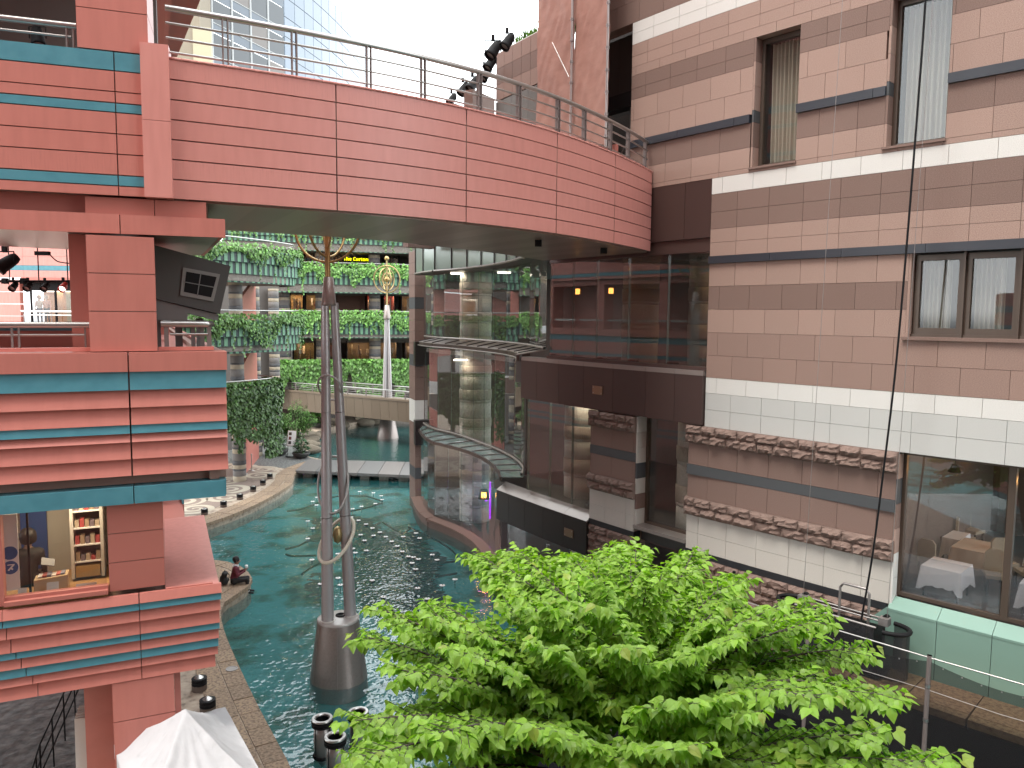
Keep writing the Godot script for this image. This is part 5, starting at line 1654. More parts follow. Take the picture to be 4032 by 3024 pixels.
func build_skyline():
	# glass tower
	var t := thing("glass_tower", "tall pale blue curved glass tower rising behind the bridge", "tower", Vector3(-25, 0, -95))
	var g1 := mat(lin(.04, .047, .053), .06)
	var g2 := mat(lin(.13, .17, .22), .12)
	var g3 := mat(lin(.145, .185, .235), .12)
	var span := mat(lin(.075, .095, .12), .25)
	var cream := mat(lin(.36, .32, .21), .5)
	var white := mat(lin(.36, .37, .37), .5)
	var a := Vector3(-31.8, 0, -78)
	var d := Vector3(sin(deg_to_rad(20)), 0, -cos(deg_to_rad(20)))
	var n := Vector3(-d.z, 0, d.x) * -1.0
	if n.x < 0: n = -n
	var floors := 8
	for i in 5:
		var p := a + d * (i * 3.0)
		var q := a + d * (i * 3.0 + 3.0)
		bar(t, "mullion", white, at_y(p, 22), at_y(p, 22 + floors * 3.3), .14, -1, 6)
		for f in floors:
			var y := 22 + f * 3.3
			panel(t, "window", g1 if (i + f) % 4 else mat(lin(.1, .085, .075), .1), at_y(p + d * .1, y + .95), at_y(p + d * .1, y + 3.2), at_y(q - d * .1, y + .95), at_y(q - d * .1, y + 3.2), -n * .1)
			panel(t, "spandrel", span, at_y(p + d * .1, y), at_y(p + d * .1, y + .85), at_y(q - d * .1, y), at_y(q - d * .1, y + .85), -n * .1)
			bar(t, "transom", white, at_y(p, y + .9), at_y(q, y + .9), .06, -1, 5)
	var c := a + d * 15.0
	var az := 16.0
	for i in 13:
		az -= 1.1
		var dd := Vector3(sin(deg_to_rad(az)), 0, -cos(deg_to_rad(az)))
		var e := c + dd * 2.3
		for f in 14:
			var y := 20 + f * 2.2
			var m: Material = g2 if (i + f) % 2 else g3
			if i >= 8 and (f == 4 or f == 8 or f == 9): m = cream
			panel(t, "window", m, at_y(c + dd * .04, y + .04), at_y(c + dd * .04, y + 2.16), at_y(e - dd * .04, y + .04), at_y(e - dd * .04, y + 2.16), Vector3(-.3, 0, -.05))
		c = e
	var bb := thing("beige_tower", "narrow beige tiled building with a yellow panel beside the glass tower", "tower", Vector3(-31, 0, -74))
	bx(bb, "wall", grain([lin(.2, .165, .12), lin(.26, .22, .165)], [.3, .7], 1.2, .08, .8, 91, 3), Transform3D(Basis(UP, .2), bb.position), -6, 1.6, 10, 48, -6, 0)
	bx(bb, "yellow_panel", cream, Transform3D(Basis(UP, .2), bb.position), 1.0, 2.6, 31, 36.5, -.5, .2)
	for k in 4: bx(bb, "cornice", M.offwhite, Transform3D(Basis(UP, .2), bb.position), -6, 1.7, 22 + k * 3.0, 22.25 + k * 3.0, -1, .12)
	# red overhang above the bridge
	var r := thing("red_roof_overhang", "dark red soffit of a high roof overhang above the bridge railing", "roof", Vector3(-10, 18, -22))
	prism(r, "soffit", M.darkred, [Vector2(-7.0, -18.6), Vector2(-10.62, -24.95), Vector2(-16, -25.2), Vector2(-16, -18)], 18.0, 18.5)
	for k in 0: bx(r, "soffit_joint", M.shadow_gap, Transform3D(Basis(UP, .5), Vector3(-9.5, 17.99, -20 - k * 1.6)), -5, 1.4 - .4 * k, 0, .008, -.02, .02)
	# tiled roof-terrace wall with its stage lights
	var w := thing("terrace_wall", "brown tiled roof terrace wall seen above the bridge railing", "wall", wall(-8.5, 14, 0).origin)
	for row in 3:
		var s := -10.0
		while s < -6.3:
			wbx(w, "stone_tile", M[["m1", "b1", "m1"][row]], s + .006, s + .55, 17.66 + row * .55, 18.2 + row * .55, -.4, 0)
			s += .56
	for k in 7: wbx(w, "metal_panel", mat(lin(.085, .07, .055), .4, .3), -10 + k * .53, -9.48 + k * .53, 13.6, 17.62, -.4, .0)
	wbx(w, "shaded_opening", M.black, -8.2, -6.2, 13.6, 14.9, -.3, .02)
	for k in 5:
		var F := Transform3D(Basis(UP, deg_to_rad(58 - k * 4)), Vector3(-1.15 - k * .75, 0, -29.4 - k * 1.4))
		bx(w, "metal_panel", M.b1, F, -.7, .75, 13, 18.2 - k * .12, -.4, 0)
	for p in [[-.25, -24.9, 1.0], [-.71, -25.7, 1.15], [-.85, -27.0, 1.0], [-1.05, -28.2, 1.0], [-1.57, -29.4, 1.1], [-1.96, -30.0, 1.0], [-2.51, -31.4, .9]]:
		stage_light(Vector3(p[0], 18.5, p[1]), p[2], "largest black stage light clamped to the roof terrace wall" if p[2] > 1.12 else "black stage light clamped to the roof terrace wall", "stage lights along the roof terrace")
	# wrapped scaffold
	var sc := thing("wrapped_scaffold", "scaffold wrapped in wrinkled brown sheeting against the granite building", "scaffold", wall(-4.6, 13.9, .8).origin)
	for e in [[-6.25, -4.43], [-4.47, -3.0]]:
		var st := SurfaceTool.new()
		st.begin(Mesh.PRIMITIVE_TRIANGLES)
		st.set_smooth_group(0)
		var fn := FastNoiseLite.new()
		fn.frequency = .45
		fn.seed = int(e[0] * 10)
		var nx := 16
		var ny := 40
		for j in ny + 1:
			for i in nx + 1:
				var s := lerpf(e[0], e[1], float(i) / nx)
				var y := lerpf(14.75, 22.5, float(j) / ny) + (0.12 * sin(i * .6) if j == 0 else 0.0)
				st.add_vertex(wall(s, y, .8 + .07 * fn.get_noise_2d(s * 1.6 + y * .8, y * .35) + .03 * fn.get_noise_2d(s * 6 - y * 3, y * 1.6)).origin)
		for j in ny:
			for i in nx:
				var q := j * (nx + 1) + i
				for k in [q, q + nx + 1, q + nx + 2, q, q + nx + 2, q + 1]: st.add_index(k)
		st.generate_normals()
		put(st.commit(), "sheet", M.wrap, sc)
	wbx(sc, "rear_wall", M.metal_dark, -7.5, -2.9, 13.6, 22.0, -2.4, -2.2)
	wbx(sc, "inner_board", M.red2, -6.2, -3.05, 13.9, 14.9, .3, .4)
	wbx(sc, "side_sheet", M.wrap, -6.3, -6.26, 14.8, 22.5, -.4, .75)
	for q in [-4.47, -2.97]:
		bar(sc, "pole", M.steel, wall(q, 14.7, .9).origin, wall(q, 22.5, .9).origin, .035, -1, 10)
		for k in 13: bar(sc, "clamp", M.steel_dull, wall(q, 15.0 + k * .6, .9).origin, wall(q, 15.07 + k * .6, .9).origin, .055, -1, 8)
	bar(sc, "brace", M.steel, wall(-5.3, 18.2, .97).origin, wall(-4.5, 17.0, .97).origin, .014, -1, 6)
	# roof terrace: planting and a thin tree
	var h := thing("roof_hedge", "bright grassy planting along the roof terrace edge", "hedge", wall(-7.6, 19.3, -.8).origin)
	var st := SurfaceTool.new()
	st.begin(Mesh.PRIMITIVE_TRIANGLES)
	for i in 1500:
		var T := wall(rnd(-9.2, -6.2), 19.25 + rnd(0, .15), rnd(-1.2, -.2))
		kite(st, T.origin, (UP + dir_rand() * .6).normalized(), dir_rand(), rnd(.2, .5), .05, Color(rnd(.1, .18), rnd(.24, .36), rnd(.03, .06)))
	put(st.commit(), "grass", M.ivy, h).set_meta("kind", "stuff")
	bar(h, "rail", M.offwhite, wall(-9.6, 19.35, -.1).origin, wall(-6.2, 19.35, -.1).origin, .04)
	var tr := thing("roof_tree", "thin sparse tree standing on the roof terrace", "tree", wall(-8.0, 19.3, -4.0).origin)
	var bw := SurfaceTool.new()
	var lf := SurfaceTool.new()
	bw.begin(Mesh.PRIMITIVE_TRIANGLES)
	lf.begin(Mesh.PRIMITIVE_TRIANGLES)
	var base := tr.position
	for k in 3: rod(bw, base + Vector3(.15 * k - .15, 0, 0), base + Vector3(-.3 + .5 * k, 6, .2 * k), .13, .06, 7)
	for k in 34:
		var o := base + Vector3(rnd(-.3, .5), rnd(1.2, 5.5), rnd(-.3, .3))
		var e := o + Vector3(rnd(-1.9, 1.6), rnd(-.2, 1.2), rnd(-1, 1))
		rod(bw, o, e, .03, .008, 5)
		for m in 16:
			kite(lf, o.lerp(e, rnd(.4, 1.05)) + dir_rand() * .22, dir_rand(), (UP + dir_rand()).normalized(), rnd(.12, .22), rnd(.05, .09), Color(rnd(.08, .14), rnd(.14, .22), rnd(.06, .1)))
	put(bw.commit(), "trunk", M.bark, tr)
	put(lf.commit(), "crown", M.ivy, tr).set_meta("kind", "stuff")

func stage_light(at: Vector3, s: float, label: String, group: String, aim := Vector3(-.5, -.8, .3)) -> Node3D:
	var t := thing("stage_light", label, "spotlight", at, group)
	var B := frame_of(-aim)
	var T := Transform3D(B.scaled(Vector3.ONE * s), at)
	var m := lathe(t, "housing", M.black, Vector3.ZERO, [[.0, .34], [.09, .33], [.13, .25], [.15, .1], [.16, -.1], [.18, -.12], [.18, -.2], [.15, -.2], [.14, -.12], [.0, -.11]], 14)
	m.transform = t.global_transform.affine_inverse() * T
	var lens := lathe(t, "lens", M.steel_dull, Vector3.ZERO, [[.14, -.12], [.0, -.13]], 12)
	lens.transform = m.transform
	tube(t, "yoke", M.black, [at + Vector3(-.22, 0, 0) * s, at + Vector3(-.22, .3, 0) * s, at + Vector3(.22, .3, 0) * s, at + Vector3(.22, 0, 0) * s], .018 * s, false, 6)
	bx(t, "clamp", M.black, Transform3D(Basis.IDENTITY, at), -.05 * s, .05 * s, .28 * s, .45 * s, -.04 * s, .04 * s)
	return t

# ---------------------------------------------------------------- sculptures
func ellipse(c: Vector3, a: Vector3, b: Vector3, n := 40) -> Array:
	var out := []
	for i in n: out.append(c + a * cos(TAU * i / n) + b * sin(TAU * i / n))
	return out

func build_sculptures():
	var t := thing("water_sculpture", "slim twin grey poles on a dark cone with golden spiked arms under the bridge", "sculpture", Vector3(-4.72, 0, -20.45))
	var o := t.position
	lathe(t, "base_cone", M.pole_cone, o, [[.80, -.4], [.78, 0], [.56, 1.62]], 36)
	lathe(t, "base_top", mat(lin(.42, .40, .38), .45, .3), o, [[.56, 1.62], [.57, 1.68], [.52, 1.7], [.0, 1.71]], 36)
	for k in 6:
		var a := TAU * k / 6 + .35
		bar(t, "seam", mat(lin(.3, .27, .25), .4, .5), o + Vector3(cos(a) * .785, 0, sin(a) * .785), o + Vector3(cos(a) * .565, 1.6, sin(a) * .565), .006, -1, 5)
	var p1 := [Vector3(-4.95, 1.7, -20.2), Vector3(-4.96, 10.3, -20.42)]
	var p2 := [Vector3(-4.42, 1.7, -20.6), Vector3(-4.74, 10.3, -20.5)]
	for p in [p1, p2]:
		var ends := [0.0, .33, .66, 1.0]
		for k in 3:
			bar(t, "pole_section", M.pole, p[0].lerp(p[1], ends[k] + .0008), p[0].lerp(p[1], ends[k + 1] - .0008), lerpf(.165, .105, ends[k]), lerpf(.165, .105, ends[k + 1]), 24)
		bar(t, "pole_core", M.black, p[0], p[1], .09, -1, 10)
		lathe(t, "pole_collar", M.offwhite, p[0], [[.19, 0], [.2, .02], [.17, .03]], 20)
	lathe(t, "lamp", M.black, o + Vector3(.05, 1.71, -.1), [[.15, 0], [.14, .03], [.09, .03], [.09, .01], [.0, .01]], 16)
	lathe(t, "neck_cone", M.pole_cone, Vector3(-4.87, 0, -20.45), [[.0, 10.22], [.2, 10.22], [.2, 10.27], [.19, 10.3], [.125, 10.97], [.0, 10.97]], 28)
	bar(t, "gold_stem", M.gold, Vector3(-4.89, 10.95, -20.45), Vector3(-4.89, 14.2, -20.45), .072, .055, 16)
	for q in [[.88, 11.36, .12, 26, .033], [.5, 11.74, 1.15, 22, .03], [.44, 12.06, -.7, 16, .03], [.9, 11.5, 1.9, 20, .033]]:
		var c := Vector3(-4.89, q[1] + q[0], -20.45)
		var d := Vector3(cos(q[2]), 0, sin(q[2]))
		var pts := []
		for i in 33:
			var a: float = PI + PI * i / 32.0
			pts.append(c + d * cos(a) * q[0] + UP * sin(a) * q[0])
		var arm := tube(t, "gold_arm", M.gold, pts, q[4], false, 10)
		for i in q[3]:
			var a: float = PI + PI * (i + .5) / q[3]
			var r := d * cos(a) + UP * sin(a)
			bar(arm, "spike", M.gold2, c + r * (q[0] - .1), c + r * (q[0] + .24), .008, .003, 5)
	tube(t, "ring", M.ring_grey, ellipse(Vector3(-4.87, 8.03, -20.45), Vector3(.34, 0, .12), Vector3(0, .36, .3)), .026, true, 8)
	tube(t, "ring", M.ring_grey, ellipse(Vector3(-4.82, 5.4, -20.45), Vector3(.42, -.1, .1), Vector3(.05, .72, -.25)), .032, true, 8)
	tube(t, "ring", M.ring_cream, ellipse(Vector3(-4.74, 3.87, -20.45), Vector3(.44, .16, .0), Vector3(.1, .5, -.4)), .05, true, 10)
	lathe(t, "disc", M.gold2, Vector3(-4.72, 4.0, -20.5), [[.0, -.25], [.1, -.18], [.14, 0], [.1, .18], [.0, .25]], 14)
	# its twin in the far pool
	var f := thing("armillary_sculpture", "grey pole sculpture with a golden ringed globe in the far pool", "sculpture", Vector3(-10.1, 0, -62))
	var u := f.position
	lathe(f, "base_cone", M.pole_cone, u, [[.9, -.4], [.88, 0], [.56, 1.75], [.0, 1.76]], 28)
	for k in 3:
		var a := TAU * k / 3 + .4
		bar(f, "pole", M.pole, u + Vector3(cos(a) * .32, 1.7, sin(a) * .32), u + Vector3(cos(a) * .1, 9.7, sin(a) * .1), .17, .11, 14)
	lathe(f, "neck_cone", M.pole_cone, u, [[.0, 9.6], [.3, 9.6], [.3, 9.7], [.2, 10.75], [.0, 10.75]], 18)
	bar(f, "gold_stem", M.gold2, u + Vector3(0, 10.7, 0), u + Vector3(0, 14.3, 0), .08, .06, 10)
	var c := u + Vector3(0, 12.8, 0)
	for q in [[1.1, .2], [.98, 1.1], [.9, 2.1]]:
		tube(f, "ring", M.gold2, ellipse(c, Vector3(cos(q[1]), 0, sin(q[1])) * q[0], Vector3(0, q[0] * .98, .1)), .05, true, 6)
	for q in [[.5, .5], [.46, 2.0]]:
		tube(f, "inner_ring", M.gold2, ellipse(c, Vector3(cos(q[1]), 0, sin(q[1])) * q[0], Vector3(0, q[0], .1)), .04, true, 6)
	lathe(f, "ball", M.gold, c, [[.0, -.24], [.14, -.2], [.24, 0], [.14, .2], [.0, .24]], 14)
	lathe(f, "top_ball", M.gold, u + Vector3(0, 14.45, 0), [[.0, -.2], [.14, -.14], [.2, 0], [.14, .14], [.0, .2]], 14)

func build_terrace():
	var t := thing("waterside_terrace", "narrow brown stone terrace at the foot of the granite building", "terrace", wall(4, 2.2, .6).origin)
	var sm := []
	for k in 3: sm.append(grain([lin(.16, .09, .05), lin(.27, .165 + .01 * k, .095), lin(.34, .22, .13)], [.15, .5, .9], 1.8, .03, .6, 111 + k, 5))
	var s := -1.0
	var k := 0
	while s < 9.5:
		wbx(t, "paving_slab", sm[k % 3], s + .005, s + 1.12, 2.15, 2.3, .0, 1.15)
		wbx(t, "edge_slab", sm[(k + 1) % 3], s + .005, s + 1.12, 2.15, 2.296, 1.16, 1.4)
		wbx(t, "footing", M.base, s, s + 1.13, -.6, 2.15, .8, 1.3)
		s += 1.13
		k += 1
	# pale green panels under the restaurant window
	var g: Node3D = get_node("granite_building")
	for e in [[4.0, 4.95], [4.96, 5.96], [5.97, 6.98], [6.99, 8.0], [8.01, 9.0]]:
		if e[0] < 4.5:
			var q := [wall(4.1, 2.3, .12).origin, wall(4.95, 2.3, .12).origin, wall(4.95, 3.62, .12).origin]
			hull(g, "green_side_panel", M.verdigris, wall(4.55), [[-.9, 2.3], [.4, 2.3], [.4, 3.64]], .1, .0)
			continue
		wbx(g, "green_panel", M.verdigris, e[0], e[1], 2.3, 3.62, .0, .12)
		panel(g, "green_top_slope", M.verdigris_top, wall(e[0], 3.62, .13).origin, wall(e[0], 3.82, -.2).origin, wall(e[1], 3.62, .13).origin, wall(e[1], 3.82, -.2).origin, Vector3.DOWN * .05)
	# net fence
	var f := thing("net_fence", "black netting fence on slim posts along the terrace edge", "fence", wall(5, 2.3, 1.65).origin)
	for q in [-.9, 1.5, 3.9, 6.28, 8.7]:
		bar(f, "post", M.post, wall(q, -.3, 1.65).origin, wall(q, 3.45, 1.65).origin, .045, -1, 10)
		for c in 4: bar(f, "clamp", M.steel, wall(q, .7 + c * .7, 1.65).origin, wall(q, .76 + c * .7, 1.65).origin, .055, -1, 8)
		if q < 8:
			bar(f, "top_rail", M.steel, wall(q, 3.40, 1.65).origin, wall(q + 2.39, 3.40, 1.65).origin, .016, -1, 8)
			var st := SurfaceTool.new()
			st.begin(Mesh.PRIMITIVE_TRIANGLES)
			for i in 8:
				var a = q + i * .3
				var sag := func(u): return 3.33 - .16 * sin(PI * (u - q) / 2.4)
				quad(st, wall(a, .02, 1.65).origin, wall(a, sag.call(a), 1.65).origin, wall(a + .3, sag.call(a + .3), 1.65).origin, wall(a + .3, .02, 1.65).origin)
			st.generate_normals()
			put(st.commit(), "net", M.net2, f)
			for i in 7: bx(f, "grommet", M.steel, wall(q + .25 + i * .32, 3.31 - .16 * sin(PI * (.25 + i * .32) / 2.4), 1.66), -.012, .012, -.012, .012, 0, .01)
			tube(f, "wire", M.steel_dull, [wall(q, 2.75, 1.66).origin, wall(q + 1.2, 2.72, 1.66).origin, wall(q + 2.4, 2.75, 1.66).origin], .008, false, 5)
	# black sheet laid over the water side
	var bl := thing("black_sheet", "black sheeting hung below the net fence down to the water", "sheet", wall(5, .1, 1.8).origin)
	for e in [[-1, 1.5], [1.5, 3.9], [3.9, 6.28], [6.28, 9.2]]:
		panel(bl, "sheet", M.sheet, wall(e[0], .03, 1.9).origin, wall(e[0], 2.1, 1.42).origin, wall(e[1], .03, 1.9).origin, wall(e[1], 2.1, 1.42).origin, Vector3(0, -.01, 0))
		panel(bl, "float_sheet", M.sheet, wall(e[0], .05, 7.5).origin, wall(e[0], .05, 1.9).origin, wall(e[1] + .6, .05, 7.5).origin, wall(e[1], .05, 1.9).origin, Vector3(0, -.015, 0))
		bar(bl, "seam", M.steel_dull, wall(e[0], .07, 1.95).origin, wall(e[1] + .3, .07, 6).origin, .012, -1, 5)
	# window cleaning gondola
	var o := thing("cleaning_gondola", "black window cleaning gondola with hoop handle on the terrace", "gondola", wall(4.3, 2.3, .8).origin)
	var gm := glass(lin(.02, .02, .022), .78, .4)
	wbx(o, "front_panel", gm, 3.35, 5.05, 2.45, 3.45, 1.05, 1.07)
	wbx(o, "back_panel", gm, 3.35, 5.05, 2.45, 3.3, .42, .44)
	wbx(o, "floor", M.black, 3.2, 5.2, 2.38, 2.45, .42, 1.06)
	for z in [.43, 1.06]:
		bar(o, "rim", M.steel_dull, wall(3.3, 3.46, z).origin, wall(5.08, 3.46, z).origin, .025, -1, 8)
	for q in [[3.3, -1.0], [5.1, 1.0]]:
		var pts := []
		for i in 13:
			var a := -PI / 2 + PI * i / 12.0
			pts.append(wall(q[0] + q[1] * (.12 + .42 * cos(a)), 3.42, .75 + .34 * sin(a)).origin)
		tube(o, "bumper", M.black, pts, .05, false, 8)
		var st := SurfaceTool.new()
		st.begin(Mesh.PRIMITIVE_TRIANGLES)
		for i in 12:
			quad(st, at_y(pts[i], 2.4), pts[i], pts[i + 1], at_y(pts[i + 1], 2.4))
		st.generate_normals()
		put(st.commit(), "end_panel", gm, o)
		wbx(o, "winch", M.steel_dull, q[0] - .1, q[0] + .1, 3.42, 3.58, .55, .75)
		bar(o, "pulley", M.black, wall(q[0], 3.55, .5).origin, wall(q[0], 3.55, .62).origin, .07, -1, 12)
	tube(o, "hoop", M.steel_dull, [wall(4.15, 3.1, .7).origin, wall(4.15, 4.02, .7).origin, wall(4.22, 4.12, .7).origin, wall(4.72, 4.12, .7).origin, wall(4.78, 4.02, .7).origin, wall(4.78, 3.1, .7).origin], .03, false, 8)
	bar(o, "cross_bar", M.steel_dull, wall(3.4, 3.5, .72).origin, wall(5.0, 3.5, .72).origin, .02, -1, 6)
	# hoist lines
	for q in [[3.36, 3.6, 3.72, 20.0], [5.2, 3.6, 5.5, 20.0]]:
		var w := bar(self, "hoist_wire", M.steel_dull, wall(q[0], q[1], .8).origin, wall(q[2], q[3], .8).origin, .006, -1, 5)
		tag(w, "thin steel hoist wire running up the granite wall from the gondola", "wire", "gondola hoist wires")
	var c := []
	for q in [[4.72, 3.3], [4.76, 3.61], [4.91, 4.98], [5.02, 6.5], [5.17, 8.94], [5.26, 11.57], [5.33, 14.46], [5.36, 16.21], [5.38, 20]]: c.append(wall(q[0], q[1], 1.0).origin)
	tag(tube(self, "power_cable", M.black, spline(c, 60), .022, false, 8), "thick black cable hanging down the granite wall into the gondola", "cable")
	stage_light(wall(1.22, 3.2, .25).origin, .7, "small black floodlight on the rough stone base behind the tree", "", Vector3(-.7, -.5, .4))

func build_shop():
	var L := face(65.5)
	var r := thing("corner_shop", "small lit shop room behind the red building's lower window", "shop", L * Vector3(-2.6, 5.4, -1.5))
	var wallm := mat(lin(.40, .38, .33), .8)
	bx(r, "back_wall", wallm, L, -4.6, -1.5, 5.3, 7.0, -2.3, -2.2)
	bx(r, "side_wall", wallm, L, -1.86, -1.8, 5.3, 7.0, -2.2, -.95)
	bx(r, "floor", M.wood, L, -4.6, -1.8, 5.2, 5.3, -2.2, -.3)
	bx(r, "ceiling", M.offwhite, L, -4.6, -1.8, 6.95, 7.0, -2.2, -.52)
	bx(r, "counter", M.wood, L, -3.4, -1.9, 5.3, 5.42, -.95, -.24)
	bx(r, "blue_wall", mat(lin(.02, .06, .2), .7), L, -3.35, -2.95, 5.4, 7.0, -2.19, -2.1)
	bx(r, "post", M.black, L, -3.04, -3.01, 5.42, 6.95, -.62, -.58)
	var lp := bx(r, "ceiling_lamp", glow(Color(1, .93, .82), .8), L, -3.2, -2.0, 6.92, 6.945, -1.5, -.8)
	area_lamp(lp, L * Transform3D(Basis.IDENTITY, Vector3(-2.6, 6.9, -1.1)), Vector2(1.2, .7), .6, Color(1, .9, .74))
	# banner
	var b := thing("banner", "white standing banner with blue discs and a white kana", "banner", L * Vector3(-3.3, 5.42, -.7))
	bx(b, "cloth", M.white, L, -3.6, -3.18, 5.5, 6.75, -.72, -.7)
	var blue := mat(lin(.02, .10, .28), .6)
	for y in [6.12, 5.88]:
		var d := lathe(b, "disc", blue, Vector3.ZERO, [[.0, 0], [.11, 0], [.11, .006], [.0, .006]], 24, false)
		d.transform = b.global_transform.affine_inverse() * (L * Transform3D(Basis(Vector3.RIGHT, PI / 2), Vector3(-3.3, y, -.699)))
	for q in [[-.05, .05, .04, .055, 0.0], [-.06, .06, -.012, .012, .85], [-.045, .0, -.012, .012, -.75]]:
		var T := L * Transform3D(Basis(Vector3.BACK, q[4]), Vector3(-3.29 + (.025 if q[4] < 0 else 0.0), 5.88 + (-.035 if q[4] < 0 else 0.0), -.69))
		bx(b, "kana_stroke", M.white, T, q[0], q[1], q[2], q[3], 0, .004)
	# shelf with boxes
	var s := thing("shop_shelf", "white shop shelf filled with small boxes", "shelf", L * Vector3(-2.2, 5.4, -1.6))
	for x in [-2.52, -2.06]: bx(s, "upright", M.offwhite, L, x, x + .05, 5.35, 6.95, -1.9, -1.4)
	bx(s, "back", mat(lin(.2, .17, .13), .8), L, -2.5, -2.05, 5.35, 6.95, -1.92, -1.88)
	for k in 5:
		var y := 5.62 + k * .3
		bx(s, "shelf_board", M.white, L, -2.47, -2.06, y, y + .025, -1.88, -1.42)
		for j in 5:
			var h := rnd(.07, .16)
			var x := -2.45 + j * .078
			bx(s, "carton", mat([lin(.3, .22, .15), lin(.15, .12, .14), lin(.4, .33, .25), lin(.35, .06, .06)][(j + k * 3) % 4], .7), L, x, x + .065, y + .025, y + .025 + h, -1.6, -1.45)
	bx(s, "crate", mat(lin(.36, .24, .1), .7), L, -2.46, -2.08, 5.36, 5.56, -1.8, -1.42)
	# things on the counter
	var t := thing("display_tray", "pale wooden display box of leaflets on the shop counter", "tray", L * Vector3(-2.75, 5.42, -.75))
	hull(t, "tray", mat(lin(.5, .37, .22), .6), L, [[-2.98, 5.42], [-2.98, 5.64], [-2.5, 5.68], [-2.5, 5.42]], -.62, -.9)
	for k in 6: bx(t, "leaflet", mat([lin(.6, .55, .5), lin(.4, .1, .08), lin(.2, .2, .24)][k % 3], .7), L, -2.93 + k * .065, -2.87 + k * .065, 5.66, 5.68 + .01 * (k % 3), -.85, -.68)
	var tb := thing("tablet", "tilted tablet on a stand above the leaflet box", "tablet", L * Vector3(-2.8, 5.7, -.85))
	bx(tb, "screen", mat(lin(.05, .05, .06), .2), L * Transform3D(Basis(Vector3.RIGHT, -.9) * Basis(Vector3.UP, .4), Vector3(-2.8, 5.86, -.85)), -.1, .1, -.07, .07, 0, .015)
	bar(tb, "stand", M.steel, L * Vector3(-2.8, 5.68, -.88), L * Vector3(-2.8, 5.84, -.86), .012)
	for q in [[-2.7, .17, .2, "white card stand leaning on the shop counter"], [-2.22, .3, .12, "cream board propped on the shop counter"], [-3.12, .12, .16, "clear card holder beside the banner on the counter"]]:
		var c := thing("card_stand", q[3], "card", L * Vector3(q[0], 5.42, -.45))
		bx(c, "card", M.offwhite, L * Transform3D(Basis(Vector3.RIGHT, -.35), Vector3(q[0], 5.43, -.45)), -q[1] / 2, q[1] / 2, 0, q[2], 0, .008)
		bx(c, "prop", M.steel, L, q[0] - .01, q[0] + .01, 5.42, 5.42 + q[2] * .6, -.56, -.55)
	person("dark clothed clerk standing by the shop counter", L * Vector3(-3.16, 4.5, -1.5), 200.0, "stand", [lin2(.012, .012, .014), lin2(.012, .012, .014), lin2(.35, .22, .16), lin2(.01, .008, .007)], .045)

func lin2(r: float, g: float, b: float) -> Color:
	return Color(r, g, b)

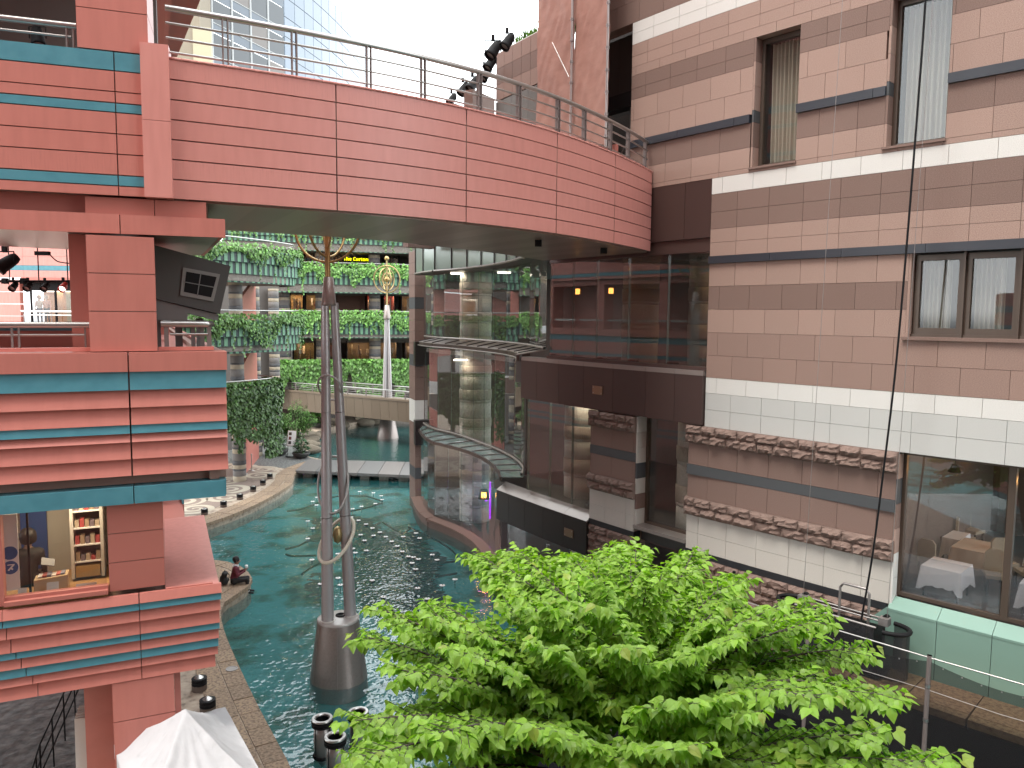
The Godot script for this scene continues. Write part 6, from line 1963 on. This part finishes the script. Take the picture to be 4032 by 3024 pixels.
func build_restaurant():
	var c := 0
	for q in [[5.32, 6.12, -.78, -1.7, "white clothed table right behind the restaurant window"], [5.35, 6.15, -2.85, -4.0, "cloth covered table second from the restaurant window"], [4.9, 5.3, -3.6, -4.5, "cloth covered table deep in the dim restaurant"], [7.2, 8.1, -1.0, -2.0, "white clothed table behind the second restaurant pane"], [6.7, 7.5, -4.4, -5.4, "cloth covered table at the back of the restaurant"]]:
		var t := thing("dining_table", q[4], "table", wall((q[0] + q[1]) / 2, 3.75, (q[2] + q[3]) / 2).origin, "dining tables")
		var F := wall((q[0] + q[1]) / 2, 0, (q[2] + q[3]) / 2)
		var hx: float = (q[1] - q[0]) / 2
		var hz: float = absf(q[3] - q[2]) / 2
		var top = M.cloth if c != 1 else mat(lin(.55, .46, .36), .85)
		bx(t, "table_top", top, F, -hx, hx, 4.44, 4.47, -hz, hz)
		# hanging cloth with folds
		var st := SurfaceTool.new()
		st.begin(Mesh.PRIMITIVE_TRIANGLES)
		var ring := []
		for e in [[-hx, hz, hx, hz], [hx, hz, hx, -hz], [hx, -hz, -hx, -hz], [-hx, -hz, -hx, hz]]:
			for i in 12: ring.append(Vector2(lerpf(e[0], e[2], i / 12.0), lerpf(e[1], e[3], i / 12.0)))
		for i in ring.size():
			var v := []
			for k in [i, (i + 1) % ring.size()]:
				var p: Vector2 = ring[k]
				var corner = (k % 12) < 2 or (k % 12) > 10
				var out := p * (1.04 + (.12 if corner else .03 * sin(k * 1.7)))
				v.append([F * Vector3(p.x * 1.005, 4.475, p.y * 1.005), F * Vector3(out.x, 3.95 if corner else 4.05 + .02 * sin(k * 2.0), out.y)])
			quad(st, v[0][1], v[0][0], v[1][0], v[1][1])
		st.generate_normals()
		put(st.commit(), "cloth_drop", top, t)
		for x in [-1, 1]:
			for zz in [-1, 1]: bx(t, "leg", M.black, F, x * hx * .85 - .02, x * hx * .85 + .02, 3.75, 4.44, zz * hz * .85 - .02, zz * hz * .85 + .02)
		c += 1
	for q in [[5.05, -2.3, 2.2], [5.1, -4.9, 1.0], [6.5, -2.2, -.4], [6.4, -3.4, 0.0], [4.95, -6.0, .5], [7.0, -3.0, 3.0], [8.2, -2.6, 2.5]]:
		var t := thing("dining_chair", "cream covered dining chair in the dim restaurant", "chair", wall(q[0], 3.75, q[1]).origin, "cream dining chairs")
		var F := Transform3D(Basis(UP, q[2]), t.position)
		var m := mat(lin(.32, .27, .19), .85)
		bx(t, "seat", m, F, -.22, .22, .40, .48, -.22, .22)
		hull(t, "backrest", m, F, [[-.21, .42], [-.2, .9], [-.12, .99], [.12, .99], [.2, .9], [.21, .42]], -.18, -.24)
		for x in [-.18, .18]:
			for zz in [-.18, .18]: bx(t, "leg", M.black, F, x - .02, x + .02, 0, .4, zz - .02, zz + .02)
	# frosted film on the lower part of the big panes
	var f := thing("window_film", "frosted film on the lower restaurant window panes", "film", wall(6.3, 3.9, -.32).origin)
	for e in [[5.1, 6.98], [7.16, 8.5]]: wbx(f, "film", glass(lin(.20, .23, .27), .16, .2), e[0], e[1], 3.93, 4.8, -.335, -.33)
	for q in [[5.75, -1.3], [5.75, -3.5], [7.3, -4.8], [5.0, -5.6], [7.5, -1.6]]:
		var l := thing("pendant_lamp", "small warm pendant lamp over a restaurant table", "lamp", wall(q[0], 6.6, q[1]).origin, "restaurant pendant lamps")
		lathe(l, "shade", mat(lin(.1, .06, .03), .5), l.position, [[.14, 0], [.06, .16], [.0, .17]], 14)
		lathe(l, "bulb", M.lamp_warm, l.position, [[.0, .0], [.05, .03], [.0, .09]], 10)
		bar(l, "cord", M.black, l.position + Vector3(0, .17, 0), l.position + Vector3(0, .55, 0), .006, -1, 5)
		omni(l, l.position + Vector3(0, -.04, 0), Color(1, .72, .4), .07, .06)

func build_courtyard():
	# red wall across the far courtyard, seen through the opening of the red building
	var b := thing("courtyard_building", "salmon red wall with teal stripe and a lit clothes shop across the far courtyard", "building", Vector3(-28, 8, -46))
	var F := Transform3D(Basis(UP, .05), Vector3(-28, 0, -46))
	for e in [[-8, -1.05], [-1.04, 5]]:
		for k in [[15.0, 13.9, M.red], [13.88, 13.25, M.pink], [13.24, 12.72, M.pink], [12.71, 12.42, M.teal], [12.41, 12.0, M.pink], [8.98, 8.72, M.teal], [8.7, 8.38, M.pink], [8.36, 6.5, M.darkred]]:
			bx(b, "cladding_strip", k[2], F, e[0], e[1], k[1], k[0], -.4, 0)
	bx(b, "recess_soffit", M.darkred, F, -1.2, 5, 11.75, 11.99, -2.6, .05)
	for k in 4: bx(b, "wall_panel", M.pink, F, -8, -1.32, 9.0 + k * .72, 9.7 + k * .72, -.4, -.02)
	bx(b, "floor_edge", M.darkred, F, -8, 5, 9.0, 9.25, -2.5, .02)
	bx(b, "shop_back", mat(lin(.34, .22, .1), .7), F, -1.3, 3, 9.25, 11.7, -2.6, -2.5)
	bx(b, "shop_head", M.black, F, -1.3, 3, 11.25, 11.75, -.6, -.4)
	for x in [-1.02, .42, 1.4]: bx(b, "shop_mullion", M.black, F, x, x + .1, 9.25, 11.3, -.6, -.5)
	bx(b, "shop_pane", M.glass_window, F, -1.0, 2.6, 9.25, 11.25, -.56, -.55)
	bx(b, "wood_panel", M.wood, F, .0, .42, 9.25, 11.3, -1.5, -1.4)
	bx(b, "wood_panel", mat(lin(.3, .26, .13), .6), F, .8, 1.4, 9.25, 11.3, -1.2, -1.1)
	var lp := bx(b, "ceiling_lamp", M.lamp_white, F, -.9, 2.4, 11.2, 11.24, -1.8, -1.0)
	area_lamp(lp, F * Transform3D(Basis.IDENTITY, Vector3(.7, 11.15, -1.4)), Vector2(3.2, .8), .6)
	var rl := bar(b, "railing", M.white, F * Vector3(-1.25, 10.0, .05), F * Vector3(5, 10.0, .05), .06)
	bar(rl, "mid_rail", M.white, F * Vector3(-1.1, 9.78, .05), F * Vector3(5, 9.78, .05), .035)
	for x in [-1.1, .5, 2.1]: bar(rl, "post", M.post, F * Vector3(x, 9.25, .05), F * Vector3(x, 10, .05), .03)
	person("mannequin in a pale top with raised arm in the far lit shop window", F * Vector3(-.75, 9.2, -1.0), 10.0, "stand", [lin2(.55, .5, .42), lin2(.1, .1, .12), lin2(.6, .5, .4), lin2(.5, .42, .34)], .05, "mannequin")
	person("mannequin in a pink shirt in the far lit shop window", F * Vector3(-.25, 9.2, -.9), -5.0, "stand", [lin2(.5, .3, .22), lin2(.03, .03, .03), lin2(.6, .5, .4), lin2(.5, .42, .34)], .05, "mannequin")
	# lighting truss hung inside the red building's opening
	var t := thing("lighting_truss", "dark lighting bar hung across the terrace opening", "truss", Vector3(-9.9, 10.62, -16))
	bar(t, "bar", M.black, Vector3(-11.4, 10.60, -15.9), Vector3(-9.0, 10.63, -16.1), .025)
	for k in 4: bar(t, "hanger", M.black, Vector3(-11.0 + k * .6, 10.6, -16), Vector3(-11.0 + k * .6, 11.5, -16), .012, -1, 5)
	for k in 2: bx(t, "control_box", M.black, Transform3D(Basis.IDENTITY, Vector3(-10.5 + k * .38, 10.62, -16)), -.05, .05, -.06, .06, -.05, .05)
	for x in [-10.3, -10.0, -9.65]: stage_light(Vector3(x, 10.5, -15.95), .42, "small grey spotlight hanging from the truss in the terrace opening", "spotlights on the truss", Vector3(0, -.6, .8))
	var red := stage_light(Vector3(-9.27, 10.5, -15.95), .45, "small red spotlight with bright lens at the end of the truss", "", Vector3(.1, -.5, .85))
	(red.get_child(0) as MeshInstance3D).material_override = mat(lin(.6, .03, .02), .4)
	(red.get_child(1) as MeshInstance3D).material_override = glow(Color(1, .95, .9), 1.0)
	stage_light(Vector3(-10.35, 10.95, -15.8), .85, "big black stage light hanging in the terrace opening", "", Vector3(-.6, -.6, .5))
	var ct := thing("hanging_cable", "black cable drooping from the terrace ceiling by the dark red pier", "cable", Vector3(-9.5, 11.1, -16))
	tube(ct, "cable", M.black, spline([Vector3(-9.55, 11.17, -16), Vector3(-9.4, 11.03, -16), Vector3(-9.15, 10.99, -16)], 12), .012, false, 5)
	bx(ct, "junction_box", M.black, Transform3D(Basis.IDENTITY, Vector3(-9.7, 11.19, -16)), -.14, .14, -.04, .04, -.05, .05)
	# dark upper terrace: hanging lamp behind the top railing
	var U := face(71)
	stage_light(U * Vector3(-2.7, 14.3, -.7), .6, "black stage light behind the top terrace railing", "", Vector3(.2, -1, .2))
	var dk := thing("upper_room", "dark room front behind the top terrace railing", "wall", U * Vector3(-6, 14, -3))
	bx(dk, "wall", M.inner_dark, U, -12, -1.2, 13.6, 17.7, -3.4, -3.2)
	bx(dk, "ceiling", M.inner_dark, U, -12, -.9, 17.3, 17.7, -3.3, -.35)
	# white tent
	var tn := thing("white_tent", "white peaked canvas tent roof on the quay beside the red pillar", "tent", Vector3(-5, .35, -11.6))
	var c := Vector3(-5.25, 0, -11.93)
	var ex := Vector3(.836, 0, -.548)
	var ez := Vector3(.548, 0, .836)
	var hx := .94
	var hz := 1.5
	var st := SurfaceTool.new()
	st.begin(Mesh.PRIMITIVE_TRIANGLES)
	st.set_smooth_group(0)
	var n := 60
	var fn := FastNoiseLite.new()
	fn.frequency = 1.1
	fn.seed = 3
	for j in n + 1:
		for i in n + 1:
			var u := lerpf(-1, 1, float(i) / n)
			var v := lerpf(-1, 1, float(j) / n)
			var k := maxf(absf(u), absf(v))
			var low := minf(absf(u), absf(v)) / maxf(k, .001)
			# taut ridges along the diagonals, cloth sagging between them, small pleats near the top
			var h := 2.7 + .9 * pow(1.0 - k, 1.3) - .10 * (1.0 - low * low) * k * (1.2 - k) + .018 * fn.get_noise_2d(u * 2.0, v * 3.0) + .012 * sin(atan2(v, u) * 17.0) * k * (1.0 - k) * 4.0
			st.add_vertex(c + ex * u * hx + ez * v * hz + UP * h)
	for j in n:
		for i in n:
			var a := j * (n + 1) + i
			for k in [a, a + 1, a + n + 2, a, a + n + 2, a + n + 1]: st.add_index(k)
	st.generate_normals()
	put(st.commit(), "canopy", M.tent, tn)
	for x in [-hx + .03, hx - .03]:
		for z in [-hz + .03, hz - .03]: bar(tn, "leg", M.steel, c + ex * x + ez * z + UP * .35, c + ex * x + ez * z + UP * 2.67, .025)
	var vs := [c + ex * -hx + ez * -hz, c + ex * hx + ez * -hz, c + ex * hx + ez * hz, c + ex * -hx + ez * hz]
	for k in 4:
		panel(tn, "valance", M.tent, at_y(vs[k], 2.45), at_y(vs[k], 2.69), at_y(vs[(k + 1) % 4], 2.45), at_y(vs[(k + 1) % 4], 2.69), UP * .001 + Vector3(.004, 0, .004))
	# stacked white boards
	for k in 8:
		var w := bx(self, "white_board", M.offwhite, Transform3D(Basis(UP, .35) * Basis(Vector3.RIGHT, -.06), Vector3(-7.0 - .02 * k, .35, -12.3 - .055 * k)), -.27, .27, 0, 2.83 + .02 * (k % 3), -.014, .014)
		tag(w, "tall white board leaning in a stack behind the tent", "board", "stacked white boards")
	# ramp with railing at lower left
	var rp := thing("stair_railing", "black metal stair railing going up behind the white boards", "railing", Vector3(-9.5, .35, -15))
	var a := [Vector3(-8.6, .35, -12.9), Vector3(-9.35, .35, -14.6), Vector3(-9.9, 1.1, -17.2)]
	for y in [.45, .75, 1.05]: tube(rp, "rail", M.black, a.map(func(v): return v + UP * y), .018, false, 6)
	for u in 9:
		var v: Vector3 = a[0].lerp(a[1], u / 4.0) if u < 4 else a[1].lerp(a[2], (u - 4) / 4.0)
		bar(rp, "baluster", M.black, v, v + UP * 1.05, .018, -1, 6)
	var pv := prism(self, "plaza_paving", relief(grain([lin(.035, .033, .032), lin(.09, .085, .08), lin(.15, .14, .13)], [.2, .5, .85], 5.0, .03, .55, 121, 4), .02, 1.5), [Vector2(-30, -11), Vector2(-9, -11), Vector2(-8.6, -14), Vector2(-11.6, -23), Vector2(-30, -30)], .3, .351)
	pv.set_meta("kind", "structure")

# ---------------------------------------------------------------- figures
func smin(a: float, b: float, k: float) -> float:
	var h := clampf(.5 + .5 * (b - a) / k, 0, 1)
	return lerpf(b, a, h) - k * h * (1.0 - h)

# surface nets round tapered capsules: bones = [a, b, ra, rb, colour]
func flesh(bones: Array, cell: float, k: float) -> ArrayMesh:
	var box := AABB(bones[0][0], Vector3.ZERO)
	for b in bones:
		box = box.expand(b[0])
		box = box.expand(b[1])
	box = box.grow(.2)
	var n := Vector3i((box.size / cell).ceil()) + Vector3i.ONE
	var f := PackedFloat32Array()
	f.resize(n.x * n.y * n.z)
	f.fill(1.0)
	var cl := PackedColorArray()
	cl.resize(f.size())
	var best := PackedFloat32Array()
	best.resize(f.size())
	best.fill(9.0)
	for b in bones:
		var A: Vector3 = b[0]
		var B: Vector3 = b[1]
		var m := maxf(b[2], b[3]) + cell * 3.0
		var lo := Vector3i(((A.min(B) - Vector3.ONE * m - box.position) / cell).floor()).clamp(Vector3i.ZERO, n - Vector3i.ONE)
		var hi := Vector3i(((A.max(B) + Vector3.ONE * m - box.position) / cell).ceil()).clamp(Vector3i.ZERO, n - Vector3i.ONE)
		var ab := B - A
		var l2 := maxf(ab.length_squared(), 1e-6)
		for z in range(lo.z, hi.z + 1):
			for y in range(lo.y, hi.y + 1):
				for x in range(lo.x, hi.x + 1):
					var p := box.position + Vector3(x, y, z) * cell
					var t := clampf((p - A).dot(ab) / l2, 0, 1)
					var d: float = (p - A - ab * t).length() - lerpf(b[2], b[3], t)
					var i := (z * n.y + y) * n.x + x
					f[i] = smin(f[i], d, k)
					if d < best[i]:
						best[i] = d
						cl[i] = b[4]
	var st := SurfaceTool.new()
	st.begin(Mesh.PRIMITIVE_TRIANGLES)
	var id := {}
	var cnt := 0
	var off := [0, 1, n.x, n.x + 1, n.x * n.y, n.x * n.y + 1, n.x * n.y + n.x, n.x * n.y + n.x + 1]
	var cor := [Vector3(0, 0, 0), Vector3(1, 0, 0), Vector3(0, 1, 0), Vector3(1, 1, 0), Vector3(0, 0, 1), Vector3(1, 0, 1), Vector3(0, 1, 1), Vector3(1, 1, 1)]
	var edges := [[0, 1], [2, 3], [4, 5], [6, 7], [0, 2], [1, 3], [4, 6], [5, 7], [0, 4], [1, 5], [2, 6], [3, 7]]
	for z in n.z - 1:
		for y in n.y - 1:
			for x in n.x - 1:
				var i := (z * n.y + y) * n.x + x
				var neg := 0
				for o in off:
					if f[i + o] < 0: neg += 1
				if neg == 0 or neg == 8: continue
				var s := Vector3.ZERO
				var c := 0
				for e in edges:
					var a := f[i + off[e[0]]]
					var b := f[i + off[e[1]]]
					if (a < 0) != (b < 0):
						s += cor[e[0]].lerp(cor[e[1]], a / (a - b))
						c += 1
				st.set_color(cl[i])
				st.add_vertex(box.position + (Vector3(x, y, z) + s / c) * cell)
				id[i] = cnt
				cnt += 1
	var ax := [1, n.x, n.x * n.y]
	for i in id:
		for d in 3:
			var u: int = ax[(d + 1) % 3]
			var v: int = ax[(d + 2) % 3]
			var a := f[i]
			var b := f[i + ax[d]]
			if (a < 0) == (b < 0): continue
			if not (id.has(i - u) and id.has(i - v) and id.has(i - u - v)): continue
			var q := [id[i], id[i - u], id[i - u - v], id[i - v]]
			if a < 0: q = [q[0], q[3], q[2], q[1]]
			for j in [0, 2, 1, 0, 3, 2]: st.add_index(q[j])
	st.generate_normals()
	return st.commit()

# cols: top, trousers, skin, hair (linear)
func person(label: String, at: Vector3, deg: float, pose: String, cols: Array, cell := .02, category := "person") -> Node3D:
	var t := thing("person" if category == "person" else "mannequin", label, category, at)
	var F := Transform3D(Basis(UP, deg_to_rad(deg)), at)
	var V := func(x, y, z): return F * Vector3(x, y, z)
	var b := []
	var shoe := lin2(.012, .012, .014)
	var hip := .9 if pose == "stand" else .12
	var lean := .0 if pose == "stand" else .06
	var sh := hip + .5
	b.append([V.call(-.08, hip, 0), V.call(.08, hip, 0), .125, .125, cols[1]])
	b.append([V.call(0, hip + .1, -.01), V.call(0, hip + .3, lean), .13, .145, cols[0]])
	b.append([V.call(-.1, sh - .08, lean), V.call(.1, sh - .08, lean), .115, .115, cols[0]])
	b.append([V.call(-.165, sh - .01, lean), V.call(.165, sh - .01, lean), .07, .07, cols[0]])
	b.append([V.call(0, sh, lean), V.call(0, sh + .12, lean + .03), .058, .052, cols[2]])
	b.append([V.call(0, sh + .2, lean + .05), V.call(0, sh + .26, lean + .035), .082, .092, cols[2]])
	b.append([V.call(0, sh + .15, lean + .08), V.call(0, sh + .17, lean + .09), .05, .05, cols[2]])
	b.append([V.call(0, sh + .205, lean + .135), V.call(0, sh + .19, lean + .155), .014, .017, cols[2]])
	for s in [-1.0, 1.0]:
		b.append([V.call(.088 * s, sh + .21, lean + .045), V.call(.098 * s, sh + .23, lean + .04), .018, .02, cols[2]])
		if pose == "stand":
			b.append([V.call(.185 * s, sh - .02, 0), V.call(.235 * s, sh - .29, -.02), .056, .046, cols[0]])
			b.append([V.call(.235 * s, sh - .29, -.02), V.call(.235 * s, sh - .53, .06), .044, .032, cols[0]])
			b.append([V.call(.235 * s, sh - .53, .06), V.call(.23 * s, sh - .62, .09), .032, .03, cols[2]])
			b.append([V.call(.09 * s, hip - .03, 0), V.call(.1 * s, .48, .02), .085, .06, cols[1]])
			b.append([V.call(.1 * s, .48, .02), V.call(.1 * s, .1, -.02), .06, .042, cols[1]])
			b.append([V.call(.1 * s, .05, -.04), V.call(.11 * s, .035, .16), .04, .035, shoe])
		else:
			b.append([V.call(.18 * s, sh - .03, lean), V.call(.22 * s, sh - .27, lean + .07), .062, .054, cols[0]])
			b.append([V.call(.22 * s, sh - .27, lean + .07), V.call(.08 * s, sh - .16, lean + .3), .05, .036, cols[0]])
			b.append([V.call(.08 * s, sh - .16, lean + .3), V.call(.045 * s, sh - .11, lean + .36), .033, .03, cols[2]])
			b.append([V.call(.09 * s, hip, .02), V.call(.11 * s, hip + .03, .44), .09, .068, cols[1]])
			b.append([V.call(.11 * s, hip + .03, .44), V.call(.11 * s, hip - .34, .47), .064, .048, cols[1]])
			b.append([V.call(.11 * s, hip - .35, .47), V.call(.11 * s, hip - .42, .48), .038, .038, lin2(.5, .48, .46)])
			b.append([V.call(.11 * s, hip - .44, .46), V.call(.12 * s, hip - .47, .64), .042, .036, shoe])
	var bm := mat(Color.WHITE, .75)
	bm.vertex_color_use_as_albedo = true
	put(flesh(b, cell, .035), "body", bm, t)
	var hairm := mat(cols[3].linear_to_srgb(), .6)
	var hm := lathe(t, "hair", hairm, Vector3.ZERO, [[.098, -.07], [.108, .0], [.102, .06], [.07, .105], [.0, .12]], 14)
	hm.transform = t.global_transform.affine_inverse() * F * Transform3D(Basis(Vector3.RIGHT, -.38).scaled(Vector3.ONE * (1.08 if cell < .03 else 1.25)), Vector3(0, sh + .255, lean + .015))
	# hands: five fingers each
	var st := SurfaceTool.new()
	st.begin(Mesh.PRIMITIVE_TRIANGLES)
	for s in [-1.0, 1.0]:
		for k in 5:
			var o: Vector3
			var d: Vector3
			if pose == "stand":
				o = V.call((.23 - .03 + .015 * k) * s, sh - .65, .09)
				d = F.basis * Vector3(.01 * s, -1, .25)
			else:
				o = V.call((.03 + .012 * k) * s, sh - .1, lean + .39 - .005 * k)
				d = F.basis * Vector3(-.5 * s, .3 if k else .9, .6)
			var l: float = [.045, .065, .075, .07, .055][k]
			rod(st, o, o + d.normalized() * l * .55, .009, .0085, 6)
			rod(st, o + d.normalized() * l * .55, o + d.normalized() * l * .55 + (d + F.basis * Vector3(-.6 * s, -.3, .2)).normalized() * l * .45, .0085, .006, 6)
	put(st.commit(), "fingers", mat(cols[2].linear_to_srgb(), .6), t)
	return t

func build_person():
	var at := Vector3(-9.86, .37, -26.7)
	var p := person("person in a maroon jumper sitting on the quay edge, legs over the water", at, 104.0, "sit", [lin2(.12, .018, .03), lin2(.012, .013, .015), lin2(.3, .17, .12), lin2(.008, .007, .007)], .019)
	var F := Transform3D(Basis(UP, deg_to_rad(104)), at)
	var c := lathe(p, "collar", M.white, Vector3.ZERO, [[.115, -.03], [.1, .03], [.075, .06]], 16)
	c.transform = p.global_transform.affine_inverse() * F * Transform3D(Basis(Vector3.RIGHT, .25), Vector3(0, .66, .06))
	var cup := thing("paper_cup", "white paper wrapper held by the sitting person", "cup", F * Vector3(0, .54, .42))
	lathe(cup, "wrapper", M.white, cup.position, [[.0, 0], [.045, 0], [.06, .1], [.04, .11], [.0, .11]], 12)
	var bag := thing("backpack", "black backpack standing behind the sitting person", "backpack", F * Vector3(.02, 0, -.3))
	var q := F * Transform3D(Basis.IDENTITY, Vector3(.02, 0, -.32))
	var bm := mat(Color.WHITE, .8)
	bm.vertex_color_use_as_albedo = true
	var k := lin2(.012, .012, .014)
	put(flesh([[q * Vector3(-.09, .12, 0), q * Vector3(.09, .12, 0), .12, .12, k], [q * Vector3(-.07, .36, 0), q * Vector3(.07, .36, 0), .1, .1, k], [q * Vector3(0, .14, -.1), q * Vector3(0, .24, -.1), .08, .07, k]], .022, .08), "bag", bm, bag)
	tube(bag, "strap", M.black, [q * Vector3(.06, .44, .05), q * Vector3(.09, .3, .14), q * Vector3(.08, .08, .12)], .015, false, 6)
	tube(bag, "handle", M.black, [q * Vector3(-.04, .44, 0), q * Vector3(0, .5, 0), q * Vector3(.04, .44, 0)], .012, false, 6)
	person("person in a cap sitting beside the far shop", Vector3(-21.3, 5.75, -66.4), 20.0, "sit", [lin2(.12, .1, .08), lin2(.05, .05, .05), lin2(.3, .18, .12), lin2(.02, .02, .02)], .05)
	person("person in dark blue standing before the far lit shop", Vector3(-20.1, 5.3, -66.7), 60.0, "stand", [lin2(.012, .016, .04), lin2(.012, .014, .03), lin2(.3, .18, .12), lin2(.01, .01, .01)], .05)

# ---------------------------------------------------------------- tree in front
func build_tree():
	var foot := Vector3(1.6, .6, -7.9)
	var pl := thing("tree_planter", "round stone planter in the canal under the tree", "planter", Vector3(1.6, 0, -7.9))
	lathe(pl, "wall", M.b1, pl.position, [[1.3, -.5], [1.3, .55], [1.25, .6], [1.1, .6], [1.1, .5], [.0, .5]], 28)
	var t := thing("dogwood_tree", "wide bright green leafy tree spreading over the canal in front", "tree", foot)
	var wood := SurfaceTool.new()
	wood.begin(Mesh.PRIMITIVE_TRIANGLES)
	var lv := SurfaceTool.new()
	lv.begin(Mesh.PRIMITIVE_TRIANGLES)
	var hub := []
	for k in 4:
		var h := foot + Vector3(-.25 + .35 * cos(k * 1.7), 3.6 + .25 * k, -.4 + .4 * sin(k * 1.7))
		sweep(wood, spline([foot + Vector3(.12 * cos(k * 1.7), -.1, .12 * sin(k * 1.7)), foot.lerp(h, .5) + Vector3(.1 * sin(k * 2.0), 0, .1), h], 8), .1, false, 8, [.14, .13, .12, .115, .11, .1, .095, .09, .085])
		hub.append(h)
	var protos := []
	for k in 6:
		var ps := SurfaceTool.new()
		ps.begin(Mesh.PRIMITIVE_TRIANGLES)
		var g: float = [.85, .95, 1.05, 1.15, 1.25, 1.0][k]
		leaf(ps, Vector3.ZERO, Vector3(0, 0, 1), UP, 1.0, .78, leaf_colour(g, .22 if k == 5 else .0), .28, .32)
		protos.append(ps.commit())
	# tips of the boughs: the rim of the crown, then the inside in three layers
	var tips := []
	for q in [[-1.45, -6.9], [-1.72, -8.8], [-1.3, -9.2], [-.93, -9.9], [-.6, -11.9], [.2, -11.7], [.9, -12.0], [1.57, -12.2], [2.2, -11.3], [2.9, -12.0], [3.3, -11.0], [3.5, -9.6], [4.1, -8.6], [3.55, -7.7], [3.4, -6.75], [3.74, -6.3], [-1.3, -6.3], [-.9, -7.8], [3.0, -10.2], [-.2, -10.9]]:
		tips.append([Vector3(q[0], 6.2, q[1]), 1.0])
	var rim := PackedVector2Array([Vector2(-1.5, -5.6), Vector2(-1.6, -8.7), Vector2(-.8, -10), Vector2(-.5, -11.5), Vector2(1.5, -12), Vector2(3.2, -11.2), Vector2(3.9, -8.6), Vector2(3.6, -5.4)])
	var tries := 0
	while tips.size() < 112 and tries < 4000:
		tries += 1
		var p := Vector2(rnd(-1.6, 4.0), rnd(-12, -5.4))
		if not Geometry2D.is_point_in_polygon(p, rim): continue
		var crowded := false
		for o in tips:
			if Vector2(o[0].x - p.x, o[0].z - p.y).length() < .40 - .002 * tips.size(): crowded = true
		if crowded: continue
		var r2 := (p - Vector2(1.2, -8.6)).length_squared()
		var layer := 1.0 if tips.size() < 70 else .0
		tips.append([Vector3(p.x, 6.85 - .05 * r2 + rnd(-.22, .18) - (.0 if layer > .5 else rnd(.7, 1.5)), p.y), layer])
	var singles := 0
	for tip in tips:
		var e: Vector3 = tip[0]
		var h: Vector3 = hub[0]
		for o in hub:
			if o.distance_to(e) < h.distance_to(e): h = o
		var mid := h.lerp(e, .55) + Vector3(0, .32, 0)
		var path := spline([h, mid, e], 16)
		var rr := []
		for i in 17: rr.append(lerpf(.035, .005, i / 16.0))
		sweep(wood, path, .02, false, 5, rr)
		var L := h.distance_to(e)
		var start := clampf(1.0 - 1.75 / maxf(L, .1), .2, .6)
		var nodes := int(L * (1.0 - start) / .085)
		for k in nodes + 1:
			var u := lerpf(start, 1.0, float(k) / nodes)
			var ip := int(clampf(u * 16.0, 0, 15))
			var o: Vector3 = (path[ip] as Vector3).lerp(path[ip + 1], u * 16.0 - ip)
			var dir: Vector3 = (path[ip + 1] - path[ip]).normalized()
			var side := dir.cross(UP).normalized()
			var sides := [-1.0, 1.0] if k < nodes else [0.0]
			for s in sides:
				var tl := rnd(.2, .52) * (1.15 - .55 * float(k) / nodes) if s != 0 else .16
				var td = (dir * rnd(.55, 1.0) + side * s * rnd(.6, 1.1) + UP * rnd(-.12, .22)).normalized()
				var te = o + td * tl + Vector3(0, -.06 * tl, 0)
				if s != 0: rod(wood, o, te, .005, .003, 4, false)
				var m := maxi(2, int(tl / .055))
				for j in m + 1:
					var v := float(j) / m
					var b := o.lerp(te, v)
					for w in ([-1.0, 1.0] if j < m else [-.5, .5]):
						if rnd(0, 1) < .06: continue
						var ld = (td * rnd(.3, .9) + td.cross(UP).normalized() * w * rnd(.5, 1.1) + UP * rnd(-.95, .1)).normalized()
						var ln := (UP * 1.1 + dir_rand() * .55).normalized()
						var size := rnd(.09, .145) * (1.12 if tip[1] < .5 else 1.0)
						var young: float = .5 if (j == m and s == 0.0 and rnd(0, 1) < .5) else (.25 if rnd(0, 1) < .03 else 0.0)
						if singles < 300 and tip[1] > .5 and b.z > -7.6 and rnd(0, 1) < .35:
							var x = ld.cross(ln).normalized() * -1.0
							var B := Basis(x, ld.cross(x).normalized() * 1.0, ld).scaled(Vector3.ONE * size)
							if B.y.y < 0: B = Basis(-B.x, -B.y, B.z)
							put(protos[rng.randi() % 6], "leaf", M.leaf, t, Transform3D(B, b))
							singles += 1
						else:
							leaf(lv, b, ld, ln, size, size * rnd(.68, .86), leaf_colour(rnd(.75, 1.3), young), rnd(.15, .4), rnd(.15, .45))
	put(wood.commit(), "trunk_and_limbs", M.bark, t)
	put(lv.commit(), "crown", M.leaf, t).set_meta("kind", "stuff")
	# a second tree stands nearer, below the viewpoint; the restaurant window mirrors it
	var t2 := thing("dogwood_tree", "second green tree below the viewpoint mirrored in the restaurant window", "tree", foot + Vector3(0, -2.2, 4.6))
	for c in t.get_children():
		if String(c.name).begins_with("leaf"): continue
		var d := c.duplicate() as MeshInstance3D
		d.name = c.name
		t2.add_child(d, true)

func leaf_colour(g: float, young: float) -> Color:
	return Color(.28 * g, .47 * g, .068 * g).lerp(Color(.42, .42, .1), young)
